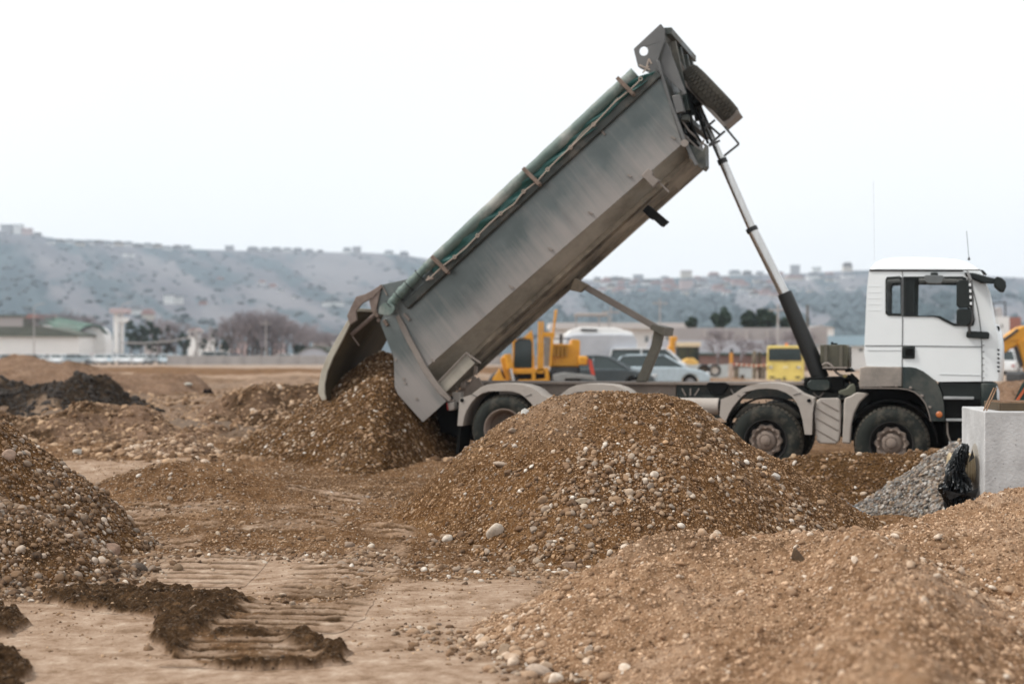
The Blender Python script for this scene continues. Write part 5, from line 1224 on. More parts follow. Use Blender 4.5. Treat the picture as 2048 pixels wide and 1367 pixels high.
MB().prism(TP([(1885, 843), (1990, 843), (1985, 900), (1890, 905)], .25), .25, 2.2).build('front_underrun', M_blk, truck, bev=.02)
ls = MB(); ls.tube([T3(*q, .02) for q in zf2((553, 1035), (556, 1100), (575, 1155), (640, 1165))], .012, 6); ls.build('step_strap', M_trim, truck)
MB().prism(TP(zf2((560, 1150), (640, 1146), (640, 1180), (575, 1190)), .02), .02, .3).build('lower_step', mat('step aluminium', (.42, .43, .43), .5, .4), truck, bev=.01)
# ================================================================ CONCRETE BLOCK and what lies on it
def frame_thing(name, label, cat, loc, rz, **k): return thing(name, label, cat, loc, rz, **k)
def g0(x, y): return float(H0(np.array([x]), np.array([y]))[0])
M_conc = mat('fresh concrete', (.56, .555, .55), .8, 0, (.33, .325, .325), scale=2.6, amt=.8, bump=.3, bscale=30, dust=(.62, .62, .62), dust_amt=.3, detail=10)
BZ = 0.0; brz = math.atan2(-.107, .994)
blk = MB().box((0, 0, -.2), (1.7, 1.32, 1.235)); bo = blk.build('concrete_block', M_conc, None, bev=.012)
bo.location = (4.98, 16.5, 0); bo.rotation_euler = (0, 0, brz); tag(bo, 'smooth pale grey precast concrete block at the right edge, standing in the gravel', 'concrete block')
BM = Matrix.Translation((4.98, 16.5, 0))@Matrix.Rotation(brz, 4, 'Z')
ph = MB()
rr = random.Random(8)
for k in range(26):
    x, z = rr.uniform(.05, .6), rr.uniform(.3, 1.2); ph.lathe([(rr.uniform(.003, .006), -.002), (.0, -.002)], 7, (x, 0, z), cap=False)
ph.build('air_holes', mat('pore dark', (.2, .19, .18), .9), bo)
# grate frame
def Q3(u, v, d): return P(u, v, d)
M_brn = mat('rusty frame steel', (.10, .07, .038), .75, .1, (.07, .05, .03), scale=8)
M_bar = mat('rusty bars', (.36, .22, .13), .8, .1, (.16, .09, .05), scale=12)
gt = thing('steel_grate', 'rusty brown steel grating frame lying on top of the concrete block', 'steel grate', (5.175, 16.56, 1.236), R(-4))
fr_ = MB(); 
gp = [(-.0, 0), (1.30, 0), (1.30, .60), (-.02, .62)]
for a, b in zip(gp, gp[1:]+gp[:1]): fr_.beam((a[0], a[1], .042), (b[0], b[1], .042), .03, .084)
fr_.build('frame', M_brn, gt, bev=.004)
br_ = MB()
for k in range(9):
    t = k/8; a = Vector((-.26+.0*t+.26*(1-t)*0, .58*(1-t)+.03, .085)); x0 = -.02*(1-t)
    br_.beam((x0+.01, .02+.57*(1-t), .088), (1.34, .02+.5*(1-t), .088), .022, .014)
br_.build('bars', M_bar, gt)
for k, (du, lab) in enumerate(((0, 'left'), (6, 'right'))):
    o = MB().tube([(0, 0, 0), (.145, .12, .235)], .008, 8).build('steel_rod', M_bar); o.location = (5.00+.028*k, 16.58, 1.24)
    tag(o, 'rusty steel rod leaning on the grating frame, the %s one of two' % lab, 'steel rod', 'rusty rods on the concrete block')
# corrugated pipe stub and black plastic
pipe = thing('corrugated_pipe', 'cream corrugated pipe end sticking out of the left face of the concrete block', 'pipe', BM@Vector((0.02, .52, .60)), brz)
prof = []
for k in range(9): prof += [(.150, -.30+k*.034), (.164, -.30+k*.034+.01), (.164, -.30+k*.034+.02), (.150, -.30+k*.034+.03)]
MB().lathe(prof, 40, axis='x').build('corrugations', mat('cream plastic pipe', (.52, .42, .27), .6, 0, (.36, .28, .17), scale=5), pipe)
MB().lathe([(.15, -.30), (.10, -.31), (0, -.31)], 40, axis='x').build('end_cap', mat('cream plastic pipe', (.5,.4,.3)), pipe)
MB().lathe([(.30, 0), (.29, -.012), (.24, -.03), (.16, -.04)], 40, axis='x').build('mortar_collar', mat('mortar', (.34, .31, .27), .9, bump=.5), pipe)
# crumpled plastic: gathered round the pipe end, hanging to the ground in sharp folds
M_bag = mat('black plastic sheet', (.006, .008, .009), .34, 0, (.004, .005, .006), scale=6, bump=.7, bscale=11, spec=.5)
prof_ = [(890, 1923, 1934), (896, 1916, 1938), (906, 1908, 1937), (916, 1902, 1934), (928, 1896, 1930), (942, 1892, 1930), (955, 1890, 1934), (966, 1887, 1938), (974, 1881, 1944), (980, 1879, 1944), (986, 1884, 1938), (998, 1887, 1936), (1010, 1890, 1930), (1022, 1893, 1924), (1034, 1896, 1918)]
pv, pl_, pr_ = zip(*prof_); rings = []; D_ = 16.85
for k in range(72):
    v = 889+(1034-889)*k/71; uL, uR = np.interp(v, pv, pl_), np.interp(v, pv, pr_); cx, hw2 = xat((uL+uR)/2, D_), (uR-uL)/2*D_/FP; z = zat(v, D_)
    ring = []
    for i in range(84):
        a = 2*math.pi*i/84; ca, sa = math.cos(a), math.sin(a)
        fo = abs(((a*2.7+z*3.1+1.3*math.sin(z*9)) % 1.0)-.5)*2; fo2 = abs(((a*4.9-z*6.0+math.sin(z*17+a)) % 1.0)-.5)*2
        r_ = 1-.30*fo-.16*fo2+.08*math.sin(z*31+a*3)
        ring.append((cx-xat(1912, D_)+hw2*r_*ca*1.12, (.05+min(.24, hw2*1.1))*r_*sa, z-.62+.018*math.sin(a*6+z*20)))
    rings.append(ring)
pls = MB().loft(rings).build('plastic_sheet', M_bag, None, ang=24); pls.location = (xat(1912, D_), D_, .62)
tag(pls, 'crumpled black plastic sheet wrapped over the pipe end beside the concrete block', 'plastic sheet')
fl2 = MB()
for (u0, v0, u1, v1, u2, v2) in ((1880, 976, 1915, 984, 1888, 996), (1915, 984, 1946, 972, 1940, 992), (1934, 896, 1938, 912, 1926, 922), (1890, 940, 1902, 930, 1886, 958)):
    fl2 = MB(); q = [Vector((xat(u, D_)-xat(1912, D_), -.20, zat(v, D_)-.62)) for u, v in ((u0, v0), (u1, v1), (u2, v2))]; quad3(fl2, q, .006, (0, 1, .3)); fl2.build('loose_flap', M_bag, pls)

# geotextile sheet between the central pile and the grey stones
M_geo = mat('grey blue felt', (.20, .22, .25), .95, 0, (.13, .145, .165), scale=5, bump=.5, bscale=60)
GXs = np.linspace(3.42, 4.70, 60); GYs = np.linspace(16.9, 18.3, 40)
Xg, Yg = np.meshgrid(GXs, GYs)
cz = np.interp(Xg, [xat(1560, 17.6), xat(1600, 17.6), xat(1635, 17.6), xat(1670, 17.6), xat(1715, 17.6), xat(1760, 17.6)], [zat(955, 17.6), zat(958, 17.6), zat(964, 17.6), zat(981, 17.6), zat(1008, 17.6), zat(1034, 17.6)])
Zg = cz-.5*np.abs(Yg-17.6)+.05*fbm(Xg, Yg, 3, 3, seed=71)-.2*(1-sst(3.42, 3.75, Xg))
geo = grid_xyz('felt_sheet', Xg, Yg, Zg, M_geo); tag(geo, 'grey blue felt sheet lying in the hollow between the central pile and grey stones', 'felt sheet')
sheet = MB().prism([(xat(u, 22), zat(v, 22)) for u, v in ((2033, 800), (2048, 768), (2075, 740), (2110, 742), (2120, 805))], 22, 22.1).build('green_sheet', mat('dark green sheet', (.02, .06, .05), .7), None)
tag(sheet, 'dark green sheet edged in orange standing at the right edge of the photo', 'sheet')
MB().beam((xat(2031, 22), 21.97, zat(803, 22)), (xat(2075, 22), 21.97, zat(738, 22)), .03, .03).build('orange_edge', mat('orange tape', (.75, .16, .05), .6), sheet)
# ================================================================ BACKGROUND
class BG:
    """a thing whose outlines are given where it stands: depth d (metres from the eye)"""
    def __init__(s, name, label, cat, u, d, zb=None, group=None):
        s.d = d; s.x = xat(u, d); s.z = g0(s.x, d) if zb is None else zb
        s.o = thing(name, label, cat, (s.x, d, s.z), 0, group)
    def q(s, pts, d=None): d = d or s.d; return [(xat(u, d)-s.x, zat(v, d)-s.z) for u, v in pts]
    def p(s, u, v, dy=0): return Vector((xat(u, s.d+dy)-s.x, dy, zat(v, s.d+dy)-s.z))
    def poly(s, nm, pts, m, y0=0, y1=.2, bev=0, par=None, holes=()):
        dd = s.d+y0; return MB().prism(s.q(pts, dd), y0, y1, [s.q(h, dd) for h in holes]).build(nm, m, par or s.o, bev=bev)
    def box(s, nm, u0, v0, u1, v1, m, y0=0, y1=1, bev=0, par=None): return s.poly(nm, [(u0, v0), (u1, v0), (u1, v1), (u0, v1)], m, y0, y1, bev, par)
C = lambda *c: lin(c)
M_yel = mat('machine yellow', (.72, .33, .018), .45, 0, (.55, .24, .015), scale=3)
M_yel2 = mat('pale yellow paint', (.78, .62, .17), .5, 0, (.66, .50, .13), scale=2)
M_dk = mat('dark machine parts', (.03, .03, .032), .6)
M_dglass = mat('dark window glass', (.03, .045, .045), .08, 0, (.02, .03, .03), scale=1, spec=.6)
M_wall = mat('off white wall', (.84, .83, .81), .85, 0, (.76, .76, .75), scale=.5)
M_wallg = mat('grey beige wall', (.44, .40, .39), .9, 0, (.36, .33, .32), scale=.3)
M_roofg = mat('pale grey sheet roof', (.50, .51, .56), .7, 0, (.44, .45, .49), scale=.4)
M_brick = mat('dull brick wall', (.30, .17, .14), .9, 0, (.20, .13, .11), scale=.8)
M_hgreen = mat('green sheet roof', (.05, .115, .08), .6, 0, (.025, .065, .045), scale=.3)
M_darkroof = mat('mossy dark roof', (.10, .105, .08), .9, 0, (.06, .07, .05), scale=.4)
M_conf = mat('precast fence', (.40, .37, .355), .9, 0, (.32, .30, .29), scale=1)
M_bark = mat('bare bark', (.16, .125, .115), .9, 0, (.10, .08, .075), scale=3)
M_everg = mat('evergreen leaves', (.028, .055, .030), .8, 0, (.014, .032, .018), scale=1.5)
M_shrub = mat('winter scrub', (.085, .080, .055), .9, 0, (.05, .05, .035), scale=1.2)
# ---- cars
def car(label, x, y, rz, paint, group=None, kind='hatch', s=1.0, detail=True):
    e = thing('parked_car', label, 'car', (x, y, g0(x, y)), rz, group); e.scale = (s, s, s)
    hw = .86
    if kind == 'van':
        lo = [(-2.3, .35), (-2.35, .95), (-2.3, 1.15), (2.0, 1.15), (2.25, 1.0), (2.4, .75), (2.4, .35)]
        cab_ = [(-2.28, 1.15), (-2.2, 1.85), (1.0, 1.9), (1.35, 1.8), (2.0, 1.15)]; tp = [(-2.2, 1.85), (-1.9, 1.93), (.9, 1.95), (1.2, 1.86)]
    else:
        lo = [(-2.05, .32), (-2.12, .6), (-2.05, .90), (-1.2, .95), (1.0, .93), (1.85, .76), (2.10, .60), (2.12, .32)]
        cab_ = [(-1.95, .90), (-1.55, 1.38), (.25, 1.42), (1.1, .92)]; tp = [(-1.55, 1.38), (-1.3, 1.45), (-.1, 1.47), (.25, 1.42)]
    arch = []
    full = lo[:-1]+[lo[-1]]
    for cx in (1.3, -1.3):
        full += [(cx+.36*math.cos(a), .32+.36*math.sin(a)) for a in np.linspace(0, math.pi, 9)]
    b = MB().prism(full, -hw, hw); b.build('body', paint, e, bev=.07, seg=3)
    r0 = [(px, -hw+.06, pz) for px, pz in cab_]; k = .26
    def ring(y, f):
        return [(px, y, lo_z+(pz-lo_z)*f) for px, pz in cab_]
    lo_z = cab_[0][1]; c = MB(); n = len(cab_)
    side = []
    for sgn in (-1, 1): side.append([(px, sgn*(hw-.05-(.2*(pz-lo_z)/.5 if pz > lo_z+.1 else 0)), pz) for px, pz in cab_])
    c.loft(side); c.build('windows', M_dglass, e)
    t_ = MB(); side = []
    for sgn in (-1, 1): side.append([(px, sgn*(hw-.22), pz) for px, pz in tp])
    t_.loft(side); 
    for sgn in (-1, 1):
        for (ax0, az0), (bx0, bz0) in ((cab_[-1], tp[-1]), (cab_[0], tp[0]), ((cab_[0][0]*.15, lo_z), (cab_[0][0]*.15, tp[0][1]))):
            t_.beam((ax0, sgn*(hw-.045), az0), (bx0, sgn*(hw-.22), bz0), .07, .06)
    t_.build('roof', paint, e, bev=.02)
    for cx in (1.3, -1.3):
        for sgn in (-1, 1):
            w_ = MB().lathe([(.19, sgn*(hw-.02)), (.29, sgn*(hw)), (.315, sgn*(hw-.03)), (.315, sgn*(hw-.2)), (.1, sgn*(hw-.2))], 20, (cx, 0, .315)).build('wheel', M_blk, e)
            MB().lathe([(.19, sgn*(hw-.01)), (.16, sgn*(hw-.05)), (0, sgn*(hw-.04))], 16, (cx, 0, .315)).build('rim', mat('alloy rim', (.35, .35, .36), .4, .6), w_)
    for sgn in (-1, 1):
        MB().box((lo[-2][0]-.12, sgn*hw*.72-.14, .58), (lo[-2][0]+.025, sgn*hw*.72+.14, .72)).build('headlight', mat('headlamp glass', (.6, .6, .6), .15), e, bev=.02)
        MB().box((lo[1][0]-.03, sgn*hw*.78-.1, .66), (lo[1][0]+.1, sgn*hw*.78+.1, .82)).build('tail_light', M_red, e, bev=.02)
    return e
P_wh = mat('white car paint', (.75, .77, .78), .3, coat=.5); P_si = mat('silver car paint', (.42, .46, .50), .3, .3, coat=.5)
P_gr = mat('dark grey car paint', (.075, .095, .105), .3, .3, coat=.6); P_rd = mat('red car paint', (.45, .04, .03), .35, coat=.5); P_bl = mat('blue car paint', (.07, .11, .2), .35, coat=.5); P_lb = mat('pale blue car paint', (.50, .60, .66), .35, coat=.5)
car('dark grey hatchback parked behind the truck chassis, beside the yellow excavator', xat(1205, 62), 62, R(-8), P_gr)
car('silver white estate car parked right of the dark grey hatchback', xat(1318, 66), 66, R(-6), P_lb)
car('white van with sloping nose parked behind the silver white estate car', xat(1296, 92), 92, R(-10), P_wh, kind='van', s=.95)
car('small white van standing in the yard right of the truck nose', xat(2022, 118), 118, R(60), P_wh, kind='van')
rr = random.Random(21)
wl_ = ['white', 'white', 'silver', 'white', 'pale blue', 'white', 'silver', 'dark', 'white']
cols = {'white': P_wh, 'silver': P_si, 'pale blue': P_lb, 'dark': P_gr, 'red': P_rd}
names = []
for k in range(26):
    u = -20+k*14.6; c_ = 'red' if k == 14 else ('white' if k % 4 else 'pale blue'); d = 222+(k % 3)*6+rr.uniform(-2, 2)
    car(('red car with its nose to the field, the only red one in the far row' if c_ == 'red' else '%s car in the far parked row in front of the white hall' % c_), xat(u, d), d, R(rr.choice([-70, -100, -80, -60, 20])), cols[c_], 'cars in the far parked row on the left', kind='hatch')
car('white van parked behind the grey fence, left of the bare trees', xat(436, 215), 215, R(5), P_wh, kind='van', s=.95)
car('white saloon parked behind the grey fence, right of the bare trees', xat(578, 215), 215, R(-5), P_wh)
car('blue car parked behind the grey fence between the vans', xat(478, 216), 216, R(5), P_bl)
# ---- halls at the left
h = BG('barrel_roof_hall', 'white hall with a rounded end wall under a curved dark green roof', 'hall', 186, 330)
en = [(160, 724), (160, 684), (164, 668), (172, 657), (186, 652), (199, 656), (207, 666), (211, 684), (211, 724)]
h.poly('end_wall', en, M_wall, 0, 6)
R0 = [(154, 664), (162, 657), (171, 651), (187, 648), (202, 651), (211, 659), (217, 667)]
R1 = [(77, 645), (84, 640), (93, 636), (106, 634), (120, 634), (132, 637), (140, 641)]
ring0 = [h.p(u, v, -1.5) for u, v in R0]+[h.p(u, v+2.5, -1.5) for u, v in R0[::-1]]; ring1 = [h.p(u, v, 14) for u, v in R1]+[h.p(u, v+2.5, 14) for u, v in R1[::-1]]
MB().loft([ring0, ring1]).build('roof', M_hgreen, h.o, ang=60)
h.poly('side_wall', [(84, 650), (156, 668), (160, 724), (84, 724)], M_wallg, 4, 12)
h = BG('warehouse', 'long low white warehouse with a dark mossy roof at the left edge', 'warehouse', 60, 318)
h.box('wall', -60, 671, 158, 724, M_wall, 0, 15); h.poly('roof', [(-60, 652), (92, 653), (158, 668), (158, 673), (-60, 672)], M_darkroof, -1, 16)
h = BG('grey_shed', 'flat grey shed rising behind the white warehouse at the left edge', 'shed', 20, 360)
h.box('wall', -20, 632, 44, 700, M_wallg, 0, 10); h.box('roof', -22, 629, 46, 633, M_darkroof, -.5, 10.5)
h = BG('brick_house', 'small house with a reddish roof behind the white warehouse', 'house', 68, 350)
h.box('wall', 46, 636, 90, 700, M_shrub, 0, 8); h.poly('roof', [(50, 636), (56, 628), (92, 629), (98, 636)], mat('faded red roof', (.36, .18, .15), .9), -.5, 8.5)
# tower-like column with a flat cap
h = BG('water_tower', 'white column tower with a flat pinkish cap, right of the white hall', 'tower', 236, 325)
h.box('column', 227, 624, 236, 706, M_wall, 0, .9, .1); h.box('column', 240, 626, 246, 706, M_wall, .5, 1.1, .1); h.box('cap', 219, 616, 254, 626, mat('pinkish cap', (.55, .44, .45), .8), -1, 3, .1); h.box('gallery', 236, 634, 252, 645, M_wall, -.5, 2, .1)
# ---- grey panel fence
fx0, fx1, fd = xat(336, 196), xat(1140, 196), 196
fe = thing('panel_fence', 'long grey concrete panel fence across the far side of the field', 'fence', (fx0, fd, -.75))
top_z = zat(711, fd)+.75; L0 = fx1-fx0; nseg = 22
MB().box((0, -.05, -.6), (L0, .05, top_z)).build('panels', M_conf, fe)
for k in range(nseg+1):
    x = L0*k/nseg; MB().box((x-.12, -.14, -.6), (x+.12, .14, top_z+.12)).build('post', M_conf, fe)
# ---- yard things behind the chassis
zq6 = lambda *p: [(960+a/4.096, 600+b/4.096) for a, b in p]
e = BG('wheeled_excavator', 'large yellow wheeled excavator seen under the raised body, cab to the left', 'excavator', 1080, 52)
e.poly('cab', zq6((365, 300), (425, 245), (435, 300), (450, 600), (270, 600), (265, 330)), M_yel, 0, 1.6, .04, None, [zq6((283, 345), (320, 315), (412, 318), (428, 350), (428, 545), (418, 558), (285, 558), (276, 545))])
e.poly('cab_window', zq6((278, 330), (320, 312), (415, 314), (430, 350), (430, 560), (276, 560)), M_dglass, .1, 1.5)
e.poly('engine_hood', zq6((578, 350), (600, 355), (750, 360), (755, 320), (812, 322), (822, 340), (815, 545), (560, 545), (560, 500), (590, 400)), M_yel, .1, 2.2, .05)
for (x0, x1) in ((478, 500), (505, 524)): e.poly('mast_post', zq6((x0, 175), (x1, 175), (x1-4, 600), (x0-8, 600)), M_yel, -.1, .1, .01)
e.poly('cross_beam', zq6((520, 262), (612, 262), (612, 305), (520, 300)), M_yel, -.1, .4, .02)
e.poly('boom_link', zq6((612, 80), (636, 75), (625, 150), (605, 290), (592, 290), (598, 240)), M_yel, 0, .3, .02)
e.poly('door_post', zq6((580, 300), (605, 300), (585, 545), (565, 545)), M_yel, -.1, .1, .01); e.poly('door_glass', zq6((530, 308), (582, 308), (570, 540), (526, 540)), mat('hazy glass', (.35, .33, .30), .2), 0, .05)
e.box('rear_panel', *zq6((805, 458))[0], *zq6((884, 532))[0], M_yel, -.1, 1.6, .05)
e.poly('base_frame', zq6((270, 572), (560, 556), (572, 665), (540, 690), (270, 690), (262, 600)), M_yel, -.1, 1.8, .03, None, [zq6((300, 602), (425, 602), (425, 650), (300, 650)), zq6((455, 590), (530, 575), (535, 640), (455, 650))])
e.poly('underbody', zq6((270, 600), (560, 590), (820, 545), (820, 760), (270, 760)), M_dk, .4, 1.9, .03)
e.poly('mudguard', zq6((600, 610), (690, 590), (940, 620), (958, 668), (930, 655), (820, 640), (700, 640), (690, 668), (600, 660)), mat('pale dusty guard', (.30, .30, .29), .7), -.3, .4, .02)
e.poly('dark_panel', zq6((580, 545), (800, 545), (800, 600), (580, 640)), M_dk, -.05, .5, .02)
for u in (1008, 1130): MB().lathe([(.2, -.1), (.5, -.14), (.56, 0), (.56, .35), (.2, .4)], 28, e.p(u, 772)).build('wheel', M_dk, e.o)
e.poly('blade_arm', zq6((165, 480), (205, 440), (240, 450), (262, 520), (240, 665), (212, 665), (185, 560)), M_yel, -.5, -.3, .03)
MB().tube([e.p(*zq6((225, 440))[0], -.6), e.p(*zq6((245, 560))[0], -.6)], .12, 10).build('lift_cylinder', M_yel, e.o); MB().tube([e.p(*zq6((242, 550))[0], -.6), e.p(*zq6((270, 665))[0], -.6)], .07, 10).build('cylinder_rod', M_chrome, e.o)
e.poly('blade', zq6((105, 640), (160, 560), (190, 640), (230, 665), (100, 670)), M_yel, -.9, .5, .02)
MB().tube([e.p(1122, 690, .5), e.p(1122, 668, .5)], .05, 8).build('exhaust', M_dk, e.o)
for k in range(4): e.box('vent', 1106+k*8, 690, 1111+k*8, 712, mat('shadow slot', (.35, .16, .01), .6), -.09, .1)
e.box('handrail', 1104, 676, 1140, 678, M_dk, .2, .25)
e.poly('marker_panel', zq6((890, 480), (915, 490), (942, 615), (915, 610), (900, 560)), mat('red marker', (.65, .07, .04), .5), -.2, .0)
e = BG('backhoe_loader', 'small yellow backhoe loader with a cream cab roof, far behind the cars', 'backhoe', 1370, 110)
e.poly('boom', zq6((1560, 295), (1615, 297), (1620, 320), (1596, 350), (1600, 490), (1540, 480), (1540, 380), (1556, 370)), M_yel, -.2, .5, .05)
e.box('cab_roof', 1351, 684, 1402, 693, mat('cream roof', (.80, .66, .45), .5), -.2, 1.8, .08); e.box('cab_glass', 1353, 692, 1398, 722, M_dglass, 0, 1.6, .03)
for u in (1354, 1376, 1397): e.box('cab_post', u-1.5, 692, u+1.5, 724, M_dk, -.05, .1)
e.poly('hood', zq6((1655, 520), (1665, 490), (1700, 474), (1750, 474), (1785, 500), (1795, 525), (1800, 560), (1655, 560)), mat('sunny yellow hood', (.82, .50, .13), .45), -.8, .6, .1)
e.box('chassis', 1352, 728, 1404, 742, M_yel, 0, 1.6, .05)
for u in (1358, 1396): MB().lathe([(.2, -.2), (.5, -.25), (.6, -.1), (.6, .25), (.2, .3)], 24, e.p(u, 748)).build('wheel', M_dk, e.o)
z5 = lambda *p: [(1370+a/8.192, 640+b/8.192) for a, b in p]
e = BG('yellow_truck', 'pale yellow flat-faced truck seen head-on behind the truck chassis, beacon on top', 'truck', 1572, 86); e.o.rotation_euler = (0, 0, -math.atan((1572-CU)/FP)-R(1))
e.poly('body', z5((1350, 440), (1370, 420), (1890, 420), (1925, 470), (1945, 560), (1940, 1000), (1345, 1000)), M_yel2, 0, 5.0, .08, None, [])
e.poly('windscreen', z5((1390, 468), (1890, 468), (1898, 655), (1385, 655)), M_dglass, -.03, .05)
e.poly('windscreen_frame', z5((1378, 458), (1900, 458), (1908, 664), (1374, 664)), M_dk, -.045, -.01, .01, None, [z5((1396, 474), (1884, 474), (1890, 648), (1392, 648))])
e.poly('beacon', z5((1622, 420), (1625, 375), (1665, 375), (1668, 420)), mat('orange beacon', (.9, .22, .02), .4), .3, .55, .02)
e.poly('beacon', z5((1412, 420), (1415, 395), (1438, 395), (1440, 420)), M_dk, .3, .5)
for a in (1412, 1862): e.poly('headlight', z5((a-26, 752), (a+26, 752), (a+26, 790), (a-26, 790)), mat('headlamp glass', (.6, .6, .6), .15), -.05, .03, .01); e.poly('lamp_socket', z5((a-36, 750), (a-22, 750), (a-22, 785), (a-36, 785)), M_dk, -.055, .03)
for a in (1430, 1845): e.poly('grille', z5((a-40, 922), (a+40, 922), (a+40, 945), (a-40, 945)), M_dk, -.02, .03)
e.poly('tow_hook', z5((1620, 925), (1645, 925), (1645, 985), (1620, 985)), M_dk, -.1, .03)
e.poly('wiper', z5((1630, 640), (1670, 640), (1665, 672), (1640, 672)), M_dk, -.1, -.03)
e.poly('mirror', z5((1318, 528), (1342, 530), (1342, 600), (1320, 600)), M_dk, -.2, -.1, .01)
e.poly('number_plate', z5((1605, 755), (1690, 755), (1690, 785), (1605, 785)), mat('pale badge', (.85, .75, .45), .5), -.02, .03)
for u in (1548, 1600): MB().lathe([(.2, 0), (.44, -.02), (.48, .05), (.48, .35), (.2, .35)], 24, e.p(u, 770, .3), axis='x').build('wheel', M_dk, e.o)
# tarpaulin covered lorry body with canopy frame
M_tp = mat('pale tarpaulin', (.52, .54, .58), .75, 0, (.40, .42, .46), scale=.9, bump=.8, bscale=2)
e = BG('covered_trailer', 'pale grey tarpaulin-covered trailer with a canopy frame on top, behind the cars', 'trailer', 1205, 92)
e.poly('cover', zq6((700, 300), (760, 280), (1170, 275), (1260, 285), (1285, 330), (1290, 480), (700, 490)), M_tp, 0, 3, .2)
e.poly('ridge', zq6((690, 290), (740, 245), (830, 220), (1100, 225), (1250, 262), (1255, 292), (700, 300)), M_wall, .3, 2.6, .1)
e.poly('opening', zq6((828, 232), (960, 238), (960, 255), (828, 252)), M_dk, .2, .4)
e.poly('canopy', zq6((778, 112), (800, 104), (1040, 106), (1055, 124), (1040, 130), (780, 128)), mat('beige canopy', (.46, .42, .40), .8), .5, 2.5, .03)
for a in (782, 970, 1048): e.poly('canopy_post', zq6((a, 125), (a+12, 125), (a+12, 240), (a, 240)), M_conf, .6, .75)
for u in (1150, 1175, 1250): MB().lathe([(.2, 0), (.44, -.02), (.48, .05), (.48, .3)], 20, e.p(u, 748)).build('wheel', M_dk, e.o)
e = BG('white_depot', 'long white depot building behind the covered trailer', 'building', 1240, 175)
e.box('wall', 1105, 655, 1372, 745, M_wall, 0, 12); e.box('roof', 1100, 645, 1375, 657, mat('pale eaves', (.66, .62, .60), .8), -1, 13)
for k in range(5): e.box('window', 1290+k*14, 672, 1297+k*14, 684, mat('grey pane', (.25, .28, .3), .3), -.05, .05)
# long two-tone warehouse
e = BG('long_shed', 'long shed with a pale sheet roof and brick lower wall behind the yellow truck', 'shed', 1480, 150)
e.poly('roof', [(1300, 680), (1620, 680), (1630, 706), (1290, 706)], M_roofg, 0, .6); e.poly('upper_wall', [(1345, 655), (1655, 655), (1655, 690), (1345, 690)], M_wallg, 8, 9)
e.box('eaves', 1290, 705.5, 1632, 710, mat('dark green gutter', (.045, .075, .055), .7), -.2, .4); e.box('brick_wall', 1300, 709, 1628, 745, M_brick, .1, .5)
for k in range(6): e.box('buttress', 1409+k*42, 660, 1414+k*42, 682, M_wallg, 7.6, 8.05)
# white boards and brown posts
M_bd = mat('white site board', (.62, .66, .66), .7, 0, (.50, .54, .54), scale=1.5)
e = BG('site_hoarding', 'white corrugated hoarding standing left of the yellow truck', 'hoarding', 1420, 100)
for k in range(7):
    u = 1366+k*13; e.poly('panel', [(u, 728+(k % 2)), (u+12.6, 728+(k % 2)), (u+12.6, 772), (u, 772)], M_bd, (k % 2)*.06, (k % 2)*.06+.05)
e = BG('white_board', 'single white board leaning among brown posts beside the yellow truck', 'board', 1490, 98)
e.box('board', 1477, 733, 1504, 770, M_bd, 0, .06); e.box('frame', 1475, 731, 1506, 733.5, M_brn, -.03, .08)
for k, (u0, u1, v0) in enumerate(((1469, 1478, 735), (1482, 1489, 750), (1506, 1513, 702), (1517, 1523, 704), (1525, 1531, 728), (1459, 1466, 727))):
    e = BG('timber_post', ['short dark timber post left of the white board', 'low dark post in front of the white board', 'tall brown timber post right of the white board', 'tall dark post next to the yellow truck', 'brown post touching the yellow truck', 'reddish brown post behind the tyres'][k], 'post', (u0+u1)/2, 94); e.box('timber', u0, v0, u1, 775, M_brn if k % 2 else M_under, 0, .25, .02); e.box('cap', u0-.5, v0-1, u1+.5, v0, M_under, -.02, .27)
e = BG('marker_post', 'orange and black marker post holding the barrier tape', 'post', 1463, 92)
e.box('pole', 1461, 697, 1466, 712, M_dk, 0, .15); e.box('band', 1460, 705, 1466, 726, mat('orange band', (.75, .33, .05), .6), -.02, .17); e.box('foot', 1458, 726, 1466, 770, mat('whitewashed foot', (.55, .45, .40), .8), -.02, .17)
tp_ = thing('barrier_tape', 'sagging red and white barrier tape left of the yellow truck', 'barrier tape', (xat(1466, 91), 91, .5))
mr_, mw_ = mat('tape red', (.55, .12, .07), .6), mat('tape white', (.75, .70, .66), .6)
for nm, mm, ph_ in (('red_bands', mr_, 0), ('white_bands', mw_, 1)):
    b = MB()
    for k in range(14):
        if k % 2 != ph_: continue
        u0, u1 = 1466+k*4.9, 1466+(k+1)*4.9; f = lambda u: 727+3*math.sin((u-1466)/70*math.pi)*.8+(u-1466)*.03
        a, c = Vector((xat(u0, 91)-xat(1466, 91), 0, zat(f(u0), 91)-.5)), Vector((xat(u1, 91)-xat(1466, 91), 0, zat(f(u1), 91)-.5)); b.beam(a, c, .01, .12)
    b.build(nm, mm, tp_)
for u, lab in ((1408, 'left'), (1430, 'right')):
    e = BG('old_tyre', 'old %s tyre standing against the white hoarding' % ('dark' if lab == 'left' else 'white-centred'), 'tyre', u, 90)
    MB().lathe([(.22, .0), (.30, -.05), (.36, 0), (.36, .2), (.22, .2)], 24, (0, 0, .75)).build('tyre', M_dk, e.o)
    MB().lathe([(.22, .05), (.2, .1), (0, .1)], 20, (0, 0, .75)).build('rim', mw_ if lab == 'right' else M_brn, e.o)
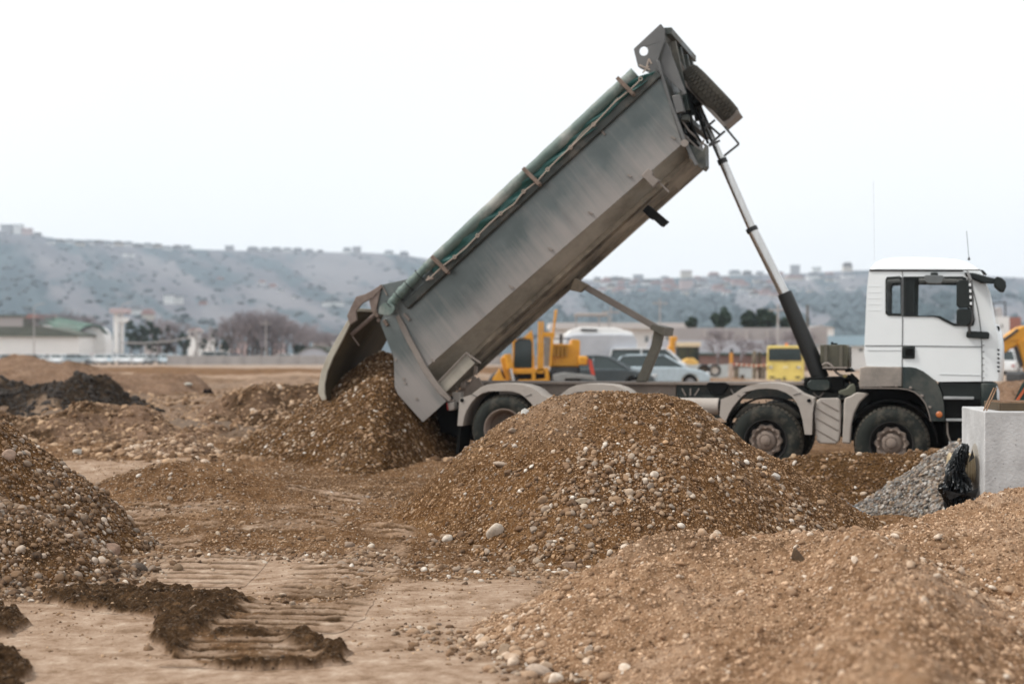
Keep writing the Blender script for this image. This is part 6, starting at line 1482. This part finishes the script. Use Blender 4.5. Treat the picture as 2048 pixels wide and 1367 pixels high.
# pale blue shed behind the cab
e = BG('blue_shed', 'pale shed with a light blue roof strip between the ram and the cab', 'shed', 1680, 165)
e.box('wall', 1605, 690, 1760, 752, M_wall, 0, 8); e.box('roof', 1600, 671, 1765, 691, mat('light blue sheet', (.40, .56, .66), .7), -.5, 9)
for k in range(5): e.box('window', 1618+k*25, 697, 1626+k*25, 702, M_dglass, -.05, .1)
e = BG('blue_hut', 'small white hut with a blue front above the pale blue shed roof', 'hut', 1640, 200)
e.box('wall', 1618, 655, 1668, 690, M_wall, 0, 5); e.box('blue_front', 1622, 662, 1646, 671, mat('blue front', (.14, .26, .42), .7), -.1, .1); e.poly('roof', [(1615, 655), (1640, 650), (1672, 655)], M_wallg, -.3, 5.3)
# right of the nose
e = BG('factory_building', 'white and brick factory building right of the truck nose', 'building', 2010, 150)
e.box('wall', 1975, 633, 2019, 720, M_wall, 0, 10); e.box('brick_wing', 2019.3, 634, 2042, 715, mat('red brick', (.38, .16, .12), .9), 0, 10); e.poly('roof_shed', [(1986, 633), (1988, 618), (2003, 614), (2006, 633)], M_wallg, 1, 6)
for k in range(2): e.box('window', 1992+k*11, 648, 1994+k*11, 655, M_dk, -.05, .1)
e = BG('roof_frame', 'dark metal frame standing on the factory roof', 'frame', 1998, 151, zb=zat(633, 151))
b = MB(); 
for a, c in (((1984, 606), (2012, 604)), ((2010, 604), (2011, 633)), ((1986, 606), (1987, 633))): b.beam(e.p(*a), e.p(*c), .12, .12)
b.build('frame', M_dk, e.o)
zx = lambda *p: [(1940+a/4.88, 560+b/4.88) for a, b in p]
e = BG('excavator', 'yellow excavator whose arm reaches in from the right edge', 'excavator', 2060, 60)
e.poly('boom', zx((290, 600), (390, 520), (480, 460), (540, 445), (620, 470), (640, 560), (560, 580), (500, 590), (455, 640), (300, 735), (288, 700)), M_yel, 0, .5, .05)
e.poly('dipper', zx((470, 600), (540, 570), (590, 640), (620, 900), (560, 900), (500, 760)), M_yel, -.1, .3, .04)
e.poly('linkage', zx((440, 650), (462, 640), (520, 820), (505, 860), (480, 800)), M_dk, -.2, .0, .02)
MB().tube([e.p(*zx((300, 600))[0], -.15), e.p(*zx((400, 535))[0], -.15), e.p(*zx((470, 480))[0], -.15)], .06, 8).build('hose', M_dk, e.o)
e.poly('cabin', zx((640, 440), (800, 440), (820, 760), (640, 760)), M_yel, 0, 2, .05); e.poly('cabin_glass', zx((660, 470), (780, 470), (790, 640), (660, 640)), M_dglass, -.05, .1)
e.poly('tracks', zx((560, 900), (900, 900), (920, 1010), (560, 1010)), M_dk, -.2, 2.5, .1)
e = BG('grey_hut', 'low grey hut between the white van and the factory wall', 'hut', 2005, 130); e.box('wall', 1975, 700, 2040, 735, M_conf, 0, 4); e.box('roof', 1972, 697, 2043, 701, M_wallg, -.2, 4.2)
e = BG('greenhouse', 'low grey greenhouse with a rounded dark-edged roof behind the grey fence', 'greenhouse', 625, 222)
e.poly('cover', [(594, 716), (596, 706), (608, 698), (625, 694), (643, 698), (655, 706), (657, 716)], M_roofg, 0, 6); e.poly('roof_edge', [(592, 708), (607, 697), (625, 691.5), (650, 693), (660, 704), (657, 705), (643, 697), (625, 694), (608, 698.5), (595, 708)], M_darkroof, -.3, 6.3)
for k, (u, v0, w_, wc, rc, lab) in enumerate(((448, 690, 18, M_wall, M_wallg, 'small white shed left of the bare trees'), (478, 684, 14, mat('salmon wall', (.55, .42, .40), .9), M_darkroof, 'small pink house below the bare trees'), (553, 686, 16, mat('salmon wall', (.5, .4, .4), .9), M_darkroof, 'narrow pinkish house between the bare trees'), (640, 686, 30, M_wall, M_wallg, 'white low shed above the greenhouse'), (668, 684, 18, M_wall, M_roofg, 'white shed left of the tailgate'), (412, 676, 14, M_wall, M_wallg, 'white gabled house between the pale poles'), (386, 660, 20, M_wall, mat('salmon roof', (.45, .30, .28), .9), 'pinkish white house behind the pale pole'), (300, 688, 24, M_wallg, M_brick, 'brown low shed behind the parked cars'))):
    e = BG('small_house', lab, 'house', u, 268+3*k); e.box('wall', u-w_/2, v0, u+w_/2, 724, wc, 0, 5); e.poly('roof', [(u-w_/2-1, v0), (u, v0-5), (u+w_/2+1, v0)], rc, -.4, 5.4)
    e.box('window', u-w_/4-1, v0+5, u-w_/4+2, v0+10, M_dk, -.05, .1)
# ---- poles, lamps
def pole(label, u, d, v0, w_=.12, arm=None, m=M_conf, nm='utility_pole', cat='pole'):
    x = xat(u, d); zb = g0(x, d); e = thing(nm, label, cat, (x, d, zb)); h_ = zat(v0, d)-zb
    MB().tube([(0, 0, 0), (0, 0, h_)], w_, 10, [w_, w_*.6]).build('shaft', m, e)
    if arm == 'cross': MB().box((-.8, -.06, h_-.6), (.8, .06, h_-.45)).build('crossarm', m, e)
    if arm == 'lamp':
        MB().tube([(0, 0, h_), (.3, 0, h_+.6), (1.6, 0, h_+.9)], .06, 8).build('arm', m, e); MB().box((1.4, -.15, h_+.82), (2.1, .15, h_+.95)).build('lamp_head', m, e, bev=.04)
    if arm is None: MB().tube([(0, 0, h_), (0, 0, h_+.15)], w_*.8, 8).build('cap', m, e)
pole('street lamp standing behind the green-roofed hall', 68, 300, 616, .15, 'lamp', nm='street_lamp', cat='street lamp')
pole('street lamp right of the white column tower', 242, 300, 614, .1, 'lamp', nm='street_lamp', cat='street lamp')
pole('slanting-stayed pale pole left of the white van', 393, 230, 655, .22, 'cross')
pole('thin pale pole just left of the white van', 421, 240, 650, .15, 'cross')
pole('thin grey pole rising above the covered trailer', 1222, 140, 612, .08, 'cross')
pole('thin grey pole between trailer and dark pines', 1320, 160, 596, .1, 'cross')
pole('thin grey pole above the yellow truck', 1556, 140, 608, .13, 'cross')
pole('thick brown pole right of the ram above the blue shed', 1615, 180, 612, .2, None, M_brn)
pole('slim pole among the bare trees', 532, 230, 640, .12, 'cross')
w_o = thing('overhead_wire', 'overhead wire sagging between the tower and the pale pole', 'wire', (xat(240, 240), 240, 2))
MB().tube([Vector((xat(u, 240)-xat(240, 240), 0, zat(v, 240)-2)) for u, v in ((240, 685), (290, 686), (340, 682), (393, 672))], .10, 6).build('wire', M_conf, w_o)
MB().tube([Vector((xat(u, 240)-xat(240, 240), 0, zat(v, 240)-2)) for u, v in ((393, 672), (422, 702))], .10, 6).build('stay', M_conf, w_o)
# ---- trees
def leafy(r, n, cr, seed, m, leaf=.3):
    q = np.random.default_rng(seed); nc = 26
    c = q.normal(size=(nc, 3)); c /= np.linalg.norm(c, axis=1)[:, None]; c *= (q.uniform(.25, 1, nc)**.6)[:, None]*np.array(cr); rc = q.uniform(.22, .42, nc)*min(cr)
    k = q.integers(0, nc, n); p = q.normal(size=(n, 3)); p /= np.linalg.norm(p, axis=1)[:, None]; p = c[k]+p*(rc[k]*q.uniform(.6, 1.1, n))[:, None]
    a = q.normal(size=(n, 3)); a /= np.linalg.norm(a, axis=1)[:, None]; b = np.cross(a, q.normal(size=(n, 3))); b /= np.linalg.norm(b, axis=1)[:, None]
    s_ = leaf*q.uniform(.5, 1.2, n)[:, None]; V = np.stack([p-a*s_, p+b*s_*.7, p+a*s_, p-b*s_*.7], 1).reshape(-1, 3); F = np.arange(n*4).reshape(-1, 4)
    return V, F
def evergreen(label, u, d, v_top, v_bot, w_px, seed, m=M_everg, group=None, nm='evergreen_tree', n=1500):
    x = xat(u, d); zt = zat(v_top, d); zb_ = min(g0(x, d), zat(v_bot, d)); e = thing(nm, label, 'tree', (x, d, zb_), 0, group)
    w_ = w_px*d/FP/2; hh = (zt-zat(v_bot, d))/2; V, F = leafy(0, n, (w_, w_*.8, hh), seed, m, .12*w_+.08); V[:, 2] += zat(v_bot, d)+hh-zb_
    mesh_np('crown', V, F, m, e, smooth=False); MB().tube([(0, 0, 0), (.05, 0, zat(v_bot, d)+hh-zb_)], .15, 8, [.2, .08]).build('trunk', M_bark, e)
k = 0
for (u, d, v0, v1, w_, lab) in ((1442, 165, 616, 656, 50, 'dark round pine above the shed wall, left of two'), (1385, 165, 636, 656, 26, 'small low dark bush on the shed wall beside the yellow post'), (1500, 165, 624, 657, 46, 'dark pine above the shed wall, left half of a pair'), (1534, 165, 618, 657, 44, 'dark pine above the shed wall, right half of a pair'), (1572, 168, 634, 657, 30, 'small dark pine behind the ram sleeve'),
        (262, 262, 640, 702, 26, 'dark evergreen right of the column tower'), (282, 262, 648, 704, 30, 'bushy evergreen second from the column tower'), (303, 258, 638, 704, 30, 'tallest dark evergreen of the clump right of the tower'), (335, 262, 652, 706, 34, 'brownish evergreen in the clump left of the poles'), (368, 260, 664, 706, 26, 'low green tree just left of the pale pole'),
        (430, 250, 655, 700, 12, 'slim dark cypress beside the white van'), (452, 250, 672, 702, 24, 'dark bush behind the white van'), (521, 248, 674, 704, 28, 'dark bush below the bare trees'), (600, 248, 690, 706, 30, 'low dark bush right of the white saloon'), (408, 255, 672, 702, 14, 'small dark bush between the two pale poles')):
    evergreen(lab, u, d, v0, v1, w_, 300+k, M_everg if k != 8 else M_shrub); k += 1
def baretree(seed, h=6.0, spread=.5, depth=7, twig=True):
    q = random.Random(seed); b = MB()
    def br(p, dr, l, r, n):
        e_ = p+dr*l; b.tube([p, p.lerp(e_, .5)+Vector((q.gauss(0, .04), q.gauss(0, .04), 0))*l, e_], r, 4, [r, r*.85, r*.7], cap=False)
        if n == 0: return
        for i in range(3 if n > 1 else 4):
            nd = (dr+Vector((q.gauss(0, spread), q.gauss(0, spread), q.gauss(.10, .25)))).normalized(); br(p.lerp(e_, q.uniform(.6, 1)), nd, l*q.uniform(.6, .82), r*.6, n-1)
    tr = MB(); tr.tube([(0, 0, 0), (0, 0, h*.28)], .18, 8, [.2, .14])
    for i in range(4): br(Vector((0, 0, h*.26)), Vector((q.gauss(0, .35), q.gauss(0, .35), 1)).normalized(), h*.26, .09, depth-2)
    return tr, b
btm = []; bth = []
for s_ in range(4):
    tr, b = baretree(50+s_); o1 = tr.build('trunk', M_bark); o2 = b.build('crown', mat('bare twigs', (.27, .235, .245), .95, 0, (.20, .175, .185), scale=1), flat=True); btm.append((o1.data, o2.data)); bth.append(max(v.co.z for v in o2.data.vertices)); bpy.data.objects.remove(o1); bpy.data.objects.remove(o2)
bare = [(470, 244, 640, 3), (495, 242, 626, 2), (514, 241, 618, 1), (534, 239, 616, 0), (553, 241, 622, 3), (573, 243, 640, 2), (604, 262, 655, 1), (635, 262, 652, 0), (665, 262, 655, 3), (462, 240, 632, 0), (484, 236, 622, 1), (505, 240, 616, 2), (524, 236, 612, 3), (545, 240, 614, 0), (562, 238, 630, 1), (588, 250, 650, 2), (620, 255, 655, 3), (650, 258, 660, 0), (680, 258, 662, 1), (350, 262, 640, 2), (320, 290, 630, 1), (130, 345, 612, 3), (150, 345, 618, 0), (172, 345, 628, 2), (110, 345, 618, 1),
        (1436, 140, 655, 2), (1480, 140, 668, 3), (1590, 145, 650, 0), (1545, 145, 668, 1), (390, 262, 650, 3), (440, 300, 652, 2), (700, 262, 660, 3), (610, 300, 640, 1)]
for k, (u, d, v0, vi) in enumerate(bare):
    x = xat(u, d); zb_ = g0(x, d); h_ = zat(v0, d)-zb_; e = thing('bare_tree', 'leafless tree with fine grey twigs, %s' % ('in the row behind the grey panel fence' if 400 < u < 720 else 'behind the halls and poles at the left' if u < 400 else 'standing in front of the long pale shed'), 'tree', (x, d, zb_), random.uniform(0, 6), 'leafless trees behind the yard')
    sc = h_/bth[vi]; e.scale = (sc*1.15, sc*1.15, sc)
    for nm, me in (('trunk', btm[vi][0]), ('crown', btm[vi][1])):
        c = bpy.data.objects.new(nm, me); COL.objects.link(c); c.parent = e
# ---- hills
us = A_([-900, -300, 0, 60, 120, 200, 300, 380, 470, 560, 700, 790, 850, 950, 1050, 1190, 1300, 1400, 1500, 1600, 1700, 1800, 1900, 2048, 2400, 3000])
vs_ = A_([430, 448, 466, 472, 482, 482, 489, 499, 502, 503, 504, 507, 515, 534, 552, 560, 557, 553, 549, 547, 541, 541, 548, 556, 570, 580])
uu = np.concatenate([np.linspace(-1500, -20, 60)[:-1], np.linspace(-20, 2070, 520), np.linspace(2070, 3400, 60)[1:]]); tt = np.concatenate([np.linspace(0, 1, 200), 1+np.linspace(.02, .5, 12)])
D0, D1 = 400.0, 1500.0
def hillz(u, d):
    t = (d-D0)/(D1-D0); X = (u-CU)*d/FP
    er = (CV-np.interp(u, us, vs_))/FP
    prof = np.where(t <= 1, np.clip(t, 0, 1)**.72, 1-.9*(t-1))
    w = sst(0, .15, t)*(1-sst(.8, 1, t)*.85)
    # spurs and gullies running down and to the right
    g = fbm(X+.55*d, d*.35, 1/210., 4, seed=501)*.16+fbm(X, d, 1/60., 3, seed=502)*.035
    return er*d*(prof+g*w)+HC*np.clip(t, 0, 1)-2.2*(1-sst(0, .12, t))
U, Tt = np.meshgrid(uu, tt); DD = D0+(D1-D0)*Tt; HX = (U-CU)*DD/FP; HZ = hillz(U, DD)
M_hill = bpy.data.materials.new('hazed winter hillside'); M_hill.use_nodes = True; t = M_hill.node_tree; b = t.nodes['Principled BSDF']; b.inputs['Roughness'].default_value = 1; b.inputs['Specular IOR Level'].default_value = 0
at = t.nodes.new('ShaderNodeAttribute'); at.attribute_name = 'zone'; t.links.new(at.outputs['Color'], b.inputs['Base Color'])
hills = grid_xyz('hills', HX, DD, HZ, M_hill, None); tag(hills, kind='structure')
def hcol(X, Y):
    U_ = CU+X*FP/Y
    V_px = CV-(hillz(U_, Y)-HC)*FP/Y
    qa, ra = V_px-.42*U_, U_+.42*V_px
    g = fbm(qa+18*fbm(qa, ra, 1/60., 3, seed=515), ra*.28, 1/26., 4, seed=511); f = fbm(U_, V_px*1.6, 1/24., 4, seed=512); f2 = fbm(qa, ra*.3, 1/34., 4, seed=513)
    dk = .9*sst(-.24, .28, g+.35*f)
    tY = (Y-D0)/(D1-D0)
    dk = np.maximum(dk, (1-sst(-25, 25, (U_-40)-.62*(V_px-490)+30*f))*sst(482, 492, V_px)*.95)                 # dark wooded flank at far left
    dk = np.maximum(dk, sst(1150, 1200, U_)*(1-sst(1420, 1520, U_))*sst(592, 604, V_px+14*f)*.95)   # wood at the foot on the right
    dk = np.maximum(dk, .8*(1-sst(.05, .16, tY+.1*f)))
    grass = np.stack([.168+.045*f2, .172+.04*f2, .190+.04*f2], -1); wood = np.stack([.090+.03*f, .118+.035*f, .135+.035*f], -1)  # part of the distance haze is mixed into these paler, bluer tones
    fields = sst(.1, .16, f2)[..., None]; grass = grass*(1-.35*fields)+np.array([.21, .21, .22])*.35*fields
    return grass*(1-dk[..., None])+wood*dk[..., None]
cc = np.clip(hcol(HX, DD), .01, 1); a = hills.data.color_attributes.new('zone', 'FLOAT_COLOR', 'POINT')
a.data.foreach_set('color', np.concatenate([cc, np.ones(cc.shape[:2]+(1,))], -1).astype(np.float32).ravel())
# woods: one mass of crowns on the slopes
q = np.random.default_rng(9); nU = q.uniform(-40, 2080, 26000); nD = D0+(D1-D0)*q.uniform(.01, .97, 26000)
hc = hcol((nU-CU)*nD/FP, nD); keep = (hc[:, 0] < .12) & ((nU < -1000) | ((nU > 1100) & (CV-(hillz(nU, nD)-HC)*FP/nD > 592))); nU, nD = nU[keep][:5000], nD[keep][:5000]
bx_, by_, bz_ = (nU-CU)*nD/FP, nD, hillz(nU, nD); bv, bf = ico(1); sz = q.uniform(1.6, 3.6, len(bx_))
V = bv[None]*(sz[:, None]*np.stack([np.ones_like(sz), np.ones_like(sz), q.uniform(.7, 1.3, len(sz))], 1))[:, None, :]*(1+.25*q.normal(size=(len(sz), len(bv), 1)))+np.stack([bx_, by_, bz_+sz*.4], -1)[:, None, :]
wood = mesh_np('woodland', V.reshape(-1, 3), (bf[None]+(np.arange(len(sz))*len(bv))[:, None, None]).reshape(-1, 3), mat('hazed far woodland', (.095, .125, .14), 1, 0, (.07, .098, .112), scale=.02), smooth=False)  # crown colour carries the same painted haze
tag(wood, 'dark leafless woodland covering the lower slopes of the hills', 'woodland', kind='stuff')
q = np.random.default_rng(10); nU = q.uniform(-40, 2080, 40000); nD = D0+(D1-D0)*q.uniform(.02, .98, 40000)
hc = hcol((nU-CU)*nD/FP, nD); keep = q.uniform(0, 1, 40000) < np.clip((.22-hc[:, 0])/.12, .03, .8)*.45; nU, nD = nU[keep][:1600], nD[keep][:1600]
bx_, by_, bz_ = (nU-CU)*nD/FP, nD, hillz(nU, nD); sz = q.uniform(.7, 1.8, len(bx_))
V = bv[None]*(sz[:, None]*np.stack([np.ones_like(sz)*1.2, np.ones_like(sz), q.uniform(.5, 1.0, len(sz))], 1))[:, None, :]*(1+.25*q.normal(size=(len(sz), len(bv), 1)))+np.stack([bx_, by_, bz_+sz*.3], -1)[:, None, :]
scrub = mesh_np('scrub', V.reshape(-1, 3), (bf[None]+(np.arange(len(sz))*len(bv))[:, None, None]).reshape(-1, 3), mat('hazed hill scrub', (.12, .14, .15), 1, 0, (.085, .105, .115), scale=.02), smooth=False)  # scrub colour tinted with painted haze too
tag(scrub, 'scattered scrub and hedge lines over the hillsides', 'scrub', kind='stuff')
# houses on the hills
def hit(u, v):
    ds = np.linspace(D0+20, D1, 1500); zs = HC-(v-CV)*ds/FP; hz = hillz(np.full_like(ds, u), ds); i = np.argmax(hz >= zs)
    return ds[i] if hz[i] >= zs[i] else D1
def house(u, v, w_px, h_px, wall, roof, label, flat=False, group=None):
    d = hit(u, v) if v > np.interp(u, us, vs_)+1.5 else D1-15; k = d/FP; x = (u-CU)*k; z = float(hillz(np.array([u]), np.array([d]))[0])-1
    e = thing('hill_house', label, 'house', (x, d, z), 0, group); w_, h_ = w_px*k, h_px*k+1
    hw = h_ if flat else h_*.62
    MB().box((-w_/2, 0, -2), (w_/2, w_*.7, hw)).build('wall', wall, e)
    if flat: MB().box((-w_/2-.3, -.3, hw+.01), (w_/2+.3, w_*.7+.3, hw+.6)).build('roof', roof, e)
    else: MB().prism([(-w_/2-.5, hw), (-w_/2+w_*.18, h_), (w_/2-w_*.18, h_), (w_/2+.5, hw)], -.4, w_*.7+.4).build('roof', roof, e)
hw_ = {'white': mat('white render', (.80, .80, .78), .9), 'cream': mat('cream render', (.66, .60, .52), .9), 'pink': mat('salmon render', (.58, .46, .44), .9), 'grey': mat('grey render', (.42, .42, .43), .9)}
hr_ = {'grey': mat('slate roof', (.30, .31, .33), .9), 'red': mat('tile roof', (.40, .25, .23), .9), 'dark': mat('dark tile roof', (.16, .14, .13), .9)}
HS = [(12, 466, 22, 16, 'grey', 'grey', 1), (35, 468, 18, 18, 'white', 'grey', 1), (52, 470, 20, 12, 'pink', 'red', 1), (74, 474, 14, 8, 'grey', 'dark', 0)]
rr = random.Random(4)
for k in range(15): HS.append((100+k*19.5, 485+k*1.0+(3 if k % 3 == 0 else 0), 17, 9+rr.uniform(-1, 2), ('white', 'grey', 'white', 'cream')[k % 4], ('grey', 'dark')[k % 2], 0))
HS += [(458, 503, 16, 10, 'grey', 'grey', 1), (505, 504, 22, 11, 'grey', 'grey', 0), (530, 504, 20, 9, 'white', 'grey', 0), (552, 504, 20, 10, 'grey', 'grey', 0), (574, 504, 18, 9, 'white', 'grey', 0), (595, 504, 18, 9, 'grey', 'grey', 0), (618, 504, 16, 7, 'grey', 'grey', 0), (640, 505, 12, 6, 'grey', 'dark', 0), (694, 505, 16, 12, 'white', 'grey', 0), (713, 505, 16, 13, 'grey', 'grey', 1), (778, 508, 18, 9, 'white', 'grey', 0), (808, 510, 18, 10, 'grey', 'grey', 0),
       (250, 514, 10, 8, 'white', 'grey', 1), (263, 515, 10, 8, 'white', 'grey', 1), (337, 608, 19, 18, 'white', 'grey', 1), (357, 608, 15, 14, 'white', 'grey', 1), (272, 628, 26, 18, 'white', 'grey', 0), (295, 640, 22, 22, 'cream', 'red', 0), (524, 568, 12, 8, 'white', 'red', 0), (545, 575, 14, 8, 'pink', 'red', 0), (560, 583, 12, 7, 'white', 'grey', 0), (665, 612, 40, 8, 'white', 'grey', 1), (440, 560, 12, 6, 'grey', 'red', 0), (405, 610, 14, 8, 'pink', 'red', 0), (590, 596, 14, 8, 'white', 'grey', 0)]
rd = [(1212, 572, 22, 14, 'white', 'red', 0), (1277, 556, 20, 9, 'grey', 'grey', 1), (1338, 573, 26, 12, 'pink', 'red', 0), (1373, 556, 22, 14, 'cream', 'red', 1), (1374, 578, 26, 18, 'pink', 'grey', 1), (1428, 556, 22, 12, 'grey', 'red', 0), (1470, 552, 24, 12, 'white', 'grey', 0), (1495, 553, 18, 12, 'grey', 'dark', 0), (1478, 572, 26, 14, 'pink', 'red', 0), (1486, 583, 14, 10, 'white', 'grey', 0), (1437, 583, 24, 14, 'pink', 'red', 0), (1407, 572, 22, 12, 'white', 'grey', 0), (1285, 590, 28, 12, 'cream', 'red', 0), (1262, 582, 18, 10, 'white', 'grey', 0), (1343, 585, 20, 10, 'white', 'grey', 0), (1311, 572, 18, 10, 'grey', 'red', 0), (1380, 590, 24, 12, 'cream', 'grey', 0), (1240, 590, 20, 10, 'grey', 'grey', 0), (1515, 565, 18, 9, 'cream', 'grey', 0),
      (1591, 546, 18, 18, 'grey', 'grey', 1), (1590, 560, 36, 10, 'cream', 'red', 0), (1627, 560, 24, 16, 'white', 'grey', 0), (1634, 541, 16, 11, 'white', 'grey', 1), (1696, 540, 18, 18, 'cream', 'dark', 0), (1697, 556, 24, 10, 'white', 'grey', 0), (1548, 566, 14, 8, 'white', 'grey', 0), (1598, 582, 8, 7, 'white', 'grey', 0), (1660, 552, 16, 8, 'grey', 'red', 0), (1545, 585, 12, 7, 'white', 'grey', 0), (1452, 562, 16, 8, 'grey', 'red', 0), (1330, 560, 18, 8, 'white', 'grey', 0), (1395, 560, 14, 8, 'grey', 'red', 0), (1230, 560, 16, 8, 'white', 'grey', 0), (1520, 550, 16, 8, 'white', 'grey', 0), (1560, 551, 14, 8, 'pink', 'red', 0)]
rr = random.Random(31)
for k in range(46):
    rd.append((rr.uniform(1190, 1560), rr.uniform(560, 594), rr.uniform(12, 22), rr.uniform(7, 12), rr.choice(['white', 'cream', 'pink', 'grey', 'white']), rr.choice(['grey', 'red', 'red', 'dark']), 0))
for k in range(8): rd.append((rr.uniform(1570, 1720), rr.uniform(552, 585), rr.uniform(8, 16), rr.uniform(6, 9), rr.choice(['white', 'cream']), 'grey', 0))
for lst, side in ((HS, 'left'), (rd, 'right')):
    for (u, v, w_, h_, wc, rc, fl_) in lst:
        ridge = v < np.interp(u, us, vs_)+4
        lab = 'far %s house with a %s %s roof, %s' % (wc, 'flat' if fl_ else 'pitched', rc, ('on the skyline of the %s hill' if ridge else 'on the slope of the %s hill') % side)
        house(u, v, w_, h_, hw_[wc], hr_[rc], lab, bool(fl_), ('houses on the %s hill' % side))
# ---- air
hz_ = MB().box((-5200, -60, -6), (5200, 2750, 250)).build('haze', None, flat=True) if False else None
me = bpy.data.meshes.new('haze'); hb_ = MB().box((-1760, -60, -7), (1760, 2120, 132)); me.from_pydata(hb_.v, [], hb_.f)
hm = bpy.data.materials.new('haze air'); hm.use_nodes = True; t = hm.node_tree; t.nodes.clear(); mo = t.nodes.new('ShaderNodeOutputMaterial'); pv = t.nodes.new('ShaderNodeVolumePrincipled')
pv.inputs['Color'].default_value = (.78, .88, 1.0, 1); pv.inputs['Density'].default_value = .00022; pv.inputs['Anisotropy'].default_value = .2
t.links.new(pv.outputs[0], mo.inputs['Volume']); me.materials.append(hm); hz_o = bpy.data.objects.new('haze', me); COL.objects.link(hz_o); tag(hz_o, kind='stuff')
